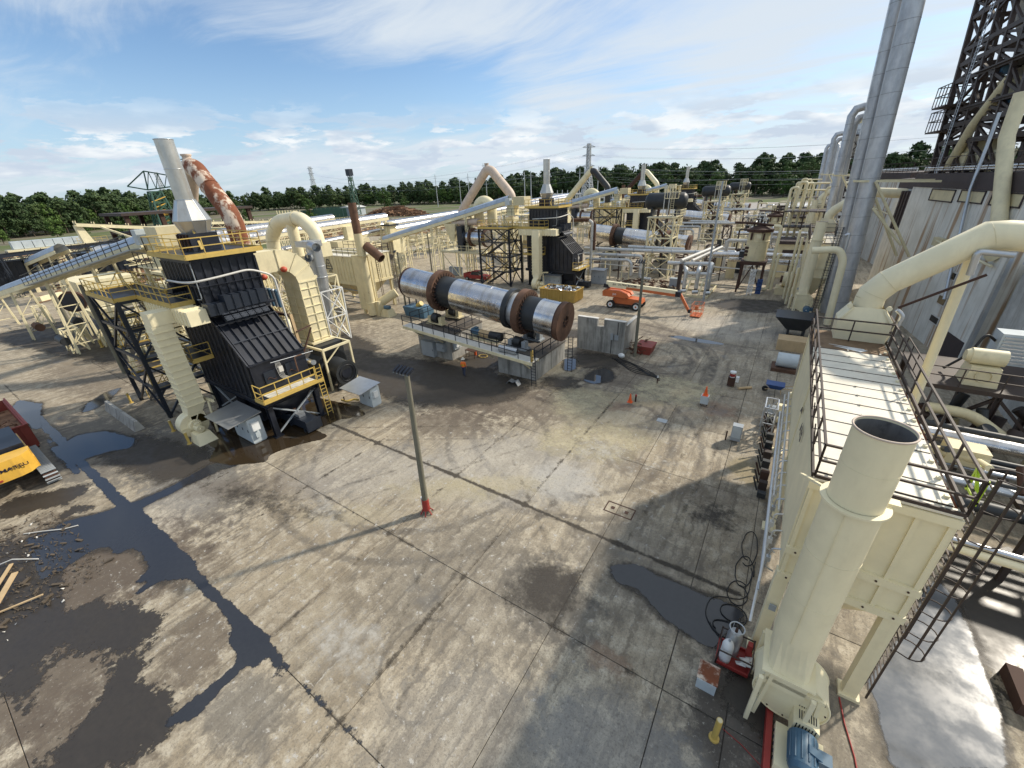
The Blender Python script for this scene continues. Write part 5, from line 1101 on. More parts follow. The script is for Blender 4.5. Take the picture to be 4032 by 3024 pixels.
# ------------------------------------------------------------------ elbow duct over the near dust collector
def make_elbow():
    e = thing('elbow_duct', 'thick cream duct rising from the far end of the near dust collector and bending right', 'duct', (4, 27, 8), 'thick cream outlet ducts')
    Y = 26.5
    def o8(w, d, z, c): return [(3.93-w, Y-d, z), (3.93+w, Y-d, z), (3.93+w, Y+d, z), (3.93-w, Y+d, z)]
    m = MB(); P = [o8(1.0, .72, 7.0, 0), o8(1.06, .74, 9.15, 0), o8(.62, .6, 9.9, 0)]
    for k in range(2): m.add(P[k]+P[k+1], [(j, (j+1) % 4, 4+(j+1) % 4, 4+j) for j in range(4)])
    m.build('transition_box', 'cream_clean', e)
    for sx in (-1, 1): MB().bar((3.93+sx*.62, Y-.62, 9.85), (3.93+sx*1.0, Y-.8, 9.3), .1, .1).cyl((3.93+sx*.75, Y-.7, 9.95), (3.93+sx*.75, Y-.62, 9.95), .12, .12, 8).build('lifting_lug', 'cream_clean', e)
    MB().cyl((3.93, Y, 9.85), (3.94, Y, 10.3), .60, .60, 32).build('collar', 'cream_clean', e)
    MB().tube([(3.94, Y, 10.25), (3.98, Y, 10.5), (4.4, Y, 11.1), (7.05, Y, 13.25), (7.55, Y, 13.3), (14, Y, 12.9)], .60, 36).build('duct', 'cream_clean', e)
    for p, d in (((3.98, Y, 10.5), (.4, 0, 1)), ((4.4, Y, 11.1), (1, 0, 1)), ((7.15, Y, 13.27), (1, 0, .4))): MB().ring(p, d, .605, .012, 36).build('weld_seam', 'cream', e)
    MB().cyl((7.0, Y+.6, 12.4), (7.45, Y+1.0, .0), .2, .2, 18).cyl((7.3, Y+.9, 4.0), (7.31, Y+.9, 4.06), .3, .3, 18).build('support_post', 'cream_clean', e)
    MB().tube(bend([(6.9, Y-.5, 11.7), (6.8, Y-.62, 12.7), (7.9, Y-.64, 12.6)], .2), .13, 10).build('insulated_line', 'galv', e)
    MB().tube([(5.0, Y-.5, 10.0), (7.4, Y-.55, 11.75)], .06, 8).build('insulated_line', 'dark_rust', e)
    MB().tube(bend([(5.0, Y-.5, 9.9), (5.3, Y-.5, 9.65), (5.05, Y-.5, 7.9)], .2), .10, 8).build('insulated_line', 'galv', e)
    return e
E0 = make_elbow()
copy_tree(E0, (0, PER, 0), 'cream outlet duct slanting right between the silver stacks and the streaked building')
copy_tree(E0, (0, 2*PER, 0), 'far cream outlet duct beside the more distant silver pipes')
p = thing('downcomer', 'cream pipe like an upturned U beside the ladder of the tall silver stack', 'pipe', (3.6, 57, 0))
MB().tube(bend([(2.2, 57, 8.3), (4.6, 57, 8.5), (5.2, 57, 7.4), (5.5, 57, 0.3)], .9, 5), .36, 18).build('pipe_run', 'cream_clean', p)
ladder(p, (4.2, 59.5, 0), (4.3, 59.5, 10.5), 'black', .5, (1, 0, 0), True)
MB().tube(bend([(4.8, 58, 9.8), (5.1, 58, 10.0), (5.3, 58, .3)], .3), .16, 10).build('grey_line', 'galv', p)
p = thing('riser_pipes', 'cream riser pipes with flanges left of the second dust collector', 'pipe', (1.5, 63, 0))
for i, (x, y, z) in enumerate(((1.2, 66, 8.6), (1.6, 64, 5.2), (.8, 69, 9.2))):
    MB().cyl((x, y, 0), (x, y, z), .17, .17, 10).ring((x, y, z*.5), (0, 0, 1), .19, .04, 12).ring((x, y, z*.25), (0, 0, 1), .19, .04, 12).build('riser', 'cream', p)

# ------------------------------------------------------------------ silver stacks and bent silver pipes
def lean(x, z): return x-(z-15)*.057
def silver(x, y, r, z1, label, banded=True):
    s = thing('silver_stack', label, 'stack', (lean(x, 0), y, 0), 'tall silver stacks')
    z = 0; i = 0
    while z < z1:
        z2 = min(z1, z+1.9); MB().cyl((lean(x, z), y, z), (lean(x, z2), y, z2), r, r, 32).build('shell_section', 'galv_duct', s)
        MB().ring((lean(x, z2), y, z2), (-.057, 0, 1), r+.002, .016, 32).build('seam', 'seam_grey', s); z = z2
    MB().bar((lean(x, 0)-r-.05, y-.3, 0), (lean(x, z1)-r-.05, y-.3, z1), .04).build('conduit', 'galv', s)
    return s
m_, t_ = newmat('galv_duct'); p_ = pos(t_); n_ = t_.noise(t_.mapv(p_, (1, 1, .4)), 1.2, 7, .65); n2_ = t_.noise(p_, 6, 4, .6)
MAT['galv_duct'] = finish(m_, t_, t_.mix(t_.ramp(n_, .3, .7), (.40, .41, .43), (.58, .59, .60)), t_.ramp(n2_, .3, .7, .38, .55), .55, n2_, .1, .01)
silver(5.8, 62, .84, 44, 'tall right hand silver stack running out of the top of the picture')
silver(4.75, 63.6, .62, 44, 'thinner silver stack just left of and behind the tallest one')
b = thing('stack_bracket', 'cream braced bracket holding the tall silver stack to the streaked building', 'bracket', (8, 62, 14))
for a, c in (((4.4, 61.0, 15.0), (11.6, 62.5, 14.7)), ((4.4, 61.0, 15.0), (4.6, 63.5, 15.0)), ((6.2, 61.0, 14.9), (11.4, 63.0, 7.2)), ((6.8, 62.5, 13.2), (10.6, 64.5, 7.0)), ((4.6, 63.5, 15.0), (11.5, 65.0, 14.8)), ((6.7, 60.9, 12.3), (10.2, 62, 8.5))): MB().bar(a, c, .2, .2).build('bracket_beam', 'cream', b)
m = MB()
for z in (3, 6, 9, 12): m.cyl((lean(6.9, z), 61, z), (lean(7.0, z+1.6), 61, z+1.6), .10, .10, 6)
def bent(k, label):
    y = 84+PER*k; s = thing('bent_silver_pipe', label, 'pipe', (3.7, y, 0), 'tall bent silver pipes')
    for q, (dx, dy, r, zt) in enumerate(((0, 0, .5, 24.0), (1.0, 1.2, .42, 23.0))):
        xb = 4.6+dx; xt = 3.55+dx*.7
        MB().tube([(xb, y+dy, 0), (xt, y+dy, zt-1.0), (xt+.35, y+dy, zt-.2), (xt+1.1, y+dy, zt), (xt+2.6, y+dy, zt), (xt+3.0, y+dy, zt-.6), (xt+3.9, y+dy, 0)], r, 24).build('pipe_run', 'galv_duct', s)
    for z in range(2, 23, 2):
        MB().ring((4.6-(z/23)*1.05, y, z), (-.045, 0, 1), .503, .016, 24).build('seam', 'seam_grey', s)
    c = MB()
    for a, e in (((3.2, y-1, 15.5), (8.5, y-1, 15.3)), ((4.4, y-1, 15.4), (8.4, y-.5, 9))): c.bar(a, e, .2)
    c.build('bracket_beam', 'cream', s)
for k, l in ((0, 'tall bent silver double pipe left of the tallest stack'), (1, 'second bent silver pipe, partly hidden behind the first'), (2, 'farthest and shortest bent silver pipe')): bent(k, l)

# ------------------------------------------------------------------ streaked building with steel tower
BA = R(7.74); BM = Matrix.Translation((14.4, 47.5, 0)) @ Matrix.Rotation(BA, 4, 'Z')     # local y runs along the wall, -x faces the yard
class XB(MB):
    """mesh writer in the building's own frame"""
    def mesh(s, name, m, off=(0, 0, 0)):
        s.v = [tuple(BM @ Vector(v)) for v in s.v]; return super().mesh(name, m, off)
def make_building():
    b = thing('process_building', 'tall streaked grey building with dark roof band behind the elbow duct', 'building', (14.4, 47.5, 0), 'streaked process buildings')
    L = 24.8
    for i in range(6):
        XB().box(.0+(i % 2)*.004, 13, L/6*i+.01, L/6*(i+1)-.01, 0, 14).build('wall_panel', 'silo_streaked', b)
    XB().box(1.2, 12, L, L+9, 0, 13.6).build('rear_wall', 'silo_streaked', b)
    XB().box(-.08, 13, -.1, L+.1, 14.003, 15.4).build('roof_band', 'wall_dark', b); XB().box(1.1, 12, L+.12, L+9.1, 13.65, 14.8).build('roof_band', 'wall_dark', b)
    for y in (L+.6, L+1.6, L+2.6, L+3.6, L+4.6): XB().box(.5, 1.19, y, y+.5, 8.8, 13.4).build('buttress', 'wall_dark', b)
    for a, z0, c, z1 in ((13.2, 12.75, 18.9, 13.95), (7.5, 12.9, 12.1, 14.0), (1.8, 12.9, 6.4, 14.0)):
        for q in ((a, c, z1-.12, z1-.02), (a, c, z0, z0+.1), (a, a+.14, z0, z1-.02), (c-.14, c, z0, z1-.02)): XB().box(-.08, -.006, q[0], q[1], q[2], q[3]).build('panel_frame', 'wall_dark', b)
        XB().box(-.03, -.005, a+.15, c-.15, z0+.11, z1-.13).build('cover_panel', 'cream_old', b)
    for a, c, z0, z1 in ((6.3, 8.1, 4.0, 4.95), (6.1, 8.1, 2.2, 3.0), (6.4, 8.0, 6.4, 7.2)):
        w = XB().box(-.05, -.004, a, c, z0, z1).build('window', 'pipe_white', b); XB().box(-.07, -.052, a+.18, c-.18, z0+.12, z1-.12).build('pane', 'glass_dark', w)
    XB().box(-.04, -.004, .7, 5.2, 0, 2.4).build('doorway', 'wall_dark', b)
    XB().box(-.25, -.004, -.45, -.1, 0, 14).build('corner_pipe', 'galv', b)
    railing(b, [tuple(BM @ Vector(q)) for q in ((-.05, 0, 15.4), (-.05, L, 15.4), (12, L, 15.4))], 'brown_steel', sp=2.2, toe=False, h=1.5)
    d = MB(); d.tube([tuple(BM @ Vector(q)) for q in ((-.5, 2.2, 11.4), (-.6, 6.6, 18.0), (-.7, 6.8, 21))], .48, 20); d.build('feed_pipe', 'cream', b)
    d = MB(); d.tube([tuple(BM @ Vector(q)) for q in ((-.3, 2.0, 11.6), (-.3, 1.8, 9.5), (-.1, 1.8, 9.3))], .48, 20); d.build('feed_pipe', 'cream', b)
    MB().tube([tuple(BM @ Vector(q)) for q in ((-.3, 6.2, 4.8), (-.3, 9.8, 14), (-.3, 10.2, 20))], .13, 10).build('drain_pipe', 'galv', b)
    MB().tube([tuple(BM @ Vector(q)) for q in ((-.35, 12.2, 9.3), (-.35, 1.2, 8.7))], .10, 8).build('steam_line', 'cream', b)
    XB().box(-.4, -.004, 11, 13, 8.8, 9.6).build('wall_box', 'cream_old', b)
    for z in (15.7, 15.9): MB().tube([tuple(BM @ Vector(q)) for q in ((.6, 0, z), (.6, L, z))], .15, 8).build('roof_pipe', 'polished_steel', b)
    return b
B0 = make_building()
copy_tree(B0, (0, PER, 0), 'second streaked building, seen between the bent silver pipes', skip=('panel_frame', 'cover_panel', 'window', 'doorway', 'feed_pipe', 'drain_pipe', 'corner_pipe'))
copy_tree(B0, (0, 2*PER, 0), 'far streaked building at the end of the silver pipes', skip=('panel_frame', 'cover_panel', 'window', 'doorway', 'rail_posts', 'hand_rail', 'feed_pipe', 'drain_pipe', 'corner_pipe'))
def make_tower():
    t = thing('hopper_tower', 'dark brown steel tower with ladders and grey hopper on the streaked building roof', 'tower', tuple(BM @ Vector((5, 14, 15.4))), 'steel hopper towers')
    def LEG(k, z):
        f = (z-15.4)/18; y0, y1 = 9.5+5.0*f, 23.5+6.0*f; x0, x1 = .8+.4*f, 8.0-.3*f
        return Vector(((x0, y0, z), (x1, y0, z), (x1, y1, z), (x0, y1, z))[k])
    for k in range(4): XB().bar(LEG(k, 15.4), LEG(k, 34), .45).build('tower_leg', 'brown_steel', t)
    for k, q in ((0, .2), (0, .4), (0, .62), (0, .82), (3, .35), (3, .7)):
        XB().bar(LEG(k, 15.4).lerp(LEG((k+3) % 4, 15.4), q), LEG(k, 34).lerp(LEG((k+3) % 4, 34), q), .34).build('tower_post', 'brown_steel', t)
    lv = [15.4, 18.3, 20.0, 21.4, 24.4, 26, 27.4, 30.4, 32, 34]
    for i, z in enumerate(lv[1:]):
        m = XB()
        for k in range(4): m.bar(LEG(k, z), LEG((k+1) % 4, z), .34, .4)
        if i < 4: m.bar(LEG(0, z).lerp(LEG(3, z), .5), LEG(1, z).lerp(LEG(2, z), .5), .3)
        m.build('floor_beam', 'brown_steel', t)
        m = XB(); z0 = lv[i]
        for k in (0, 1, 2, 3):
            m.bar(LEG(k, z0), LEG(k, z).lerp(LEG((k+1) % 4, z), .5), .24); m.bar(LEG((k+1) % 4, z0), LEG(k, z).lerp(LEG((k+1) % 4, z), .5), .24)
        for q in (.0, .25, .5, .75): a_, b_ = LEG(0, z0).lerp(LEG(3, z0), q), LEG(0, z).lerp(LEG(3, z), q+.25); m.bar(a_, b_, .2)
        m.build('diagonal', 'brown_steel', t)
    for z in (18.3, 21.4, 24.4):
        m = XB(); m.box(.6, 8.5, 9.5 if z > 20 else 12, 21.5, z-.02, z+.04); m.build('grating_floor', 'brown_steel', t)
    for z, y0, y1 in ((19.6, 21.6, 25.0), (22.0, 22.0, 25.5)):
        XB().box(-.6, 2.4, y0, y1, z-.15, z).build('balcony', 'brown_steel', t)
        railing(t, [tuple(BM @ Vector(q)) for q in ((-.6, y0, z), (-.6, y1, z), (2.4, y1, z))], 'brown_steel', sp=.8, h=1.9, toe=False, r=.04)
    ladder(t, tuple(BM @ Vector((-.2, 19.2, 15.4))), tuple(BM @ Vector((.3, 22.2, 33))), 'galv', .5, (-.13, .99, 0), False)
    MB().cyl(tuple(BM @ Vector((4.0, 19.5, 25.2))), tuple(BM @ Vector((4.4, 23.5, 36))), .9, 4.6, 28).build('hopper_cone', 'silo_concrete', t)
    MB().cyl(tuple(BM @ Vector((4.0, 18.6, 21.0))), tuple(BM @ Vector((4.0, 19.5, 25.2))), .7, .9, 18).build('hopper_spout', 'silo_concrete', t)
    XB().box(1.8, 5.6, 16.5, 19.8, 21.2, 23.2).build('feeder', 'cream_old', t); XB().box(1.2, 3.0, 16, 19, 16.5, 18.6).build('feeder', 'cream_old', t)
    for q in ((1.6, 12.6, 21.0), (1.6, 17.0, 24.0)): MB().cyl(tuple(BM @ Vector(q)), tuple(BM @ Vector((q[0], q[1]+1.8, q[2]))), .45, .45, 14).build('motor', 'motor_blue', t)
    MB().tube([tuple(BM @ Vector(q)) for q in ((1.2, 15, 23), (.6, 17, 19.5), (.8, 19.5, 16))], .4, 14).build('chute', 'cream_old', t)
    for y in (11, 14, 17): XB().box(1.0, 2.2, y, y+1.3, 15.45, 17.2).build('equipment', 'cream_old', t)
    return t
T0 = make_tower()
t2 = thing('hopper_tower', 'small dark steel frame with grey funnel, seen between the bent silver pipes', 'tower', (7, 115, 0), 'steel hopper towers')
m = MB(); lattice(m, 5.6, 8.4, 114, 117, 0, 22.2, 6, .3, .18); m.build('tower_frame', 'brown_steel', t2); MB().cyl((7, 115.5, 18.5), (7, 115.5, 22.4), .5, 1.5, 18).cyl((7, 115.5, 22.4), (7, 115.5, 24.2), 1.1, 1.1, 18).build('funnel', 'galv', t2); MB().box(5.8, 7.8, 114.5, 116.5, 24.2, 25.3).build('head_box', 'cream_old', t2)
for z in (15, 18.5, 22): railing(t2, [(5.4, 113.8, z), (8.6, 113.8, z), (8.6, 117.2, z)], 'brown_steel', sp=1, toe=False)

# ------------------------------------------------------------------ lower right: gantry, pipes, lean-to
g = thing('lean_to', 'light grey sheet clad annex with sloping roof at the right edge', 'building', (16, 42, 0))
MB().box(15.2, 28, 36.0, 46.9, 0, 9.2).build('wall', 'silo_concrete', g); MB().prism([(15.0, 9.2), (28, 9.2), (28, 12.0), (15.0, 9.45)], 'y', 35.8, 47.0).build('roof', 'sheet_blue', g)
g = thing('equipment_gantry', 'dark steel gantry carrying a cream drive box below the annex', 'platform', (11, 33, 0))
MB().box(8.0, 15, 30.6, 36.0, 4.55, 4.8).build('deck', 'brown_steel', g)
for x in (8.2, 11.4, 14.6):
    for y in (30.9, 35.6): MB().ibeam((x, y, 0), (x, y, 4.55), .3, .3, .04).build('post', 'brown_steel', g)
for a, c in (((8.2, 30.9, 1), (11.4, 30.9, 4.4)), ((11.4, 30.9, 4.4), (14.6, 30.9, 1)), ((8.2, 35.6, 1), (8.2, 30.9, 4.4))): MB().bar(a, c, .16).build('brace', 'brown_steel', g)
railing(g, [(8.0, 35.8, 4.8), (8.0, 30.7, 4.8), (13.0, 30.7, 4.8)], 'brown_steel', sp=1.6, toe=False)
MB().taper((9.9, 11.3, 31.2, 32.6), (10.0, 11.2, 31.3, 32.5), 4.8, 5.9).build('drive_box', 'cream', g); MB().ring((10.6, 31.22, 5.4), (0, 1, 0), .33, .03).build('drive_ring', 'cream', g)
MB().cyl((9.9, 31.9, 6.35), (11.3, 31.9, 6.35), .45, .45, 18).cyl((9.7, 31.9, 6.35), (9.9, 31.9, 6.35), .3, .4, 14).build('motor', 'cream', g)
lo = MB().box(11.2, 12.8, 33.2, 34.4, 5.6, 7.4).build('louvre_unit', 'pale_box', g)
for i in range(8): MB().box(11.3, 12.7, 33.12, 33.2, 5.75+.2*i, 5.85+.2*i).build('louvre', 'galv', lo)
MB().tube(bend([(11.2, 33.8, 6.8), (10.6, 33.4, 7.3), (10.2, 33.1, 6.0), (9.4, 33.0, 5.0)], .5), .07, 8).build('hose', 'cable', g)
for i in range(26):
    x = 7.6+random.random()*7; y = 29.2+random.random()*5; m = MB(); r = random.uniform(.12, .4)
    m.cyl((x, y, random.uniform(.3, 3)), (x+random.uniform(-.8, .8), y+random.uniform(-.6, .6), random.uniform(.3, 3.8)), r, r, 12); m.build('machinery', random.choice(['tank_black', 'brown_steel', 'dark_rust', 'cream_old', 'grey_box']), g)
r_ = thing('pipe_rack', 'low rack of silver and dark pipes passing behind the near dust collector', 'pipe rack', (9, 26, 0))
for i, (y, z, r, m) in enumerate(((26.6, 3.6, .36, 'polished_steel'), (25.4, 3.3, .16, 'tank_black'), (24.8, 3.3, .16, 'tank_black'), (24.2, 3.3, .12, 'galv'), (23.4, 3.2, .22, 'tank_black'), (22.6, 3.4, .18, 'galv'), (21.6, 3.0, .28, 'tank_black'), (27.6, 3.2, .16, 'cream'), (28.4, 3.3, .2, 'tank_black'))):
    MB().tube([(5.4, y, z), (22, y, z-.1)], r, 14).build('pipe_run', m, r_)
for x in (6.6, 10.5, 14.5, 18.5):
    for y in (21, 29): MB().bar((x, y, 0), (x, y, 3.2), .2).build('post', 'brown_steel', r_)
    MB().bar((x, 20.8, 2.95), (x, 29.2, 2.95), .2, .2).build('beam', 'brown_steel', r_)
MB().tube([(6.4, 24.3, 3.9), (9.6, 24.0, 3.9)], .22, 12).box(8.2, 9.6, 23.9, 24.9, 3.5, 4.3).build('valve_station', 'cream_old', r_)
MB().tube(bend([(8.7, 30.2, 3.5), (10.5, 30.2, 3.5), (12, 29.5, 2.6), (16, 29.5, 2.6)], .6), .3, 12).build('pipe_run', 'cream_old', r_)
for i in range(9): MB().cyl((7+1.1*i, 24+random.uniform(-2, 3), 3.6), (7+1.1*i, 24+random.uniform(-2, 3), 4.3), .12, .15, 8).build('valve', random.choice(['dark_rust', 'valve_red', 'tank_black', 'cream']), r_)
r_ = thing('foreground_pipes', 'pair of pipes, one silver and one cream, leaving the caged ladder to the right', 'pipe', (8, 15, 5))
MB().tube([(5.3, 15.1, 5.5), (16, 15.1, 5.5)], .09, 12).build('pipe_run', 'polished_steel', r_); MB().tube([(5.3, 15.0, 5.27), (16, 15.0, 5.27)], .13, 14).build('pipe_run', 'cream_clean', r_)
for x in (11.5, 15.5): MB().bar((x, 15.1, 0), (x, 15.1, 5.2), .18).build('post', 'brown_steel', r_)
d = thing('domed_drum', 'grey dished drum top at the bottom edge right of the motor', 'drum', (6.9, 10.2, 0)); MB().cyl((6.9, 9.9, 0), (6.9, 9.9, .9), .62, .62, 30).sphere((6.9, 9.9, .9), .62, 12, (1, 1, .25)).build('shell', 'galv_duct', d); MB().ring((6.9, 9.9, .9), (0, 0, 1), .63, .03, 30).build('rim', 'grey_box', d)
c = MB(); c.tube([(4.6, 12.1, .03), (4.7, 11.3, .03), (4.9, 10.4, .02), (5.0, 9.4, .03), (5.1, 8.0, .03)], .025, 6); c.build('red_rope', 'red', label='red rope lying on the wet concrete right of the fan', cat='rope')
c = MB(); c.tube([(1.45, 9.1, .02), (2.0, 8.95, .02), (2.75, 8.6, .02)], .014, 6); c.build('red_rope', 'red', label='thin red line on the ground from the yellow post to the red beam', cat='rope')
MB().box(2.55, 2.72, 8.2, 10.7, .05, .32).build('red_beam', 'red', label='red steel beam lying along the motor base', cat='beam')
MB().box(9.3, 9.7, 14.5, 16.0, 0, .5).build('kerb_block', 'dark_rust', label='dark block at the right edge beside the wet concrete', cat='block')

# ------------------------------------------------------------------ gas bottle cage, rusty box, posts near the near collector
g = thing('bottle_cage', 'open red pallet cage holding gas bottles beside the near collector leg', 'cage', (1.4, 11.5, 0))
MB().box(.9, 1.95, 11.1, 12.05, .08, .14).build('floor', 'red', g)
for a, c_ in (((.9, 11.1), (1.95, 11.1)), ((1.95, 11.1), (1.95, 12.05)), ((1.95, 12.05), (.9, 12.05)), ((.9, 12.05), (.9, 11.1))):
    MB().bar((*a, .2), (*c_, .2), .05, .12).build('side_rail', 'red', g)
    MB().bar((*a, .85), (*c_, .85), .04).bar((*a, .1), (*a, .9), .05).build('frame_bar', 'brown_steel', g)
b = thing('gas_bottle', 'white propane bottle standing in the red cage', 'gas bottle', (1.1, 11.35, .14)); MB().tube([(1.15, 11.38, .14), (1.15, 11.38, .95), (1.15, 11.38, 1.12), (1.15, 11.38, 1.16)], [.19, .19, .13, .05], 18).build('bottle_body', 'white', b); MB().cyl((1.15, 11.38, 1.16), (1.15, 11.38, 1.28), .04, .04, 8).build('valve', 'grey_box', b)
b = thing('dewar_flask', 'grey round vessel with ring handle at the back of the red cage', 'gas bottle', (1.3, 11.8, .14)); MB().tube([(1.3, 11.8, .14), (1.3, 11.8, 1.05), (1.3, 11.8, 1.25)], [.25, .25, .17], 22).build('vessel_body', 'galv', b); MB().ring((1.3, 11.8, 1.45), (0, 0, 1), .24, .025, 22).build('ring_handle', 'galv', b)
for i in range(3): MB().bar((1.3+.22*math.cos(2.1*i), 11.8+.22*math.sin(2.1*i), 1.2), (1.3+.22*math.cos(2.1*i), 11.8+.22*math.sin(2.1*i), 1.45), .02).build('handle_stay', 'galv', b)
MB().cyl((1.3, 11.8, 1.25), (1.3, 11.8, 1.42), .05, .05, 8).build('valve', 'dark_rust', b)
m = MB()
for i in range(7): x, y = 1.5+random.random()*.35, 11.2+random.random()*.4; m.add([(x, y, .3+.03*i), (x+.3, y+.05, .35), (x+.25, y+.2, .42), (x-.05, y+.15, .3)], [(0, 1, 2, 3)])
m.build('paper_scraps', 'white', label='crumpled white papers and rods lying in the red cage', cat='paper')
MB().box(1.75, 1.9, 11.75, 11.95, .3, .9).build('fire_extinguisher', 'red', label='red canister in the back corner of the cage', cat='canister')
r_ = thing('rusty_box', 'small rusty topped grey box on the concrete beside the cage', 'box', (.75, 10.2, 0))
MB().box(.45, 1.05, 9.95, 10.65, 0, .48).build('box_body', 'pale_box', r_); MB().box(.42, 1.08, 9.98, 10.68, .483, .52).build('lid', 'rust_duct', r_)
def post(x, y, h, label, m='yellow', r=.09, cap=True):
    p_ = thing('bollard', label, 'bollard', (x, y, 0), 'yellow bollards'); MB().cyl((x, y, 0), (x, y, h), r, r, 14).build('post', m, p_)
    MB().cyl((x, y, h), (x, y, h+.02), r*.85, r*.7, 14).build('cap', 'cream_old', p_); MB().cyl((x, y, 0), (x, y, .06), r*1.8, r*1.7, 14).build('base_ring', m, p_)
post(1.25, 8.7, 1.05, 'worn yellow bollard near the bottom edge, left of the motor')
post(-33.8, 7.55, .95, 'yellow bollard just in front of the blower base of the nearest furnace')
post(-37.0, 7.7, .95, 'yellow bollard left of the blower at the nearest furnace')
post(-46.3, 7.8, .95, 'yellow bollard at the left end of the long concrete barrier')
post(-69.2, 11.6, .95, 'yellow bollard at the far left by the skip', r=.12)
post(-66.5, 15.0, .95, 'yellow bollard on the far yard near the left lamp pole', r=.12)
for i, (x, y, l) in enumerate(((-60, 57.5, 'left'), (-58.5, 58.2, 'middle'), (-56.5, 62.0, 'right'))): post(x, y, 1.1, l+' yellow bollard of the three on the far yard between the conveyors', r=.13)
for i in range(5):
    pass
h = thing('cable_hoses', 'black hoses lying in loops at the foot of the near collector', 'hose', (1.4, 14, 0))
for s_, (x, y, rx, ry) in enumerate(((1.25, 14.6, .34, .5), (1.35, 15.9, .3, .75), (1.2, 13.5, .42, .34), (1.4, 17.6, .28, .9), (1.1, 12.7, .5, .3))):
    rnd = random.Random(s_); pts = []
    for i in range(24): a_ = i*.3+s_; pts.append((x+math.sin(a_)*rx*(1+.012*i)+rnd.uniform(-.02, .02), y+math.cos(a_)*ry*(1+.02*i), .03+.004*s_))
    MB().tube(pts, .022, 5).build('hose_loop', 'cable', h)
MB().tube(bend([(1.2, 12.0, .1), (.2, 12.8, .03), (.3, 14, .03), (1.6, 14.4, .03), (1.7, 16.5, .3)], .5), .02, 5).build('hose_loop', 'cable', h)

# machines along the foot of the near collector
s = thing('wheelbarrow', 'blue wheelbarrow parked beside the near collector', 'wheelbarrow', (1.5, 36, 0))
MB().taper((1.1, 1.8, 35.7, 36.3), (.75, 2.05, 35.5, 36.5), .42, .82).build('tray', 'blue', s); MB().cyl((.75, 35.96, .22), (.75, 36.06, .22), .22, .22, 16).build('wheel', 'rubber', s)
for dy in (-.22, .22): MB().bar((.75, 36+dy*.4, .22), (2.6, 36+dy*1.5, .68), .05).bar((1.8, 36+dy, .45), (1.9, 36+dy, 0), .04).build('handle', 'timber', s)
s = thing('side_hopper', 'dark open tipping hopper parked beyond the near collector', 'hopper', (3.0, 52, 0))
hp = MB(); hp.taper((1.6, 3.2, 51.0, 53), (.4, 3.9, 50.3, 53.4), .9, 2.3); hp.build('bin', 'tank_black', s); MB().box(.35, 3.95, 50.25, 53.45, 2.3, 2.36).build('rim', 'blue_black', s)
for x in (1.8, 3.2): MB().box(x-.1, x+.1, 51, 53, 0, 1.0).build('leg', 'tank_black', s)
MB().box(1.0, 3.8, 46.6, 48.5, 0, 1.1).build('crate', 'timber', label='pale box standing below the dark hopper at the collector foot', cat='box')
s = thing('air_compressor', 'grey horizontal tank with motor beside the near collector', 'compressor', (2.4, 31.5, 0)); MB().cyl((1.2, 31.2, .7), (2.4, 31.2, .7), .42, .42, 18).sphere((1.2, 31.2, .7), .42, 8, (.4, 1, 1)).build('tank', 'grey_box', s); MB().box(1.6, 2.4, 30.6, 31.0, 1.0, 1.5).cyl((1.2, 30.4, .5), (1.9, 30.4, .5), .22, .22, 12).build('motor', 'cream', s)
s = thing('pale_tank', 'pale blue round tank on a rusty skid beside the near collector', 'tank', (2.2, 41, 0)); MB().cyl((1.2, 41.5, .9), (2.8, 41.5, .9), .65, .65, 20).build('shell', 'pale_box', s); MB().box(.9, 2.8, 40.6, 42.4, 0, .3).build('skid', 'rust', s)
s = thing('pump_stand', 'dark braced pump stand in shadow at the foot of the near collector', 'pump', (1.2, 27, 0))
for i in range(12): 
    y = 21.5+.75*i; q = MB(); q.box(1.35, 1.75, y, y+.3, .1, .4+.2*(i % 3)); q.cyl((1.3, y+.2, .4), (1.0, y+.2, 1.2), .05, .05, 6); q.build('machinery', ('tank_black', 'brown_steel', 'dark_rust', 'tank_black')[i % 4], s)
s = thing('pallet_stand', 'light braced frame casting a trussed shadow beside the collector', 'frame', (1.5, 29, 0)); q = MB(); lattice(q, .9, 1.6, 28.2, 29.8, 0, 2.3, 2, .08, .05); q.build('frame_bars', 'galv', s)

# ------------------------------------------------------------------ concrete wall with notch, pole, boom lift, skip
w = thing('concrete_wall', 'freestanding grey concrete wall with a notch in its top edge', 'wall', (-14.4, 38.2, 0))
Y = 38.0
MB().prism([(-17.0, 0), (-11.9, 0), (-11.9, 3.45), (-14.1, 3.48), (-14.1, 2.75), (-14.8, 2.75), (-14.8, 3.5), (-17.0, 3.5)], 'y', Y, Y+.35).build('wall_panel', 'pier_concrete', w)
MB().box(-12.25, -11.9, Y+.352, Y+4.2, 0, 3.1).build('return_wall', 'pier_concrete', w)
for a in ((-17.02, -14.78), (-14.12, -11.88)): MB().box(*a, Y-.03, Y+.38, 3.503, 3.57).build('coping', 'pipe_white', w)
MB().box(-11.88, -11.8, Y+.2, Y+4.2, 3.1, 3.2).build('coping', 'pipe_white', w)
MB().box(-12.9, -12.5, Y-.12, Y-.003, 1.6, 2.1).box(-13.3, -13.05, Y-.15, Y-.003, 1.55, 2.2).build('switch_box', 'grey_box', w); MB().tube([(-13.2, Y-.06, 1.6), (-13.2, Y-.06, .05)], .03, 6).tube([(-12.6, Y-.06, 3.4), (-12.6, Y-.06, 2.1)], .03, 6).build('conduit', 'cable', w)
MB().box(-13.2, -12.4, Y-.02, Y-.004, 2.55, 2.62).build('bracket', 'pier_concrete', w)
m = MB(); rnd = random.Random(3)
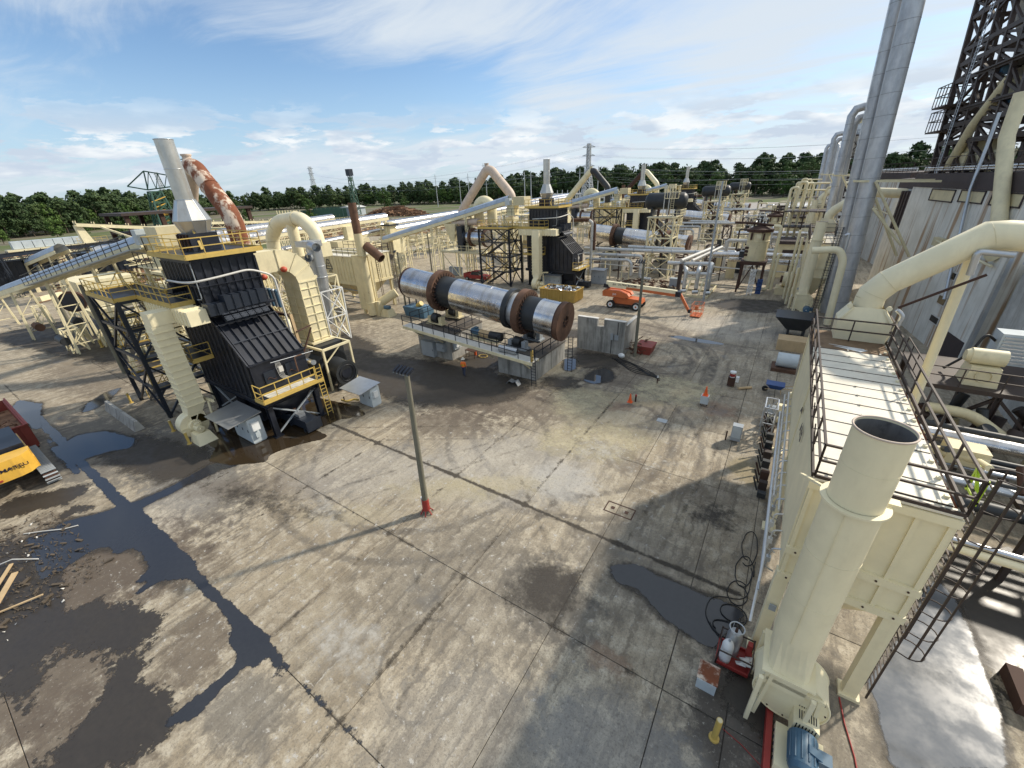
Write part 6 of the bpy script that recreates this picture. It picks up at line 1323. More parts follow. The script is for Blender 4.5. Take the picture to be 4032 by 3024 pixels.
for i in range(40): x, y, z = -11.6+rnd.random()*1.2, 38.6+rnd.random()*2.4, rnd.random()*1.1; m.bar((x, y, z), (x+rnd.uniform(-.6, .6), y+rnd.uniform(-.9, .9), z+rnd.uniform(-.2, .4)), rnd.uniform(.03, .1))
m.build('scrap_pile', 'rust', label='rusty scrap steel heaped beside the notched concrete wall', cat='scrap')
MB().taper((-10.9, -9.6, 39.3, 40.9), (-11.1, -9.4, 39.1, 41.1), 0, .9).build('scrap_bin', 'red_box', label='low rusty bin right of the wooden pole by the notched wall', cat='bin')
MB().sphere((-11.9, 37.5, .22), .32, 8, (1.1, .8, .8)).build('white_sack', 'white', label='white sack lying at the right foot of the notched concrete wall', cat='sack')
def pole(x, y, h, label, dx=0, dy=0, fl=0, r=.17, m='wood_pole', wrap=False, arm=(1, 0)):
    p_ = thing('light_pole', label, 'pole', (x, y, 0), 'wooden light poles'); top = (x+dx, y+dy, h)
    MB().cyl((x, y, 0), top, r, r*.68, 16).build('shaft', m, p_)
    if fl:
        MB().bar((top[0]-arm[0]*.6, top[1]-arm[1]*.6, h-.1), (top[0]+arm[0]*.2, top[1]+arm[1]*.2, h-.1), .07).build('cross_arm', 'black', p_)
        for i in range(fl):
            o = -.62+.22*i; q = MB(); a = Vector((top[0]+arm[0]*o, top[1]+arm[1]*o, h+.05))
            q.bar(a+Vector((0, .18, .10)), a+Vector((0, -.22, -.08)), .11, .12); l = q.build('flood_light', 'black', p_)
            MB().bar(a+Vector((0, .16, .035)), a+Vector((0, -.25, -.115)), .09, .02).build('lens', 'lamp_glass', l)
    if wrap:
        MB().cyl((x, y, .25), (x+dx*.08, y+dy*.08, .95), r*1.25, r*1.15, 14).build('red_sleeve', 'red', p_); MB().cyl((x-.22, y, .5), (x-.2, y, 1.0), .08, .08, 10).build('white_box', 'white', p_)
        q = MB()
        for i in range(6): a = i*1.05; q.bar((x+.15*math.cos(a), y+.15*math.sin(a), .3), (x+.36*math.cos(a), y+.36*math.sin(a), 0), .05)
        q.build('sleeve_feet', 'red', p_)
    return p_
pole(-13.72, 11.35, 8.5, 'grey green wooden pole with flood lights standing alone in the near yard', .12, .12, 5, wrap=True)
pole(-10.82, 38.4, 9.3, 'dark wooden pole beside the notched concrete wall', 0, 0, 4, .16, arm=(1, .2))
pole(-55.6, 10.0, 9.2, 'grey wooden pole standing left of the black stair tower', -.3, 0, 0, .2)
pole(-75.3, 10.9, 9.6, 'leaning wooden pole with flat lamp in front of the left conveyor', -1.0, 0, 2, .22)
pole(-44.9, 39.8, 8.5, 'dark thin pole with lamp between dust collector and near drum', 0, 0, 2, .14)
pole(-64.8, 66.4, 8.0, 'thin dark pole on the far yard under the conveyor', 0, 0, 0, .16)
pole(-8.6, 62.0, 15.5, 'tall dark steel pole behind the orange lift', -.1, 0, 0, .15, 'grey_box')
c = thing('pole_cables', 'tangle of black cables on the ground in front of the notched wall', 'cable', (-9, 36, 0))
for s_ in range(7):
    rnd = random.Random(s_+20); pts = []
    for i in range(22): u = i/21; pts.append((-12.6+5.3*u+rnd.uniform(-.05, .05), 36.9-2.6*u+math.sin(u*PI)*(s_-3)*.25+math.sin(u*9+s_)*.12, .03))
    MB().tube(pts, .03, 5).build('cable_strand', 'cable', c)

# boom lift
L = thing('boom_lift', 'orange telescopic boom lift on four wheels with a cream boom and lowered basket', 'boom lift', (-17.5, 55, 0)); Y0 = 55.6
for x in (-19.4, -15.8):
    for y in (54.35, 56.75):
        wl = MB(); wl.cyl((x, y-.2, .55), (x, y+.2, .55), .56, .56, 28); wo_ = wl.build('wheel', 'rubber', L)
        MB().cyl((x, y-.23, .55), (x, y+.23, .55), .33, .33, 20).build('rim', 'white', wo_); MB().cyl((x, y-.25, .55), (x, y+.25, .55), .12, .12, 12).build('hub', 'orange', wo_)
MB().prism([(-19.0, .55), (-15.5, .55), (-15.2, .9), (-15.3, 1.35), (-17.0, 1.45), (-19.2, 1.35), (-19.3, .9)], 'y', 54.75, 56.45).build('chassis', 'orange', L)
MB().box(-19.6, -15.6, 54.5, 56.6, .45, .62).build('axle_beam', 'dark_rust', L)
MB().prism([(-20.7, 1.55), (-17.4, 1.5), (-16.9, 1.75), (-17.2, 2.1), (-18.4, 2.45), (-20.5, 2.45), (-20.75, 2.2)], 'y', 54.45, 55.3).build('engine_cover', 'orange', L)
MB().prism([(-20.7, 1.55), (-17.4, 1.5), (-16.9, 1.75), (-17.2, 2.1), (-18.4, 2.45), (-20.5, 2.45), (-20.75, 2.2)], 'y', 55.8, 56.6).build('engine_cover', 'orange', L)
MB().cyl((-17.8, 55.6, 1.4), (-17.8, 55.6, 1.6), .6, .6, 20).build('turntable', 'black', L)
bm = MB(); bm.bar((-20.4, 55.0, 3.2), (-10.9, 54.9, 2.75), .42, .74); bo = bm.build('boom', 'cream_clean', L)
MB().prism([(-20.75, 2.7), (-19.9, 2.65), (-20.1, 3.1), (-20.65, 3.25)], 'y', 54.7, 55.85).build('boom_pivot', 'black', L)
MB().bar((-17.5, 54.76, 2.82), (-10.8, 54.66, 2.5), .06, .34).build('boom_stripe', 'orange', bo)
MB().box(-11.0, -10.4, 54.6, 55.6, 2.35, 3.0).build('knuckle', 'black', L)
MB().bar((-10.6, 55.3, 2.7), (-9.15, 55.1, .55), .26, .3).build('jib', 'orange', L); MB().bar((-10.4, 55.5, 2.55), (-9.1, 55.3, .6), .1, .1).build('jib_cylinder', 'grey_box', L); MB().box(-9.25, -8.85, 54.9, 55.4, .35, .8).build('jib_head', 'black', L)
k = MB(); k.box(-8.8, -7.6, 54.3, 56.3, .12, .2); k.build('basket_floor', 'orange', L)
k = MB()
for z in (.6, 1.1, 1.6):
    for a, c_ in (((-8.8, 54.3), (-7.6, 54.3)), ((-7.6, 54.3), (-7.6, 56.3)), ((-7.6, 56.3), (-8.8, 56.3)), ((-8.8, 56.3), (-8.8, 54.3))): k.bar((*a, z), (*c_, z), .04)
for x in (-8.8, -8.2, -7.6):
    for y in (54.3, 55.3, 56.3): k.bar((x, y, .15), (x, y, 1.65), .045)
k.box(-8.4, -8.0, 54.3, 54.5, 1.0, 1.5); k.build('basket_rails', 'orange', L)
text3d('ULTRA BOOM', .36, 'lettering', frame_m((-17.4, 54.74, 3.2), (1, -.026, -.042), (0, 0, 1)), L, depth=.004, xs=1.15)
text3d('JLG', .30, 'lettering', frame_m((-19.2, 54.76, 3.22), (1, -.026, -.042), (0, 0, 1)), L, depth=.004)
text3d('JLG', .34, 'lettering_white', frame_m((-19.0, 54.44, 1.95), (1, 0, 0), (0, 0, 1)), L, depth=.004)
# skip with scrap
k = thing('waste_skip', 'ribbed yellow open skip full of scrap behind the near rotary drum', 'skip', (-28, 55.5, 0))
X0, X1, Y0, Y1 = -30.6, -24.9, 54.0, 57.2
MB().box(X0, X1, Y0, Y1, .15, .3).build('floor', 'skip_yellow', k)
for a in ((X0, X1, Y0, Y0+.08), (X0, X1, Y1-.08, Y1), (X0, X0+.08, Y0+.081, Y1-.081), (X1-.08, X1, Y0+.081, Y1-.081)): MB().box(*a, .301, 1.75).build('side', 'skip_yellow', k)
for i in range(13): MB().box(X0+.05+.46*i, X0+.15+.46*i, Y0-.1, Y0-.003, .15, 1.7).build('rib', 'skip_yellow', k)
for i in range(7): MB().box(X1+.003, X1+.1, Y0+.1+.48*i, Y0+.2+.48*i, .15, 1.7).build('rib', 'skip_yellow', k)
for a in ((X0-.1, X1+.1, Y0-.12, Y0+.0), (X0-.1, X1+.1, Y1, Y1+.12), (X0-.12, X0, Y0, Y1), (X1, X1+.12, Y0, Y1)): MB().box(*a, 1.752, 1.87).build('rim', 'skip_yellow', k)
m = MB(); rnd = random.Random(9)
for i in range(90):
    x, y, z = rnd.uniform(X0+.4, X1-.4), rnd.uniform(Y0+.3, Y1-.3), rnd.uniform(1.35, 1.95); a = rnd.uniform(0, 6.3); s_ = rnd.uniform(.2, .8)
    m.add([(x, y, z), (x+math.cos(a)*s_, y+math.sin(a)*s_, z+rnd.uniform(-.15, .3)), (x+math.cos(a)*s_-math.sin(a)*.3, y+math.sin(a)*s_+math.cos(a)*.3, z+rnd.uniform(-.1, .3)), (x-math.sin(a)*.3, y+math.cos(a)*.3, z+.1)], [(0, 1, 2, 3)])
m.build('scrap_sheets', 'foil', kind='stuff', label='crumpled shiny sheet scrap filling the yellow skip', cat='scrap')
MB().box(X0+.1, X1-.1, Y0+.1, Y1-.1, .31, 1.38).build('scrap_bed', 'log_brown', kind='stuff', label='rubble under the sheet scrap in the yellow skip', cat='rubble')
# cones and stands
def cone(x, y, label, z=0, h=.75):
    c = thing('traffic_cone', label, 'traffic cone', (x, y, z), 'orange traffic cones'); MB().box(x-.2, x+.2, y-.2, y+.2, z, z+.04).build('cone_base', 'cone_orange', c)
    b = MB().cyl((x, y, z+.04), (x, y, z+h), .15, .035, 20).build('cone_body', 'cone_orange', c); MB().cyl((x, y, z+h*.62), (x, y, z+h*.80), .078, .058, 20).build('white_band', 'white', b); return c
cone(-8.15, 28.9, 'orange traffic cone standing on the ground, left of the others')
c = thing('pull_box', 'small grey box stand with an orange cone on top', 'box', (-3.0, 31.0, 0)); MB().box(-3.3, -2.75, 30.8, 31.3, .25, .9).build('box_body', 'pale_box', c)
for x in (-3.25, -2.8): MB().bar((x, 31.05, 0), (x, 31.05, .25), .06).build('leg', 'dark_rust', c)
cone(-3.03, 31.05, 'orange traffic cone balanced on the small grey box', .9)
c = thing('pull_box', 'rusty stand with a red and white bucket on top, right of the cones', 'box', (-1.7, 35.6, 0)); MB().box(-2.0, -1.45, 35.4, 35.9, .1, .85).build('box_body', 'dark_rust', c); MB().box(-1.44, -1.2, 35.5, 35.8, .5, .95).build('side_box', 'white', c)
b = thing('bucket', 'white bucket with red label on the rusty stand', 'bucket', (-1.72, 35.65, .85)); MB().cyl((-1.72, 35.65, .85), (-1.72, 35.65, 1.35), .2, .24, 20).build('bucket_body', 'white', b); MB().cyl((-1.72, 35.65, .93), (-1.72, 35.65, 1.2), .212, .233, 20, False).build('red_label', 'red', b)
MB().cyl((-1.1, 35.2, .12), (-.2, 35.9, .12), .11, .11, 12).build('timber_roll', 'timber', label='yellow roll lying on the ground beside the bucket stand', cat='roll')
c = thing('pull_box', 'grey switch stand in the shade near the collector', 'box', (-.35, 26.9, 0)); MB().box(-.65, -.05, 26.7, 27.2, .15, 1.25).build('box_body', 'grey_box', c); MB().box(-.6, -.1, 26.66, 26.698, .4, 1.2).build('door', 'pale_box', c); MB().cyl((-.9, 26.8, 0), (-.9, 26.8, .7), .05, .05, 8).build('standpipe', 'dark_rust', c)
c = thing('standpipe', 'short standpipe with white cap in the open yard beyond the puddle', 'standpipe', (-7.2, 33.3, 0)); MB().cyl((-7.2, 33.3, 0), (-7.2, 33.3, .55), .05, .05, 10).cyl((-7.2, 33.3, .3), (-7.0, 33.3, .35), .05, .05, 8).build('stem', 'dark_rust', c); MB().cyl((-7.2, 33.3, .55), (-7.2, 33.3, .72), .07, .05, 10).build('cap', 'white', c)
c = thing('standpipe', 'dark hydrant stub tucked behind the left cone', 'standpipe', (-7.8, 29.2, 0)); MB().cyl((-7.8, 29.2, 0), (-7.8, 29.2, .5), .07, .07, 10).build('stem', 'dark_rust', c); MB().cyl((-7.8, 29.2, .5), (-7.8, 29.2, .62), .09, .07, 10).build('cap', 'red', c)
c = thing('folded_sheet', 'bent pale sheet metal lying below the right pier', 'sheet', (-18.4, 27.4, 0)); MB().prism([(-18.9, .0), (-18.6, .35), (-18.2, .25), (-17.9, .42), (-17.6, 0), (-17.65, 0), (-17.92, .37), (-18.2, .2), (-18.6, .3), (-18.85, 0)], 'y', 27.0, 27.5).build('sheet_piece', 'galv', c)
MB().cyl((-25.6, 31.2, 0), (-25.6, 31.2, .6), .12, .1, 12).build('fire_bucket', 'cone_orange', label='small orange can by the trestle table at the left pier', cat='can')
c = MB()
for i in range(14): a = i*.7; c.tube([(-24.6+.5*math.cos(a), 31.2+.4*math.sin(a), .05), (-24.6+.5*math.cos(a+.7), 31.2+.4*math.sin(a+.7), .08)], .04, 5)
c.build('yellow_hose', 'yellow', label='coil of yellow hose on the ground between the piers', cat='hose')
c = thing('yellow_valve', 'yellow pipe fitting lying left of the small canopy cabinet', 'valve', (-28.9, 17.2, 0)); MB().tube(bend([(-29.3, 17.3, .2), (-28.6, 17.3, .22), (-28.5, 17.9, .2), (-28.0, 18.0, .2)], .2), .09, 10).build('fitting', 'yellow', c); MB().cyl((-28.9, 17.3, .2), (-28.9, 17.3, .6), .05, .05, 8).build('stem', 'dark_rust', c)
c = thing('concrete_barrier', 'long grey concrete barrier lying in front of the black stair tower', 'barrier', (-43, 6.4, 0)); MB().prism([(6.05, 0), (6.75, 0), (6.65, .25), (6.5, .8), (6.3, .8), (6.15, .25)], 'x', -46.6, -39.6).build('barrier_body', 'pier_concrete', c)

# person
def person():
    root = thing('person', 'worker in orange high visibility shirt, jeans and wide brimmed hat walking in the yard', 'person', (-23.25, 26.4, 0))
    J = {}; V = []; E = []; Rr = []
    def v(n, p, r, par=None):
        J[n] = len(V); V.append(p); Rr.append(r)
        if par: E.append((J[par], J[n]))
    v('pel', (0, 0, .96), .145); v('spi', (0, 0, 1.14), .140, 'pel'); v('che', (0, -.02, 1.34), .165, 'spi'); v('nec', (0, -.03, 1.50), .062, 'che')
    v('hd0', (0, -.045, 1.57), .075, 'nec'); v('hd1', (0, -.055, 1.66), .098, 'hd0'); v('hd2', (0, -.05, 1.74), .075, 'hd1')
    for s, n in ((-1, 'l'), (1, 'r')):
        v('sh'+n, (.19*s, -.01, 1.42), .068, 'che'); v('el'+n, (.27*s, .03-.06*s, 1.15), .047, 'sh'+n); v('wr'+n, (.25*s, -.12-.06*s, .94), .032, 'el'+n); v('ha'+n, (.245*s, -.15-.07*s, .86), .036, 'wr'+n)
        v('hi'+n, (.10*s, 0, .90), .105, 'pel'); v('kn'+n, (.115*s, -.10*s-.04, .50), .066, 'hi'+n); v('an'+n, (.11*s, -.14*s+.04, .09), .044, 'kn'+n); v('to'+n, (.13*s, -.14*s-.14, .045), .042, 'an'+n)
    me = bpy.data.meshes.new('body'); me.from_pydata(V, E, []); o = bpy.data.objects.new('body', me); COL.objects.link(o); o.parent = root; o.rotation_euler = (0, 0, R(200))
    sk = o.modifiers.new('skin', 'SKIN'); o.modifiers.new('sub', 'SUBSURF').levels = 2; o.modifiers['sub'].render_levels = 2; sk.use_smooth_shade = True
    for i, d in enumerate(me.skin_vertices[0].data): d.radius = (Rr[i], Rr[i]*.86); d.use_root = (i == 0)
    for q in ('hiviz', 'denim', 'skin', 'boot'): me.materials.append(MAT[q])
    dg = bpy.context.evaluated_depsgraph_get(); dg.update(); nm = bpy.data.meshes.new_from_object(o.evaluated_get(dg)); o.modifiers.clear(); o.data = nm
    nm.materials.clear()
    for q in ('hiviz', 'denim', 'skin', 'boot'): nm.materials.append(MAT[q])
    for p in nm.polygons:
        c = p.center; z = c.z; arm = abs(c.x) > .20 and z > .8
        p.material_index = 2 if z > 1.50 or (arm and z < 1.0) else 0 if z > .98 or arm else 3 if z < .13 else 1; p.use_smooth = True
    def pt(mb, name, m):
        ob = bpy.data.objects.new(name, mb.mesh(name, m)); COL.objects.link(ob); ob.parent = root; ob.rotation_euler = (0, 0, R(200)); WL[ob.name] = WL[root.name]
    pt(MB().cyl((0, -.05, 1.735), (0, -.05, 1.75), .20, .19, 24).cyl((0, -.05, 1.75), (0, -.05, 1.86), .115, .095, 20).sphere((0, -.05, 1.86), .095, 8, (1, 1, .35)), 'hat', 'hat')
    pt(MB().box(-.18, .18, -.195, -.180, 1.18, 1.22).box(-.18, .18, .12, .135, 1.18, 1.22), 'reflective_band', 'lime')
    pt(MB().sphere((-.035, -.148, 1.68), .011, 5).sphere((.035, -.148, 1.68), .011, 5), 'eyes', 'black'); pt(MB().cyl((0, -.14, 1.67), (0, -.172, 1.64), .010, .016, 8), 'nose', 'skin'); pt(MB().box(-.028, .028, -.147, -.142, 1.60, 1.608), 'mouth', 'red')
    pt(MB().sphere((-.098, -.05, 1.66), .025, 5, (.4, 1, 1.3)).sphere((.098, -.05, 1.66), .025, 5, (.4, 1, 1.3)), 'ears', 'skin'); pt(MB().sphere((0, -.025, 1.68), .105, 8, (1, .9, .9)), 'hair', 'hair')
    for s in (-1, 1):
        f = MB(); bx, by, bz = .245*s, -.15-.07*s, .86
        for i in range(4): y = by-.03+.019*i; f.tube([(bx, y, bz), (bx-.004*s, y-.004, bz-.05-.006*(i in (1, 2))), (bx-.018*s, y-.006, bz-.085-.006*(i in (1, 2)))], [.0095, .009, .007], 6)
        f.tube([(bx-.01*s, by-.035, bz+.03), (bx-.02*s, by-.06, bz), (bx-.02*s, by-.065, bz-.03)], [.011, .010, .008], 6); pt(f, 'fingers', 'skin')
person()

# excavator at the left edge
x = thing('excavator', 'yellow and black crawler excavator half out of the picture at the left edge', 'excavator', (-38, -1, 0))
for y in (-2.6, 1.0):
    m = MB(); pr = [(-36.3-.5+.5*math.cos(R(a)), .5+.45*math.sin(R(a))) for a in range(-90, 91, 30)]+[(-41.2-.5+.5*math.cos(R(a)), .5+.45*math.sin(R(a))) for a in range(90, 271, 30)]
    m.prism(pr, 'y', y-.3, y+.3); tr = m.build('track', 'dark_rust', x)
    for i in range(22): xx = -36.4-.24*i; MB().box(xx-.05, xx+.03, y-.34, y+.34, .96, 1.02).build('track_pad', 'grey_box', tr)
    for i in range(5): a = R(-60+30*i); MB().bar((-36.8+.52*math.cos(a), y-.34, .5+.47*math.sin(a)), (-36.8+.52*math.cos(a), y+.34, .5+.47*math.sin(a)), .09, .05, (math.cos(a), 0, math.sin(a))).build('track_pad', 'grey_box', tr)
MB().cyl((-39, -.8, .95), (-39, -.8, 1.25), .8, .8, 20).build('slew_ring', 'black', x)
MB().box(-42.2, -37.0, -2.2, .9, 1.25, 2.0).build('house_frame', 'machine_yellow', x)
cw = MB(); pl = [(-37.6, -2.2), (-36.95, -2.12), (-36.5, -1.75), (-36.36, -1.3), (-36.33, -.65), (-36.36, 0), (-36.5, .45), (-36.95, .82), (-37.6, .9)]
cw.prism(pl, 'z', 1.3, 2.55); cw.build('counterweight', 'machine_yellow', x)
cw = MB(); cw.prism([(-37.9, -2.1), (-37.9, .8), (-40.0, .8), (-40.0, -2.1)], 'z', 2.0, 2.75); cw.build('engine_hood', 'black', x)
MB().box(-39.9, -38.0, -2.25, -2.2, 1.5, 2.5).build('side_door', 'machine_yellow', x); MB().box(-39.6, -38.4, -2.28, -2.253, 1.45, 1.85).build('grille', 'black', x)
MB().box(-42.0, -40.3, -2.1, -.8, 2.0, 3.5).build('cab', 'glass_dark', x); MB().box(-42.6, -40.2, -.7, .8, 2.0, 2.5).build('platform', 'blue_black', x)
for p in ((-36.32, .25, 1.55),): MB().box(-36.36, -36.28, -.95, -.75, 1.4, 1.5).build('tail_light', 'red', x)
text3d('KOMATSU', .30, 'lettering', frame_m((-36.31, -.35, 2.0), (0.02, 1, 0), (-.0, 0, 1)), x, depth=.012, xs=1.25)
c = thing('scrap_container', 'open rusty red steel container behind the excavator', 'container', (-46, .4, 0)); X0, X1, Y0, Y1 = -51.5, -43.6, -2.0, 1.55
for a in ((X0, X1, Y0, Y0+.1), (X0, X1, Y1-.1, Y1), (X0, X0+.1, Y0+.101, Y1-.101), (X1-.1, X1, Y0+.101, Y1-.101)): MB().box(*a, .1, 1.9).build('side', 'red_box', c)
for i in range(12): MB().box(X0+.3+.65*i, X0+.42+.65*i, Y1+.003, Y1+.1, .1, 1.85).build('rib', 'red_box', c); MB().box(X1+.003, X1+.1, Y0+.1+.28*i, Y0+.18+.28*i, .1, 1.85).build('rib', 'red_box', c)
MB().box(X0, X1, Y0, Y1, 0, .099).build('floor', 'dark_rust', c)
for a in ((X0-.08, X1+.1, Y1, Y1+.12), (X1, X1+.12, Y0, Y1), (X0-.1, X1+.1, Y0-.12, Y0)): MB().box(*a, 1.903, 2.0).build('rim', 'red_box', c)
m = MB(); rnd = random.Random(5)
for i in range(60): px, py = rnd.uniform(X0+.4, X1-.4), rnd.uniform(Y0+.3, Y1-.3); m.bar((px, py, rnd.uniform(1, 1.4)), (px+rnd.uniform(-1, 1), py+rnd.uniform(-.6, .6), rnd.uniform(1.1, 1.7)), rnd.uniform(.04, .14))
m.box(X0+.1, X1-.1, Y0+.1, Y1-.1, .12, 1.05); m.build('container_scrap', 'log_brown', kind='stuff', label='dark scrap inside the red container', cat='scrap')
# demolition litter at the left edge
m = MB(); rnd = random.Random(12)
for i in range(900):
    u = rnd.random(); px = -24.5-rnd.random()**1.3*9; py = -3.6+rnd.random()*4.2-(px+24)*-.05; s_ = rnd.uniform(.012, .06)*(1 if rnd.random() < .9 else 3)
    m.bar((px, py, .03), (px+rnd.uniform(-.4, .4)*s_*6, py+rnd.uniform(-.4, .4)*s_*6, .03+rnd.random()*.1), s_*.8, s_*.4)
m.build('demolition_litter', 'bark', kind='stuff', label='brown rubble and chips scattered on wet ground at the left edge', cat='rubble')
m = MB()
for i in range(46):
    px = -23.5-rnd.random()*9; py = -3.8+rnd.random()*3.2; s_ = rnd.uniform(.03, .12); a = rnd.random()*6
    m.add([(px, py, .05), (px+s_*math.cos(a), py+s_*math.sin(a), .07), (px+s_*math.cos(a)-s_*.7*math.sin(a), py+s_*math.sin(a)+s_*.7*math.cos(a), .12), (px-s_*.7*math.sin(a), py+s_*.7*math.cos(a), .05)], [(0, 1, 2, 3)])
m.build('white_scraps', 'pipe_white', kind='stuff', label='small white scraps among the rubble at the left edge', cat='scraps')
for i, (a, b_, w_, l) in enumerate((((-24.9, -3.6, .1), (-27.8, -2.0, .35), .22, 'pale timber plank lying at the left edge, nearest of the planks'), ((-25.9, -3.4, .1), (-25.2, -1.6, .15), .08, 'thin pale batten crossing the nearest plank'), ((-27.5, -2.9, .05), (-29.0, -2.0, .2), .14, 'short timber offcut beyond the nearest plank'))): MB().bar(a, b_, w_, .05).build('plank', 'timber', label=l, cat='plank')
for i, (pts, l) in enumerate((([(-31.7, -1.2, .05), (-31.0, -.6, .08), (-30.2, .1, .05), (-29.9, .6, .04)], 'long thin pale rod lying on the wet concrete near the track'), ([(-29.8, -2.6, .05), (-29.2, -1.9, .3), (-28.5, -1.2, .05)], 'bent pale rod in the rubble at the left edge'))): MB().tube(pts, .03, 6).build('rod', 'pipe_white', label=l, cat='rod')

# ------------------------------------------------------------------ tanks on lattice towers
def make_tank():
    t = thing('tank_tower', 'black horizontal tank above a cream lattice tower, nearest of the three', 'tank tower', (-19.5, 79, 0), 'black tanks on cream towers')
    m = MB(); lattice(m, -21.4, -17.2, 76.3, 80.3, 0, 10.1, 3, .26, .15)
    X0, X1, Y0, Y1 = -21.4, -17.2, 76.3, 80.3
    for x in (X0, X1):
        for y in (Y0, Y1): MB().bar((x, y, 0), (x, y, 10.1), .26).build('leg', 'cream', t)
    for z0, z1 in ((0, 3.4), (3.4, 6.8), (6.8, 10.1)):
        q = MB()
        for a, b in (((X0, Y0), (X1, Y0)), ((X1, Y0), (X1, Y1)), ((X0, Y1), (X1, Y1)), ((X0, Y0), (X0, Y1))):
            q.bar((*a, z1), (*b, z1), .2); q.bar((*a, z0), (*b, z1), .14); q.bar((*b, z0), (*a, z1), .14)
        q.build('brace_panel', 'cream', t)
    MB().box(X0-.3, X1+.4, Y0-.3, Y1+.3, 10.1, 10.25).build('platform', 'cream', t)
    railing(t, [(X1-.8, Y0-.2, 10.25), (X1+.9, Y0-.2, 10.25), (X1+.9, Y1, 10.25)], 'cream', sp=.5, toe=False, r=.035)
    MB().box(X1+.3, X1+1.1, Y0-.4, Y0+1.2, 8.9, 9.0).build('platform', 'cream', t); railing(t, [(X1+.3, Y0-.4, 9.0), (X1+1.1, Y0-.4, 9.0), (X1+1.1, Y0+1.2, 9.0)], 'cream', sp=.4, toe=False, r=.035)
    Z = 12.6
    MB().tube([(-23.0, 79, Z), (-22.9, 79, Z), (-22.4, 79, Z), (-16.6, 79, Z), (-16.1, 79, Z), (-16.0, 79, Z)], [.35, .9, 1.35, 1.35, .9, .35], 32).build('tank_shell', 'tank_black', t)
    for x in (-21.5, -17.5): MB().box(x-.15, x+.15, 77.9, 80.1, 10.25, 11.6).build('saddle', 'tank_black', t)
    for x in (-19.4, -18.6): MB().bar((x, 77.3, 10.25), (x, 77.3, 15.0), .12).build('mast', 'pipe_white', t)
    MB().box(-19.4, -17.2, 77.2, 78.4, 13.0, 13.08).build('platform', 'cream', t); railing(t, [(-19.4, 77.2, 13.08), (-17.2, 77.2, 13.08), (-17.2, 78.6, 13.08), (-19.4, 78.6, 13.08)], 'cream', sp=.45, toe=False, h=1.9, r=.035)
    ladder(t, (-18.0, 77.1, 10.2), (-18.0, 77.1, 14.9), 'cream', .5, (1, 0, 0))
    MB().tube(bend([(-20.3, 77.6, 11.5), (-20.3, 77.6, 8.5), (-19.3, 78.6, 7.2), (-19.3, 78.6, 3)], .6), .2, 10).build('drop_pipe', 'dark_rust', t); MB().tube([(-18.8, 77.5, 0), (-18.8, 77.5, 10)], .12, 8).build('drop_pipe', 'tank_black', t)
    return t
TT = make_tank()
copy_tree(TT, (0, PER, 0), 'second black tank on a cream lattice tower, above the third drum'); copy_tree(TT, (0, 2*PER, 0), 'farthest black tank on a tower, against the trees')

# ------------------------------------------------------------------ cream silo tanks on brown legs
def make_silo():
    s = thing('silo_tank', 'cream upright tank with brown lid on brown steel legs, near the orange lift', 'tank', (-4, 71.8, 0), 'cream upright tanks'); X, Y = -4.0, 72.2
    MB().cyl((X, Y, 4.6), (X, Y, 8.6), 1.42, 1.42, 36).build('shell', 'cream_old', s)
    MB().cyl((X, Y, 8.6), (X, Y, 9.0), 1.72, 1.75, 36).cyl((X, Y, 9.0), (X, Y, 9.5), 1.5, .5, 24).build('lid', 'dark_rust', s)
    MB().box(X-1.7, X+1.7, Y-1.7, Y+1.7, 4.1, 4.58).build('frame', 'dark_rust', s)
    for x in (-1.5, 1.5):
        for y in (-1.5, 1.5): MB().bar((X+x, Y+y, 0), (X+x*.95, Y+y*.95, 4.1), .24).build('leg', 'dark_rust', s)
    q = MB()
    for a, b in (((-1.5, -1.5), (0, -1.4)), ((1.5, -1.5), (0, -1.4)), ((1.5, 1.5), (1.4, 0)), ((-1.5, -1.5), (-1.4, 0))): q.bar((X+a[0], Y+a[1], .2), (X+b[0], Y+b[1], 4.0), .14)
    q.build('brace', 'dark_rust', s)
    MB().box(X-.25, X+.35, Y-1.46, Y-1.40, 7.8, 8.4).build('hatch', 'cream', s); MB().box(X-1.0, X-.75, Y-1.45, Y-1.1, 7.6, 8.5).box(X+.6, X+.8, Y-1.55, Y-1.3, 7.6, 8.5).build('bracket', 'dark_rust', s)
    MB().ring((X, Y, 7.4), (0, 0, 1), 1.45, .05, 36).build('hoop', 'cream', s)
    for z in (5.4, 5.9, 6.4): MB().box(X-1.45, X-.95, Y-1.05, Y-.7, z-.15, z+.18).build('patch', 'dark_rust', s)
    MB().tube(bend([(X-3.4, Y-1, 9.9), (X-1, Y-.6, 9.8), (X+1.8, Y-.3, 9.45)], .3), .17, 10).build('top_pipe', 'dark_rust', s)
    MB().tube(bend([(X+1.6, Y-.4, 9.4), (X+2.5, Y-.5, 9.4), (X+2.5, Y-.5, .6), (X+1.9, Y-.6, .5)], .4), .22, 12).build('side_pipe', 'cream', s)
    MB().tube(bend([(X+3.3, Y, 5.5), (X+3.0, Y-.4, 5.6), (X+2.95, Y-.6, .5)], .3), .2, 12).build('side_pipe', 'cream', s)
    for i in range(5): MB().cyl((X-.9+.4*i, Y+.3*(i % 2), 9.2), (X-.9+.4*i, Y+.3*(i % 2), 10.0+.3*(i % 3)), .12, .1, 8).build('fitting', 'black', s)
    return s
SI = make_silo()
copy_tree(SI, (0, PER-8, -1.2), 'second cream upright tank with rusty lid, behind the first one')
x = thing('lattice_mast', 'short white lattice mast under the near cream tank', 'mast', (-3.6, 69.5, 0)); q = MB(); lattice(q, -3.9, -3.3, 69.2, 69.8, 0, 3.6, 6, .07, .05); q.build('mast_bars', 'white', x)
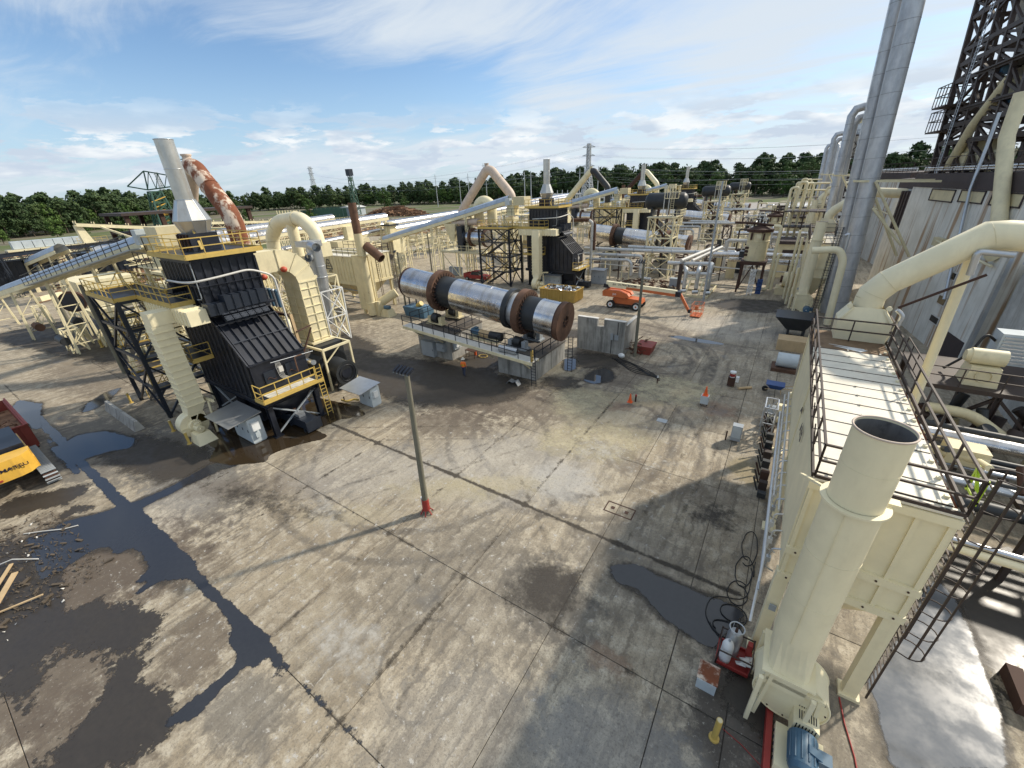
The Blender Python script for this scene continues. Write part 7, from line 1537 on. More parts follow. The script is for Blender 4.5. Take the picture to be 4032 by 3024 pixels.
for i in range(4): MB().box(-2.9, -2.2, 70.4, 71.0, .02+.55*i, .5+.55*i).build('blue_crate', 'blue', label=('bottom', 'second', 'third', 'topmost')[i]+' blue crate of the stack under the near cream tank', cat='crate', group='stack of blue crates')
x = thing('blower_unit', 'cream round blower on a brown base right of the cream tank', 'blower', (0, 72, 0)); MB().cyl((.2, 72.2, 2.1), (1.2, 72.2, 2.1), 1.0, 1.0, 22).build('scroll', 'cream', x); MB().cyl((-.1, 72.1, 2.1), (.2, 72.1, 2.1), .5, .5, 16).build('inlet', 'dark_rust', x); MB().box(-.5, 3.5, 71, 73.5, 0, 1.0).build('base', 'cream_old', x); MB().box(1.4, 3.2, 71.5, 73.0, 1.0, 2.8).build('motor_cover', 'timber', x)

# ------------------------------------------------------------------ pipe racks of the middle distance
def rack(name_label, runs, posts, k=0):
    r = thing('pipe_rack', name_label, 'pipe rack', (*runs[0][0][0][:2], 0), 'pipe racks between the furnaces and tanks')
    for pts, rad, m in runs: MB().tube(bend([tuple(p) for p in pts], rad*2.2, 4), rad, 12).build('pipe_run', m, r)
    for pts, rad, m in runs:
        for a_, b_ in zip(pts, pts[1:]):
            a_, b_ = Vector(a_), Vector(b_); L_ = (b_-a_).length
            for i_ in range(1, int(L_/3.2)+1): c_ = a_.lerp(b_, i_*3.2/L_-.3/L_); MB().cyl(c_, c_+(b_-a_).normalized()*.09, rad*1.35, rad*1.35, 12).build('flange', 'grey_box' if m == 'insul' else m, r)
    for x, y, h, m in posts: MB().bar((x, y, 0), (x, y, h), .18).build('post', m, r)
    return r
D = PER
RK = rack('rack of long pale insulated pipes behind the orange lift', [
    ([(-32, 73.5, 5.0), (-15.5, 73.5, 5.1), (-11, 73.5, 5.2)], .30, 'insul'), ([(-31.5, 72.6, 4.2), (-21.5, 72.6, 4.3), (-21.0, 72.6, 4.2), (-21.0, 72.6, .6), (-19, 72.6, .5)], .26, 'insul'),
    ([(-31, 72.0, 3.4), (-23.0, 72.0, 3.6), (-22.4, 72.0, 3.0), (-22.4, 72.0, 1.0)], .26, 'insul'), ([(-24, 74.4, 5.5), (-14.5, 74.4, 5.4)], .28, 'insul'),
    ([(-30, 71.2, 2.9), (-8.6, 70.6, 2.5)], .07, 'pipe_white'), ([(-34.2, 72, 10.0), (-30.6, 72, 10.1), (-29.6, 72, 9.6), (-29.6, 72, 5.0)], .32, 'rust'), ([(-30.5, 71.7, 10.0), (-29.9, 71.7, 9.7), (-29.9, 71.7, .8)], .26, 'pipe_white')],
    [(x, y, h, m) for x, y, h, m in [(-30, 73, 4.7, 'cream'), (-28.5, 72.4, 3.8, 'brown_steel'), (-27.6, 73, 4.7, 'cream'), (-26.4, 72.4, 3.8, 'cream'), (-25, 73, 4.7, 'brown_steel'), (-24.2, 72.4, 3.4, 'cream'), (-23.2, 73.4, 4.8, 'cream'), (-20, 73.4, 4.8, 'cream'), (-16, 73.6, 4.8, 'cream'), (-14.3, 73.6, 4.8, 'brown_steel')]])
copy_tree(RK, (0, D, 0), 'second rack of pale pipes, behind the second drum'); copy_tree(RK, (0, 2*D, 0), 'third rack of pale pipes in the far distance')
q = thing('pump_skid', 'cream pump skid with three grey vertical pipes behind the lift basket', 'pump skid', (-10, 67, 0))
for a, b_ in (((-12.6, 64.8), (-8.6, 64.8)), ((-12.6, 73.2), (-8.6, 73.2)), ((-12.6, 64.8), (-12.6, 73.2)), ((-8.6, 64.8), (-8.6, 73.2)), ((-12.6, 69), (-8.6, 69))): MB().bar((*a, .15), (*b_, .15), .2, .3).build('skid_beam', 'cream_old', q)
for i, x in enumerate((-12.3, -10.6, -9.0)):
    MB().tube(bend([(x, 66.6+.3*i, .9), (x, 66.6, 3.6), (x-.1 if i else x-1.0, 68.6, 4.1 if i else 3.9)], .4), .30, 14).build('riser', 'insul', q)
    MB().cyl((x, 66.6+.3*i, .6), (x, 66.6+.3*i, 2.3), .26, .26, 12).build('filter', 'tank_black' if i == 2 else 'brown_steel', q)
    MB().cyl((x-.3, 65.6, .55), (x+.5, 65.9, .6), .28, .28, 12).build('pump', 'galv', q)
MB().tube(bend([(-15.5, 68.2, 4.2), (-13.0, 68.2, 4.2), (-9.0, 68.0, 4.4), (-9.0, 66.8, 4.3), (-9.0, 66.8, 2.0)], .5), .30, 14).build('riser', 'insul', q)
MB().tube([(-12.2, 67, 3.0), (-9.0, 67, 3.1)], .26, 12).build('cross_pipe', 'insul', q)
MB().tube([(-13.4, 67.5, 4.7), (-10.2, 74.5, 5.8)], .27, 12).tube([(-12.0, 68.5, 4.6), (-9.0, 75, 5.9)], .24, 12).build('slant_pipe', 'pipe_white', q)
for x in (-11.6, -9.8): MB().bar((x, 65.0, .3), (x+.2, 66.0, 2.4), .16).box(x-.4, x+.9, 65.9, 66.2, 2.3, 2.5).build('a_frame', 'cream', q)
MB().box(-13.5, -13.0, 67, 67.6, 0, 4.3).build('panel', 'brown_steel', q)
m = MB(); rnd = random.Random(31)
for i in range(60): px, py = rnd.uniform(-24, -14), rnd.uniform(68.5, 73); m.bar((px, py, rnd.uniform(.05, .4)), (px+rnd.uniform(-1.2, 1.2), py+rnd.uniform(-.8, .8), rnd.uniform(.05, .5)), rnd.uniform(.05, .3))
m.build('rusty_heap', 'rust', kind='stuff', label='rusty brown scrap heaped under the lattice tower', cat='scrap')
q = thing('transformer', 'small grey transformer at the lattice tower foot', 'transformer', (-14, 70.2, 0)); MB().box(-15.2, -14.0, 69.6, 70.5, .2, 1.4).build('housing', 'grey_box', q); MB().cyl((-13.6, 70, .9), (-12.9, 70, .9), .35, .35, 14).build('drum', 'galv', q); MB().box(-15.25, -13.95, 69.5, 70.6, 1.4, 1.5).build('lid', 'pale_box', q)
q = thing('twin_pipes', 'pair of large polished pipes running behind the cream tank to the collectors', 'pipe', (-3, 78, 0))
MB().tube([(-10.5, 78, 4.3), (-5.4, 78, 4.5), (-1, 78, 4.5), (4.0, 78, 4.45)], .42, 20).build('pipe_run', 'polished_steel', q); MB().tube([(-8, 78.6, 3.5), (4.2, 78.6, 3.5)], .34, 20).build('pipe_run', 'polished_steel', q)
MB().box(-6.6, -5.6, 77.5, 78.6, 4.0, 5.0).build('coupling', 'blue_black', q); MB().tube([(-11.0, 78, 3.9), (3, 78, 3.0)], .08, 6).tube([(-11, 77, 2.4), (3, 77, 2.2)], .1, 6).build('small_pipe', 'insul', q)
for x in (-9, -6, 0.5, 3): MB().bar((x, 78, 0), (x, 78, 3.9), .16).build('post', 'brown_steel', q)
copy_tree(q, (0, 30, .2), 'second pair of polished pipes, higher up behind the first pair')
q = thing('pipe_loops', 'tall cream pipe loops and platforms left of the bent silver pipes', 'pipework', (-1, 95, 0))
rnd = random.Random(77)
for i, (x, z) in enumerate(((-1.8, 13.8), (-.8, 14.6), (.2, 14.4), (3.4, 13.6))):
    MB().tube(bend([(x, 92+i, 0), (x, 92+i, z), (x+1.2, 92+i, z), (x+1.2, 92+i, z-3-i)], .5), .22, 10).build('pipe_loop', 'cream', q)
MB().tube([(-.8, 93, 14.4), (3.6, 95, 14.3)], .16, 8).tube([(-.6, 93, 13.4), (3.6, 95, 13.2)], .16, 8).build('header', 'cream', q)
for z in (5, 7.5, 10): MB().box(-2, 4, 90, 96, z, z+.15).build('platform', 'brown_steel', q); railing(q, [(-2, 96, z), (-2, 90, z), (4, 90, z)], 'cream_old' if z > 6 else 'brown_steel', sp=1.2, toe=False)
for x_ in (-2, 1, 4):
    for y in (90, 96): MB().bar((x_, y, 0), (x_, y, 10), .2).build('post', 'brown_steel', q)
MB().box(-1.5, 3.5, 84, 89, 0, 5.5).build('cream_house', 'cream', q); MB().box(-1.8, 3.8, 83.7, 89.3, 5.5, 6.0).build('house_roof', 'wall_dark', q); MB().box(-.8, 2.8, 83.9, 83.998, 3.2, 4.6).build('opening', 'wall_dark', q)
ladder(q, (.8, 83.6, .5), (1.4, 83.6, 6.2), 'black', .5, (1, 0, 0), True, cage0=1)
MB().cyl((-5.6, 88, 0), (-5.6, 88, 8.4), .5, .5, 14).cyl((-5.6, 88, 4.5), (-5.6, 88, 5.2), .8, .8, 14).cyl((-5.6, 88, 2.5), (-5.6, 88, 3.0), .7, .7, 14).build('column', 'cream_old', q)
copy_tree(q, (0, PER, 0), 'far group of cream pipe loops and platforms beside the trees')
# dense small pipework scattered between the towers, one group per bay
for b_ in range(3):
    q = thing('valve_group', ('cluster of valves and small pipes below the second drum end', 'cluster of valves and small pipes behind the second drum', 'far cluster of valves and small pipes below the trees')[b_], 'pipework', (-12, 84+PER*b_, 0), 'valve clusters'); rnd = random.Random(b_)
    for i in range(26):
        px, py = rnd.uniform(-14.5, -3.5), rnd.uniform(78, 112)+PER*b_; h = rnd.uniform(1.5, 6.5); dx, dy = rnd.choice(((1, 0), (0, 1), (-1, 0))); L_ = rnd.uniform(1, 5)
        MB().tube(bend([(px, py, 0), (px, py, h), (px+dx*L_, py+dy*L_, h), (px+dx*L_, py+dy*L_, rnd.uniform(.3, h))], .4), rnd.choice((.1, .16, .24, .3)), 8).build('pipe_run', rnd.choice(('insul', 'insul', 'cream', 'galv', 'brown_steel', 'pipe_white')), q)
    for i in range(7):
        px, py = rnd.uniform(-14, -4), rnd.uniform(80, 115)+PER*b_; m = MB(); lattice(m, px, px+1.6, py, py+1.6, 0, rnd.uniform(3, 6), 2, .16, .09); m.build('stand', rnd.choice(('cream', 'brown_steel')), q)
    for i in range(6): px, py = rnd.uniform(-14, -4), rnd.uniform(80, 115)+PER*b_; MB().cyl((px, py, 0), (px, py, rnd.uniform(2, 4)), .7, .7, 16).build('vessel', rnd.choice(('cream_old', 'tank_black', 'galv')), q)

# ------------------------------------------------------------------ conveyors
def conveyor(label, a, b, cover='sheet_blue', w=1.5, legs=14, leg0=8, r=.8, truss=False, walk=False, cover0=0., group='inclined covered conveyors', belt=False, seg=2.4, m='cream'):
    a, b = Vector(a), Vector(b); c = thing('conveyor', label, 'conveyor', tuple(a), group); d = b-a; L = d.length; dn = d.normalized(); h = Vector((d.x, d.y, 0)).normalized(); s = Vector((-h.y, h.x, 0)); u = dn.cross(s)*-1; u = u if u.z > 0 else -u
    for k in (-1, 1):
        MB().bar(a+s*w/2*k-Vector((0, 0, .12)), b+s*w/2*k-Vector((0, 0, .12)), .16, .55).build('stringer', m, c)
    if cover:
        n = max(1, int(L/seg))
        for i in range(int(n*cover0), n):
            p0, p1 = a+d*(i/n), a+d*((i+1)/n-.04/L); q = MB(); N = 8 if cover == 'polished_steel' else 4
            ring = lambda p: [p+s*(math.cos(PI*j/N)*w*.5)+u*(math.sin(PI*j/N)*r+.22) for j in range(N+1)]
            A, B_ = ring(p0), ring(p1); q.add(A+B_, [(j, j+1, N+2+j, N+1+j) for j in range(N)], N > 4); q.build('cover_sheet', cover, c)
    if belt or not cover:
        MB().bar(a+u*.28, b+u*.28, w*.8, .05).build('belt', 'rubber', c); q = MB(); n = int(L/2.2)
        for i in range(n+1): p = a+d*i/n; q.bar(p+s*w/2+u*.1, p+s*w/2+u*.55, .12); q.bar(p-s*w/2+u*.1, p-s*w/2+u*.55, .12); q.bar(p-s*w/2+u*.2, p+s*w/2+u*.2, .1)
        q.build('idlers', m, c)
    if truss:
        q = MB(); n = max(2, int(L/2.4))
        for k in (-1, 1):
            o = s*w/2*k; q.bar(a+o-Vector((0, 0, 1.1)), b+o-Vector((0, 0, 1.1)), .12)
            for i in range(n): p0, p1 = a+d*i/n+o, a+d*(i+1)/n+o; mid = (p0+p1)/2-Vector((0, 0, 1.1)); q.bar(p0, mid, .08); q.bar(mid, p1, .08)
        q.build('truss', m, c)
    t = leg0
    while t < L-1:
        p = a+dn*t
        if p.z > 1.2:
            q = MB(); sp = .25+p.z*.05
            for k in (-1, 1):
                for e in (-.35, .35): q.bar(p+s*w/2*k+h*e*.4-Vector((0, 0, .2)), Vector((p.x, p.y, 0))+s*(w/2+sp*.6)*k+h*e, .15)
            nz = max(1, int(p.z/2))
            for i in range(nz):
                z = p.z*(i+.5)/nz
                for k in (-1, 1):
                    f = 1-z/p.z; c0 = Vector((p.x, p.y, z))+s*(w/2+sp*.6*f)*k
                    q.bar(c0-h*.35*(f*.6+.4), c0+h*.35*(f*.6+.4), .09)
                if i < nz-0: f = 1-z/p.z; q.bar(Vector((p.x, p.y, z))-s*(w/2+sp*.6*f), Vector((p.x, p.y, z))+s*(w/2+sp*.6*f), .09); z2 = min(p.z-.2, z+p.z/nz); q.bar(Vector((p.x, p.y, z))-s*(w/2+sp*.6*f), Vector((p.x, p.y, z2))+s*(w/2), .08)
            q.build('trestle', m, c)
        t += legs
    if walk:
        o = -s*(w/2+.55) if walk < 0 else s*(w/2+.55); st = a+d*.62
        MB().bar(st+o-Vector((0, 0, .35)), b+o-Vector((0, 0, .35)), .8, .1).build('walkway', 'grey_box', c); railing(c, [st+o*1.0-Vector((0, 0, .3))-(s*.35), b+o-Vector((0, 0, .3))-(s*.35)], 'black', sp=1.6, toe=False, r=.03)
    return c
CV = [('long blue grey covered conveyor climbing to the nearest furnace', (-118, 5.3, .8), (-44, 13.3, 13.0), dict(walk=-1, w=1.7, r=.72, cover0=.43)),
      ('shorter blue grey covered conveyor at the left edge behind the long one', (-165, 14.0, -.2), (-112, 20.0, 8.6), dict(w=2.1, r=1.1)),
      ('blue grey covered conveyor climbing to the second furnace', (-78, 66, 5.9), (-43.2, 66, 13.6), dict(leg0=6.5, legs=9.5)),
      ('blue grey covered conveyor climbing to the third furnace', (-74, 117.5, 6.6), (-42, 117.5, 13.7), {}),
      ('blue grey covered conveyor climbing to the farthest furnace', (-72, 169, 6.6), (-42, 169, 13.7), {})]
for l, a, b, k in CV: conveyor(l, a, b, **k)
g2 = 'silver covered gallery conveyors'
conveyor('silver tube conveyor running right behind the cream upturned U pipe', (-80, 20, 9.0), (-80, 69, 10.5), 'polished_steel', 1.9, 10, r=.9, group=g2, truss=True)
conveyor('second silver tube conveyor, just behind the first', (-84, 18, 9.6), (-84, 58, 11.1), 'polished_steel', 1.7, 12, r=.85, group=g2)
conveyor('long silver tube conveyor passing behind the second furnace', (-80, 71, 7.6), (-80, 165, 10.6), 'polished_steel', 1.9, 12, r=.95, group=g2, truss=True)
conveyor('parallel long silver tube conveyor farther back', (-84, 70, 8.4), (-84, 175, 11.2), 'polished_steel', 1.9, 12, r=.95, group=g2)
conveyor('low silver tube conveyor under the other silver tubes', (-86, 46, 6.0), (-86, 80, 7.4), 'polished_steel', 1.4, 12, r=.6, group=g2)
g3 = 'open belt conveyors at the log yard'
conveyor('open belt conveyor sloping against the trees, highest at its left end', (-108, 22.5, 13.0), (-108, 34.5, 11.3), None, 1.4, 30, r=.5, group=g3, leg0=9)
conveyor('long open truss conveyor at the left, in front of the lumber piles', (-142, 2, 5.3), (-142, 38, 6.8), None, 1.4, 8, truss=True, group=g3)
conveyor('dark open conveyor farther back at the left edge', (-128, 6, 7.6), (-128, 36, 8.4), None, 1.6, 9, truss=True, group=g3, m='blue_black')
conveyor('open belt conveyor running right of the rusty bent pipe', (-112, 44, 11.4), (-112, 66, 10.0), None, 1.4, 9, truss=True, group=g3)
conveyor('far open belt conveyor crossing the lumber yard', (-140, 70, 6), (-140, 110, 8), None, 1.4, 9, truss=True, group=g3)
s = thing('belt_prop', 'long cream prop slanting under the open belt conveyor', 'prop', (-104, 26, 10)); MB().bar((-107.5, 25.4, 12.4), (-104, 30, 9.3), .3).build('prop_beam', 'cream', s); MB().bar((-107.5, 32.5, 11.5), (-107, 33.0, 0), .7, .35).build('prop_leg', 'cream', s); MB().taper((-109, -107.5, 22.5, 24), (-108.8, -107.7, 22.3, 23.2), 9.8, 12.8).build('discharge_chute', 'cream', s)
for k, (x, y, l) in enumerate(((-42.5, 13.6, 'drive house at the top of the conveyor beside the nearest stack cone'), (-42.3, 66, 'drive house at the head of the second furnace conveyor'), (-41.5, 117.5, 'drive house at the head of the third furnace conveyor'), (-41.5, 169, 'drive house at the head of the farthest conveyor'))):
    s = thing('drive_house', 'cream '+l, 'conveyor head', (x, y, 12), 'conveyor drive houses')
    MB().box(x-1.2, x+.3, y-.9, y+.9, 11.4, 13.0).build('chute_box', 'cream', s); MB().box(x+.3, x+2.6, y-1.1, y+1.1, 12.9, 14.3).build('hood', 'cream_old', s); MB().box(x-1.0, x-.1, y-1.6, y-.8, 13.0, 14.1).build('motor_box', 'pale_box', s)
    MB().box(x-1.6, x+2.8, y-1.9, y+1.5, 11.3, 11.42).build('platform', 'cream', s); railing(s, [(x-1.6, y-1.9, 11.4), (x+2.6, y-1.9, 11.4)], 'black', sp=1, toe=False)
    for dx in (-1.4, 2.2):
        for dy in (-1.5, 1.2): MB().bar((x+dx, y+dy, 0), (x+dx, y+dy, 11.3), .26).build('leg', 'cream', s)
    MB().bar((x-1.4, y-1.5, .5), (x+2.2, y-1.5, 5.5), .14).bar((x+2.2, y-1.5, 5.5), (x-1.4, y-1.5, 11), .14).bar((x-1.4, y-1.5, 5.5), (x+2.2, y-1.5, 5.5), .16).build('brace', 'cream', s)

# ------------------------------------------------------------------ plant between conveyors and furnaces
def small_drum(oy, label):
    s = thing('short_drum', label, 'rotary drum', (-51, 66+oy, 0), 'short polished drums on cream stands'); Y = 66+oy
    MB().cyl((-53.4, Y, 7.3), (-48.6, Y, 7.2), 1.42, 1.42, 32).build('shell', 'polished_steel', s)
    for x, m in ((-53.5, 'black'), (-52.2, 'rust'), (-48.9, 'dark_rust')): MB().hollow((x-.18, Y, 7.3), (x+.18, Y, 7.3), 1.75, 1.3, 32).build('ring', m, s)
    MB().box(-55.0, -53.7, Y-1.6, Y+1.6, 4.9, 9.4).build('end_housing', 'blue_black', s); MB().box(-59, -46.5, Y-2.4, Y+2.2, 4.5, 4.85).build('deck', 'cream_old', s)
    for x in (-58.7, -54.5, -50.8, -47):
        for y in (-2.2, 2): MB().bar((x, Y+y, 0), (x, Y+y, 4.5), .24).build('leg', 'cream', s)
    for x in (-58.7, -54.5, -50.8): MB().bar((x, Y-2.2, 4.3), (x+3.8, Y-2.2, .4), .12).build('brace', 'cream', s)
    railing(s, [(-59, Y-2.3, 4.85), (-46.5, Y-2.3, 4.85)], 'cream', sp=1.8, toe=False)
    MB().taper((-57.6, -56.6, Y-.6, Y+.6), (-58.3, -55.4, Y-1.4, Y+1.4), 6.5, 9.8).build('feed_hopper', 'cream', s); MB().cyl((-57, Y, 9.8), (-50.5, Y, 10.2), .6, .6, 16).build('vapour_duct', 'cream_pink', s)
    MB().tube(bend([(-52, Y+2, 9.8), (-52, Y+2, 13.2), (-50.4, Y+2, 13.8), (-48.8, Y+2, 13.0), (-48.8, Y+2, 9.8)], 1.2, 5), .95, 16).build('dome_duct', 'cream', s)
    for i in range(4): MB().cyl((-57.8+.9*i, Y-1.2, 0), (-57.8+.9*i, Y-1.2, 1.6), .38, .38, 12).build('drum_can', 'grey_box', s)
for k, l in ((0, 'short polished drum on a cream stand left of the second stair tower'), (1, 'short polished drum seen small left of the third furnace'), (2, 'far short drum between the third and farthest furnaces')): small_drum(PER*k, l)
s = thing('discharge_hopper', 'cream box hopper under the silver tube conveyor joint', 'hopper', (-78, 69, 0))
MB().box(-80.5, -76.5, 67, 70.6, 3.0, 6.6).build('box_body', 'cream', s); MB().box(-80, -78, 68, 70, 6.6, 9.6).build('chute', 'cream_old', s); MB().box(-80.6, -77.5, 67.6, 70.4, 8.9, 9.2).build('collar', 'blue_black', s)
for x in (-80.2, -76.8):
    for y in (67.3, 70.3): MB().bar((x, y, 0), (x, y, 3), .3).build('leg', 'cream', s)
s = thing('long_bin', 'long cream bin under the silver conveyors behind the dust collector', 'bin', (-78, 57, 0)); MB().box(-80, -77, 53, 61, 4.2, 7.2).build('bin_body', 'cream_old', s); MB().box(-79.5, -78, 56.5, 58.5, 7.2, 9.8).build('chute', 'cream', s)
for y in (53.4, 57, 60.6):
    for x in (-79.7, -77.3): MB().bar((x, y, 0), (x, y, 4.2), .25).build('leg', 'cream', s)
s = thing('round_mill', 'cream drum housing with a dark open mouth at the foot of the conveyors', 'mill', (-78, 13.5, 0))
MB().box(-84, -76.5, 13.4, 19.5, 3.0, 7.0).build('housing', 'cream', s); MB().cyl((-76.2, 12.4, 4.9), (-75.6, 12.1, 4.9), 1.3, 1.3, 26).build('mouth_ring', 'dark_rust', s); MB().cyl((-75.62, 12.1, 4.9), (-75.5, 12.05, 4.9), 1.1, 1.1, 24).build('mouth', 'black', s)
for x, y in ((-82.5, 12.7), (-82.4, 13.9), (-77, 12.6), (-77, 14.2)): MB().bar((x, y, 0), (x+.4, y, 3.4), .2).build('leg', 'cream', s)
for z in (1.2, 2.6): MB().bar((-82.5, 12.7, z), (-77, 12.6, z), .16).build('cross_bar', 'cream', s)
for i, (x, y, n, l) in enumerate(((-62, 17, 9, 'nearest stack of cream steel sections behind the stair tower'), (-66, 20, 11, 'second stack of cream steel sections behind the stair tower'), (-72, 22, 12, 'third stack of cream steel sections under the conveyor'), (-58, 24, 9, 'stack of cream sections left of the rusty bent pipe'), (-70, 30, 11, 'far stack of cream sections under the silver conveyors'))):
    s = thing('steel_stack', l, 'stack', (x, y, 0), 'stacks of cream steel sections'); rnd = random.Random(i)
    for j in range(n):
        z = .2+j*.62; MB().box(x-3-rnd.random(), x+3+rnd.random(), y-1.2+rnd.uniform(-.3, .3), y+1.2+rnd.uniform(-.3, .3), z, z+.36).build('section', rnd.choice(('cream', 'cream_old', 'cream_clean')), s)
        for e in (-2, 2): MB().box(x+e-.2, x+e+.2, y-1.1, y+1.1, z+.36, z+.62).build('spacer', 'dark_rust', s)
for b_, (x0, x1, y0, y1, n, l) in enumerate(((-100, -60, 8, 24, 24, 'tangle of cream chutes and frames below the left conveyors'), (-74, -56, 24, 34, 22, 'tangle of cream frames behind the nearest crossover pipe'), (-76, -60, 44, 60, 16, 'cream frames behind the dust collector'), (-100, -86, 24, 60, 26, 'cream and black frames beneath the silver conveyors'))):
    q = thing('frame_group', l, 'framework', (x0, y0, 0), 'framework below the conveyors'); rnd = random.Random(b_+5)
    for i in range(n):
        px, py = rnd.uniform(x0, x1), rnd.uniform(y0, y1); k = rnd.random(); h = rnd.uniform(1.5, 5.5)
        if px > -62 and py < 13: px -= 12
        if k < .45:
            w = rnd.uniform(1, 2.6); m = MB(); lattice(m, px, px+w, py, py+w*.7, 0, h, rnd.choice((1, 2)), .17, .1, .1, rnd.random() < .5); m.build('frame', 'cream', q)
        elif k < .7: m = MB(); m.taper((px, px+.8, py, py+.8), (px-.8, px+1.8, py-.8, py+1.8), h*.4, h); m.build('chute', rnd.choice(('cream', 'cream_old', 'blue_black')), q)
        elif k < .85: MB().bar((px, py, h), (px+rnd.uniform(-6, 6), py+rnd.uniform(-2, 4), h+rnd.uniform(-1, 1)), .5, .7).build('trough', rnd.choice(('cream', 'galv')), q)
        else: MB().cyl((px, py, h), (px+rnd.uniform(1, 3), py, h), .5, .5, 12).build('roller', rnd.choice(('rust', 'tank_black')), q)
# pickup behind the drum
t = thing('pickup_truck', 'dark red pickup truck parked left of the second furnace', 'pickup', (-49, 62.2, 0))
MB().prism([(-51.6, .45), (-46.3, .45), (-46.25, 1.0), (-47.7, 1.1), (-51.65, 1.1)], 'y', 61.3, 63.1).build('body', 'red', t); MB().prism([(-49.9, 1.1), (-47.9, 1.1), (-48.5, 1.75), (-49.7, 1.75)], 'y', 61.45, 62.95).build('cab', 'glass_dark', t); MB().box(-49.7, -48.5, 61.43, 62.97, 1.752, 1.80).build('roof', 'red', t)
for a in ((-51.6, -50.0, 61.32, 61.4), (-51.6, -50.0, 63.0, 63.08), (-51.62, -51.54, 61.4, 63.0)): MB().box(*a, 1.1, 1.32).build('bed_side', 'red', t)
for x in (-50.7, -47.2):
    for y in (61.3, 63.1): w_ = MB().cyl((x, y-.12, .38), (x, y+.12, .38), .38, .38, 18).build('wheel', 'rubber', t); MB().cyl((x, y-.14, .38), (x, y+.14, .38), .2, .2, 12).build('rim', 'galv', w_)
for y in (61.5, 62.8): MB().box(-46.27, -46.22, y, y+.22, .75, .92).build('headlight', 'white', t)
s = thing('blue_skip', 'small blue bin with a rusty drum above it left of the near drum', 'bin', (-40, 40, 0)); MB().taper((-43.8, -40.2, 38.6, 40.4), (-44, -40, 38.4, 40.6), 0, 1.4).build('bin_body', 'motor_blue', s); MB().cyl((-43.4, 40.6, 2.6), (-43.4, 40.6, 4.4), .8, .7, 20).build('rusty_drum', 'rust', s); MB().box(-44.3, -42.5, 39.7, 41.5, 2.3, 2.6).build('stand', 'blue_black', s); MB().cyl((-42, 39.4, 1.4), (-41.2, 39.4, 1.9), .35, .35, 12).build('yellow_can', 'yellow', s)
for dx in (-44.1, -42.7): MB().bar((dx, 39.9, 0), (dx, 39.9, 2.3), .14).build('leg', 'blue_black', s)

# ------------------------------------------------------------------ log yard, sheds, masts
def heap(name, m_, cx, cy, rx, ry, h, n, label, cat, sz=(2.5, 5), th=.3, seed=0, ang=None):
    m = MB(); rnd = random.Random(seed)
    for i in range(n):
        a = rnd.random()*6.28; q = math.sqrt(rnd.random()); x, y = cx+rx*q*math.cos(a), cy+ry*q*math.sin(a); z = h*(1-q*q)*rnd.random()+.2
        b = rnd.uniform(0, PI) if ang is None else ang+rnd.uniform(-.25, .25); L = rnd.uniform(*sz)/2
        m.bar((x-math.cos(b)*L, y-math.sin(b)*L, z), (x+math.cos(b)*L, y+math.sin(b)*L, z+rnd.uniform(-.4, .4)), rnd.uniform(th*.6, th*1.3))
    return m.build(name, m_, kind='stuff', label=label, cat=cat)
heap('log_pile', 'lumber', -205, 38, 30, 14, 5, 700, 'pale brown log pile in front of the trees at the far left', 'log pile', (5, 10), .6, 1)
heap('log_pile', 'lumber', -160, 32, 22, 14, 3.4, 500, 'scattered brown timber behind the open belt conveyor', 'log pile', (4, 9), .5, 2)
heap('log_pile', 'log_brown', -250, 225, 30, 8, 6, 500, 'dark brown log heap above the dark green decks', 'log pile', (5, 10), .7, 3)
heap('lumber_litter', 'lumber', -180, 150, 60, 50, 1.2, 900, 'planks scattered over the far lumber yard', 'timber', (4, 12), .35, 4)
heap('lumber_litter', 'pipe_white', -170, 170, 50, 60, .8, 400, 'pale boards scattered over the far yard', 'timber', (3, 9), .3, 5)
heap('lumber_litter', 'log_brown', -120, 55, 26, 40, .8, 500, 'brown wood waste below the far conveyors', 'timber', (2, 7), .3, 6)
heap('steel_litter', 'cream_old', -108, 100, 20, 50, 1.0, 260, 'cream steel lying about on the yard beyond the silver tubes', 'scrap', (3, 8), .4, 8)
heap('steel_litter', 'dark_rust', -22, 90, 14, 12, .7, 160, 'rusty odds and ends around the second drum', 'scrap', (1, 3), .2, 9)
for i, (x, y, w, l) in enumerate(((-300, 200, 34, 'nearer dark green log deck wall in the far yard'), (-330, 235, 40, 'farther dark green log deck wall in the far yard'))):
    s = thing('log_deck', l, 'log deck', (x, y, 0), 'dark green log decks'); dx, dy = .55, .83
    for j in range(12): p = Vector((x-w/2*dx+w/12*j*dx, y-w/2*dy+w/12*j*dy, 0)); MB().bar(p+Vector((0, 0, 3)), p+Vector((w/12*dx*.94, w/12*dy*.94, 3)), .8, 6).build('deck_panel', 'green_steel', s)
s = thing('far_shed', 'pale sheet shed among the log decks in the distance', 'shed', (-290, 222, 0)); MB().box(-300, -286, 216, 228, 0, 6).build('wall', 'pale_box', s); MB().prism([(-301, 6), (-285, 6), (-293, 7.4)], 'y', 215, 229).build('roof', 'pipe_white', s)
s = thing('open_shed', 'brown open sided roof in front of the trees left of the steel stack', 'shed', (-140, 46, 0)); MB().box(-148, -132, 36, 66, 13.3, 13.9).build('roof', 'brown_steel', s)
for y in (37, 44, 51, 58, 65):
    for x in (-147, -133): MB().bar((x, y, 0), (x, y, 13.3), .9).build('post', 'dark_rust', s)
MB().box(-147, -133, 36.5, 65.5, 9.0, 9.4).build('inner_floor', 'dark_rust', s)
s = thing('saw_table', 'pale blue panelled trough on a cream frame in the log yard', 'machine', (-130, 20, 0))
for i in range(7): MB().box(-131, -129, 16.5+1.5*i, 17.9+1.5*i, 8.6, 10.0).build('side_panel', 'pale_box', s)
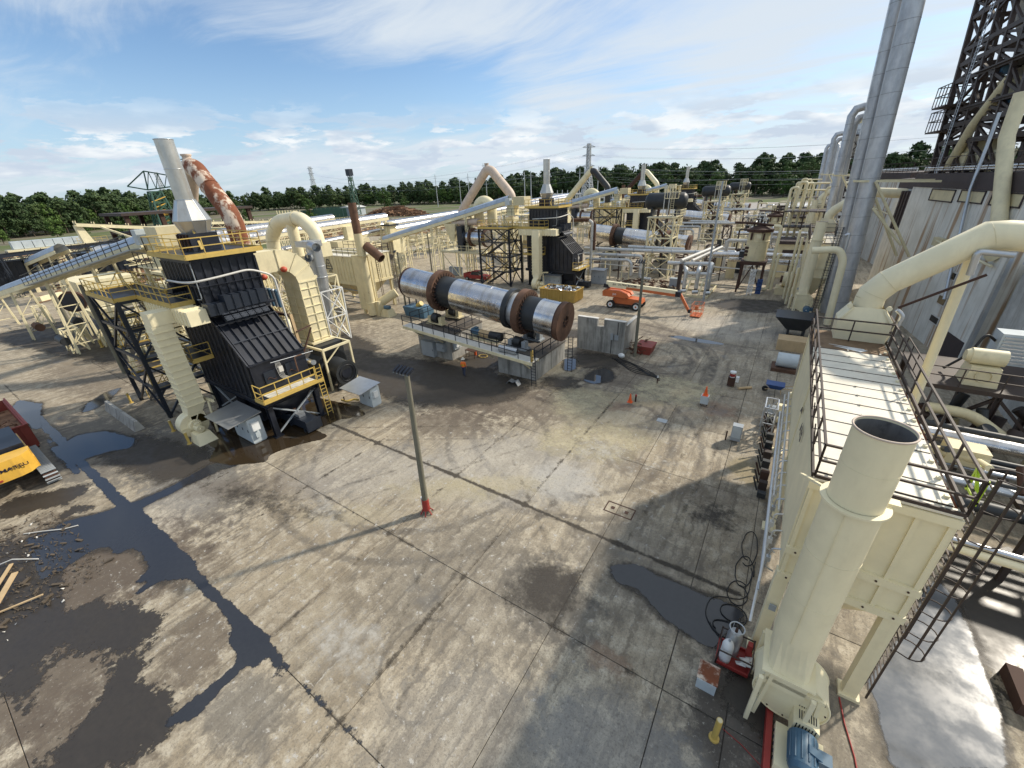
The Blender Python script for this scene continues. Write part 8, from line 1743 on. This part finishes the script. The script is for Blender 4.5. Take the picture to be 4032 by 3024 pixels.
MB().box(-131.4, -128.6, 15.5, 29.5, 8.2, 8.55).build('base_frame', 'cream', s)
for y in (17, 22, 27): MB().bar((-130, y, 0), (-130, y, 8.2), .4).build('leg', 'cream', s)
railing(s, [(-128.6, 26, 8.6), (-128.6, 31, 8.6)], 'yellow', sp=1, toe=False)
for i, (x, y, l) in enumerate(((-132, 17, 'nearest black hopper wall under the left conveyors'), (-132, 30, 'black hopper wall under the middle of the left conveyors'), (-120, 42, 'black hopper wall behind the rusty bent pipe'))):
    s = thing('dark_bunker', l, 'bunker', (x, y, 0), 'black bunkers'); MB().box(x-2, x+2, y-5, y+5, 2, 6.5).build('bunker_wall', 'blue_black', s)
    for j in range(9): MB().box(x+2.003, x+2.2, y-4.8+1.15*j, y-4.6+1.15*j, 2, 6.5).build('rib', 'blue_black', s)
    for dx in (-1.6, 1.6):
        for dy in (-4.5, 4.5): MB().bar((x+dx, y+dy, 0), (x+dx, y+dy, 2), .4).build('leg', 'cream', s)
# green crane and lattice masts
s = thing('portal_crane', 'dark green lattice crane with yellow cab above the trees at the left', 'crane', (-296, 100, 0)); m = MB()
lattice(m, -301, -291, 94, 104, 0, 21, 4, .7, .45, 2.6); m.build('tower', 'green_steel', s)
m = MB(); P0, P1, P2 = Vector((-298, 97, 22)), Vector((-283, 120, 25)), Vector((-297, 98, 31))
m.bar(P0, P1, .6); m.bar(P2, P1, .6); m.bar(P0, P2, .5); n = 7
for i in range(n): m.bar(P0.lerp(P1, i/n), P2.lerp(P1, (i+.5)/n), .3); m.bar(P2.lerp(P1, (i+.5)/n), P0.lerp(P1, (i+1)/n), .3)
Pb = Vector((-302, 90, 24)); m.bar(P0, Pb, .6); m.bar(Pb, P2, .5); m.build('jib', 'green_steel', s)
MB().box(-298.5, -293.5, 96, 101, 9, 12).build('cab', 'machine_yellow', s); m = MB()
for z in (2, 5, 8, 13, 16): m.bar((-293, 95, z), (-293, 102, z+2.4), .4)
m.build('stairs', 'machine_yellow', s)
s = thing('light_mast', 'dark green lattice mast with lamp cluster right of the log decks', 'mast', (-195, 150, 0)); m = MB(); lattice(m, -197, -193.4, 148, 151.6, 0, 24, 7, .28, .16, 1.1); m.build('tower', 'green_steel', s); MB().box(-196.6, -193.8, 148.6, 151, 24, 27).build('lamp_cluster', 'blue_black', s)
def pylon(x, y, h, label, w=8, m_='pylon', arms=(.66, .82, .95)):
    s = thing('power_pylon', label, 'pylon', (x, y, 0), 'lattice power pylons'); m = MB(); lattice(m, x-w/2, x+w/2, y-w/2, y+w/2, 0, h*.62, 5, .5, .3, w*.36); lattice(m, x-w*.14, x+w*.14, y-w*.14, y+w*.14, h*.62, h, 7, .4, .25, .3); m.build('tower', m_, s)
    for a in arms: MB().bar((x-w*.42, y-2, h*a), (x+w*.42, y+2, h*a), .5).bar((x-w*.42, y-2, h*a), (x, y, h*a+1.5), .3).bar((x+w*.42, y+2, h*a), (x, y, h*a+1.5), .3).build('cross_arm', m_, s)
pylon(-130, 300, 40, 'tall pale power pylon between the two bent pipes', 9)
pylon(-760, 500, 62, 'distant power pylon above the trees right of the rusty pipe', 16); pylon(-950, 330, 62, 'faint distant power pylon at the left above the trees', 16)
for i, (x, y, h, l) in enumerate(((-307, 335, 29, 'left tall white pole in front of the trees, the nearest of three'), (-262, 330, 28, 'middle tall white pole in front of the trees'), (-240, 328, 21, 'shorter white pole behind the pinkish bent pipe'), (-285, 345, 26, 'thin white pole right of the first tall one'), (-150, 330, 26, 'tall pole of the substation by the second stack'), (-146, 330, 26, 'second tall pole of the substation by the second stack'), (-137, 336, 27, 'third tall pole of the substation by the second stack'), (-190, 312, 26, 'pale pole in front of the trees left of the second stack'), (-184, 312, 26, 'pale twin pole left of the second stack'))):
    s = thing('white_pole', l, 'pole', (x, y, 0), 'white utility poles'); MB().cyl((x, y, 0), (x, y, h), .42, .25, 8).build('shaft', 'pylon', s); MB().bar((x-2, y, h-3), (x+2, y, h-3), .25).build('arm', 'pylon', s)
for k, (ox, oy, nx, l) in enumerate(((-135, 290, 6, 'pale steel substation frames in front of the trees, left part'), (-112, 300, 5, 'pale steel substation frames beneath the tall pylon'))):
    s = thing('substation', l, 'substation', (ox, oy, 0), 'substation frames'); m = MB()
    for i in range(nx):
        x = ox-20+6*i
        for y in (oy-8, oy, oy+8): m.bar((x, y, 0), (x, y, 10+2*(i % 2)), .35)
        m.bar((x, oy-8, 9.5), (x, oy+8, 9.5), .4); m.bar((x, oy-8, 6), (x, oy+8, 6), .25)
    for y in (oy-8, oy, oy+8): m.bar((ox-20, y, 9), (ox-20+6*(nx-1), y, 9), .35)
    m.build('frames', 'pylon', s)
    for i in range(4): MB().box(ox-17+7*i, ox-14+7*i, oy-3, oy+1, .2, 3.5).build('transformer_tank', 'pale_box', s)
s = thing('power_lines', 'thin power lines strung from the pylon across the sky and trees', 'power line', (-130, 300, 30)); 
def wire(a, b, sag, r=.05, n=16):
    a, b = Vector(a), Vector(b); MB().tube([a.lerp(b, i/n)-Vector((0, 0, sag*4*(i/n)*(1-i/n))) for i in range(n+1)], r, 4).build('wire', 'pylon', s)
for z in (26.5, 33, 38): 
    for o in (-3.5, 3.5): wire((-130+o, 300, z), (180, 262, z-2), 9); wire((-130+o, 300, z), (-620, 420, z+3), 12)
for z in (20, 23, 26): wire((-307, 335, z), (-150, 330, z-2), 3.5, .045); wire((-307, 335, z), (-560, 330, z), 5, .045); wire((-146, 330, z-2), (150, 340, z-4), 7, .045)
wire((-16, 176, 14.5), (40, 168, 15.5), .8, .05); wire((-20, 220, 15), (-90, 250, 17), 1, .05)

# ------------------------------------------------------------------ trees
def np_mesh(name, quads, m_):
    q = np.asarray(quads, dtype=np.float32).reshape(-1, 3); n = len(q)//4; me = bpy.data.meshes.new(name)
    me.vertices.add(len(q)); me.vertices.foreach_set('co', q.ravel()); me.loops.add(len(q)); me.loops.foreach_set('vertex_index', np.arange(len(q), dtype=np.int32))
    me.polygons.add(n); me.polygons.foreach_set('loop_start', np.arange(0, n*4, 4, dtype=np.int32)); me.polygons.foreach_set('loop_total', np.full(n, 4, dtype=np.int32)); me.update(calc_edges=True); me.materials.append(MAT[m_]); return me
def crown(seed, h, kind):
    rg = np.random.default_rng(seed); cl = []
    if kind == 'pine':
        n = 26
        for i in range(n):
            u = rg.random()**.8; z = h*(.36+.62*u); rad = h*.22*(1.05-u*.75)*(.5+.7*rg.random()); a = rg.random()*2*PI; cl.append((rad*math.cos(a), rad*math.sin(a), z, h*.085*(.7+.7*rg.random()), .55))
        cl.append((0, 0, h*.95, h*.06, 1.1))
    else:
        n = 30
        for i in range(n):
            u = rg.random(); z = h*(.16+.78*u); rad = h*.27*math.sqrt(max(.05, 1-((u-.42)/.62)**2))*(.35+.75*rg.random()); a = rg.random()*2*PI; cl.append((rad*math.cos(a), rad*math.sin(a), z, h*.11*(.6+.8*rg.random()), .8))
    out = []
    for x, y, z, r, f in cl:
        k = 62; d = rg.normal(size=(k, 3)); d /= np.linalg.norm(d, axis=1, keepdims=True); c = np.array([x, y, z])+d*np.array([r, r, r*f])*(.35+.85*rg.random((k, 1)))
        s = h*.019*(.6+.9*rg.random((k, 1))); t_ = rg.normal(size=(k, 3)); t_ -= d*(t_*d).sum(1, keepdims=True)*.6; t_ /= np.linalg.norm(t_, axis=1, keepdims=True); b = np.cross(d, t_); b /= np.linalg.norm(b, axis=1, keepdims=True)
        out.append(np.stack([c-t_*s-b*s*.7, c+t_*s-b*s*.5, c+t_*s*.8+b*s*.8, c-t_*s*.9+b*s*.6], 1))
    return np.concatenate(out)
def trunk(h, r):
    m = MB(); m.tube([(0, 0, 0), (h*.01, 0, h*.4), (0, h*.012, h*.9)], [r, r*.7, r*.2], 6); rnd = random.Random(int(h*10))
    for i in range(6): z = h*(.4+.08*i); a = rnd.random()*6.3; m.tube([(0, 0, z), (h*.13*math.cos(a), h*.13*math.sin(a), z+h*.06)], [r*.3, r*.08], 4)
    return m.mesh('trunk', 'bark')
KIND = []
for i in range(5): h = (24, 27, 22, 25.5, 20)[i]; c_ = crown(i, h, 'pine'); KIND.append((c_, np_mesh('crown', c_, 'pine_leaf'), trunk(h, .42)))
for i in range(5): h = (21, 18, 24, 19, 22)[i]; c_ = crown(i+20, h, 'broad'); KIND.append((c_, np_mesh('crown', c_, 'pine_leaf' if i % 3 else 'broad_leaf'), trunk(h, .4)))
LT_ = [(-420, -110), (-395, 10), (-385, 60), (-430, 120), (-540, 215), (-600, 290), (-470, 395), (-330, 402), (-200, 420), (-60, 440), (-10, 422), (120, 420), (300, 440)]
def along(off, sp, seed):
    rnd = random.Random(seed); o = []
    for (ax, ay), (bx, by) in zip(LT_, LT_[1:]):
        L = math.hypot(bx-ax, by-ay); n = int(L/sp); nx, ny = -(by-ay)/L, (bx-ax)/L
        if (ax+nx)*nx+(ay+ny)*ny < 0: nx, ny = -nx, -ny
        for i in range(n): u = (i+rnd.random()*.7)/n; w = off+rnd.uniform(-4, 4); o.append((ax+(bx-ax)*u+nx*w, ay+(by-ay)*u+ny*w, rnd))
    return o
WTS = [0, 1, 2, 3, 4, 0, 1, 3, 5, 6, 7, 8, 9]
for x, y, rnd in along(0, 6.6, 1):
    k = rnd.choice(WTS if x > -150 else WTS[4:]+[7, 8]); c_, cm, tm = KIND[k]; s = rnd.uniform(.80, 1.10)*(.84 if x < -280 else 1); pine = k < 5
    t = thing('pine_tree' if pine else 'broadleaf_tree', 'tall dark pine in the front row of the wood behind the plant' if pine else 'bushy green broadleaf tree in the front row of the wood behind the plant', 'tree', (x, y, 0), 'pines of the wood edge' if pine else 'broadleaf trees of the wood edge')
    t.rotation_euler.z = rnd.random()*6.3; t.scale = (s, s, s*rnd.uniform(.92, 1.08)); piece(cm, 'crown', t); piece(tm, 'trunk', t)
qs = []
for off, sp in ((-2, 6), (4, 5.5), (11, 8), (22, 8), (34, 9), (48, 10), (66, 12)):
    for x, y, rnd in along(off, sp, int(off)):
        c_ = KIND[rnd.choice(WTS)][0]; a = rnd.random()*6.3; s = rnd.uniform(.85, 1.2)*(1+off*.0015) *(.84 if x < -280 else 1) if off > 5 else rnd.uniform(.30, .62); ca, sa = math.cos(a)*s, math.sin(a)*s
        sub = c_[rnd.randint(0, 2)::3] if off > 20 else c_[rnd.randint(0, 1)::2]
        ctr = sub.mean(axis=1, keepdims=True); v = (sub-ctr)*(1.7 if off > 20 else 1.35)+ctr
        qs.append(np.stack([v[..., 0]*ca-v[..., 1]*sa+x, v[..., 0]*sa+v[..., 1]*ca+y, v[..., 2]*s], -1))
o = bpy.data.objects.new('forest_mass', np_mesh('forest_mass', np.concatenate(qs), 'pine_leaf')); COL.objects.link(o); tag(o, 'dense dark green wood filling in behind the front row of trees', 'wood', kind='stuff')
for i, (x, y, s, l) in enumerate(((-262, 92, .52, 'bright green young tree left of the portal crane'), (-250, 66, .5, 'bright green bush at the left, in front of the dark wood'), (-235, 112, .5, 'bright green tree just right of the portal crane foot'), (-300, 190, .7, 'bright green tree right of the rusty bent pipe'), (-60, 405, .95, 'bright green tree among the pines left of the silver stacks'), (-12, 400, 1.0, 'large bright green tree nearest the silver pipes'), (-110, 395, .8, 'bright green tree above the farthest tank'), (-300, 260, .8, 'lone mid green tree at the log decks'), (-255, 240, .6, 'small green tree beside the pale shed'), (-330, 60, .5, 'low green bush at the far left field edge'), (-330, 40, .42, 'second low green bush at the far left field edge'), (-345, 75, .5, 'third low green bush at the far left field edge'))):
    k = 5+(i % 5); t = thing('young_tree', l, 'tree', (x, y, 0)); t.scale = (s, s, s); t.rotation_euler.z = i*1.3; cm = np_mesh('crown', KIND[k][0], 'broad_leaf'); piece(cm, 'crown', t); piece(KIND[k][2], 'trunk', t)
# parked cars far off beside the wood
for i, (x, y) in enumerate(((-14, 250), (-8, 251))):
    c = thing('parked_car', ('left', 'right')[i]+' white car parked far off right of the far tank towers', 'car', (x, y, 0), 'cars parked far off'); MB().box(x-2.2, x+2.2, y-.9, y+.9, .35, .95).build('body', 'white', c); MB().prism([(x-1.5, .95), (x+1.3, .95), (x+.8, 1.5), (x-1.0, 1.5)], 'y', y-.8, y+.8).build('cabin', 'glass_dark', c)
    for dx in (-1.4, 1.4):
        for dy in (-.9, .9): MB().cyl((x+dx, y+dy-.1, .35), (x+dx, y+dy+.1, .35), .35, .35, 12).build('wheel', 'rubber', c)
MB().box(-220, 200, 262, 330, -.1, -.02).build('gravel_field', 'gravel_grey', kind='structure')
s = thing('long_shed', 'low white roofed shed behind the far cream pipe loops', 'shed', (4, 200, 0)); MB().box(-3, 12, 195, 215, 0, 4.5).build('wall', 'cream_old', s); MB().box(-3.5, 12.5, 194.5, 215.5, 4.5, 4.9).build('roof', 'white', s)
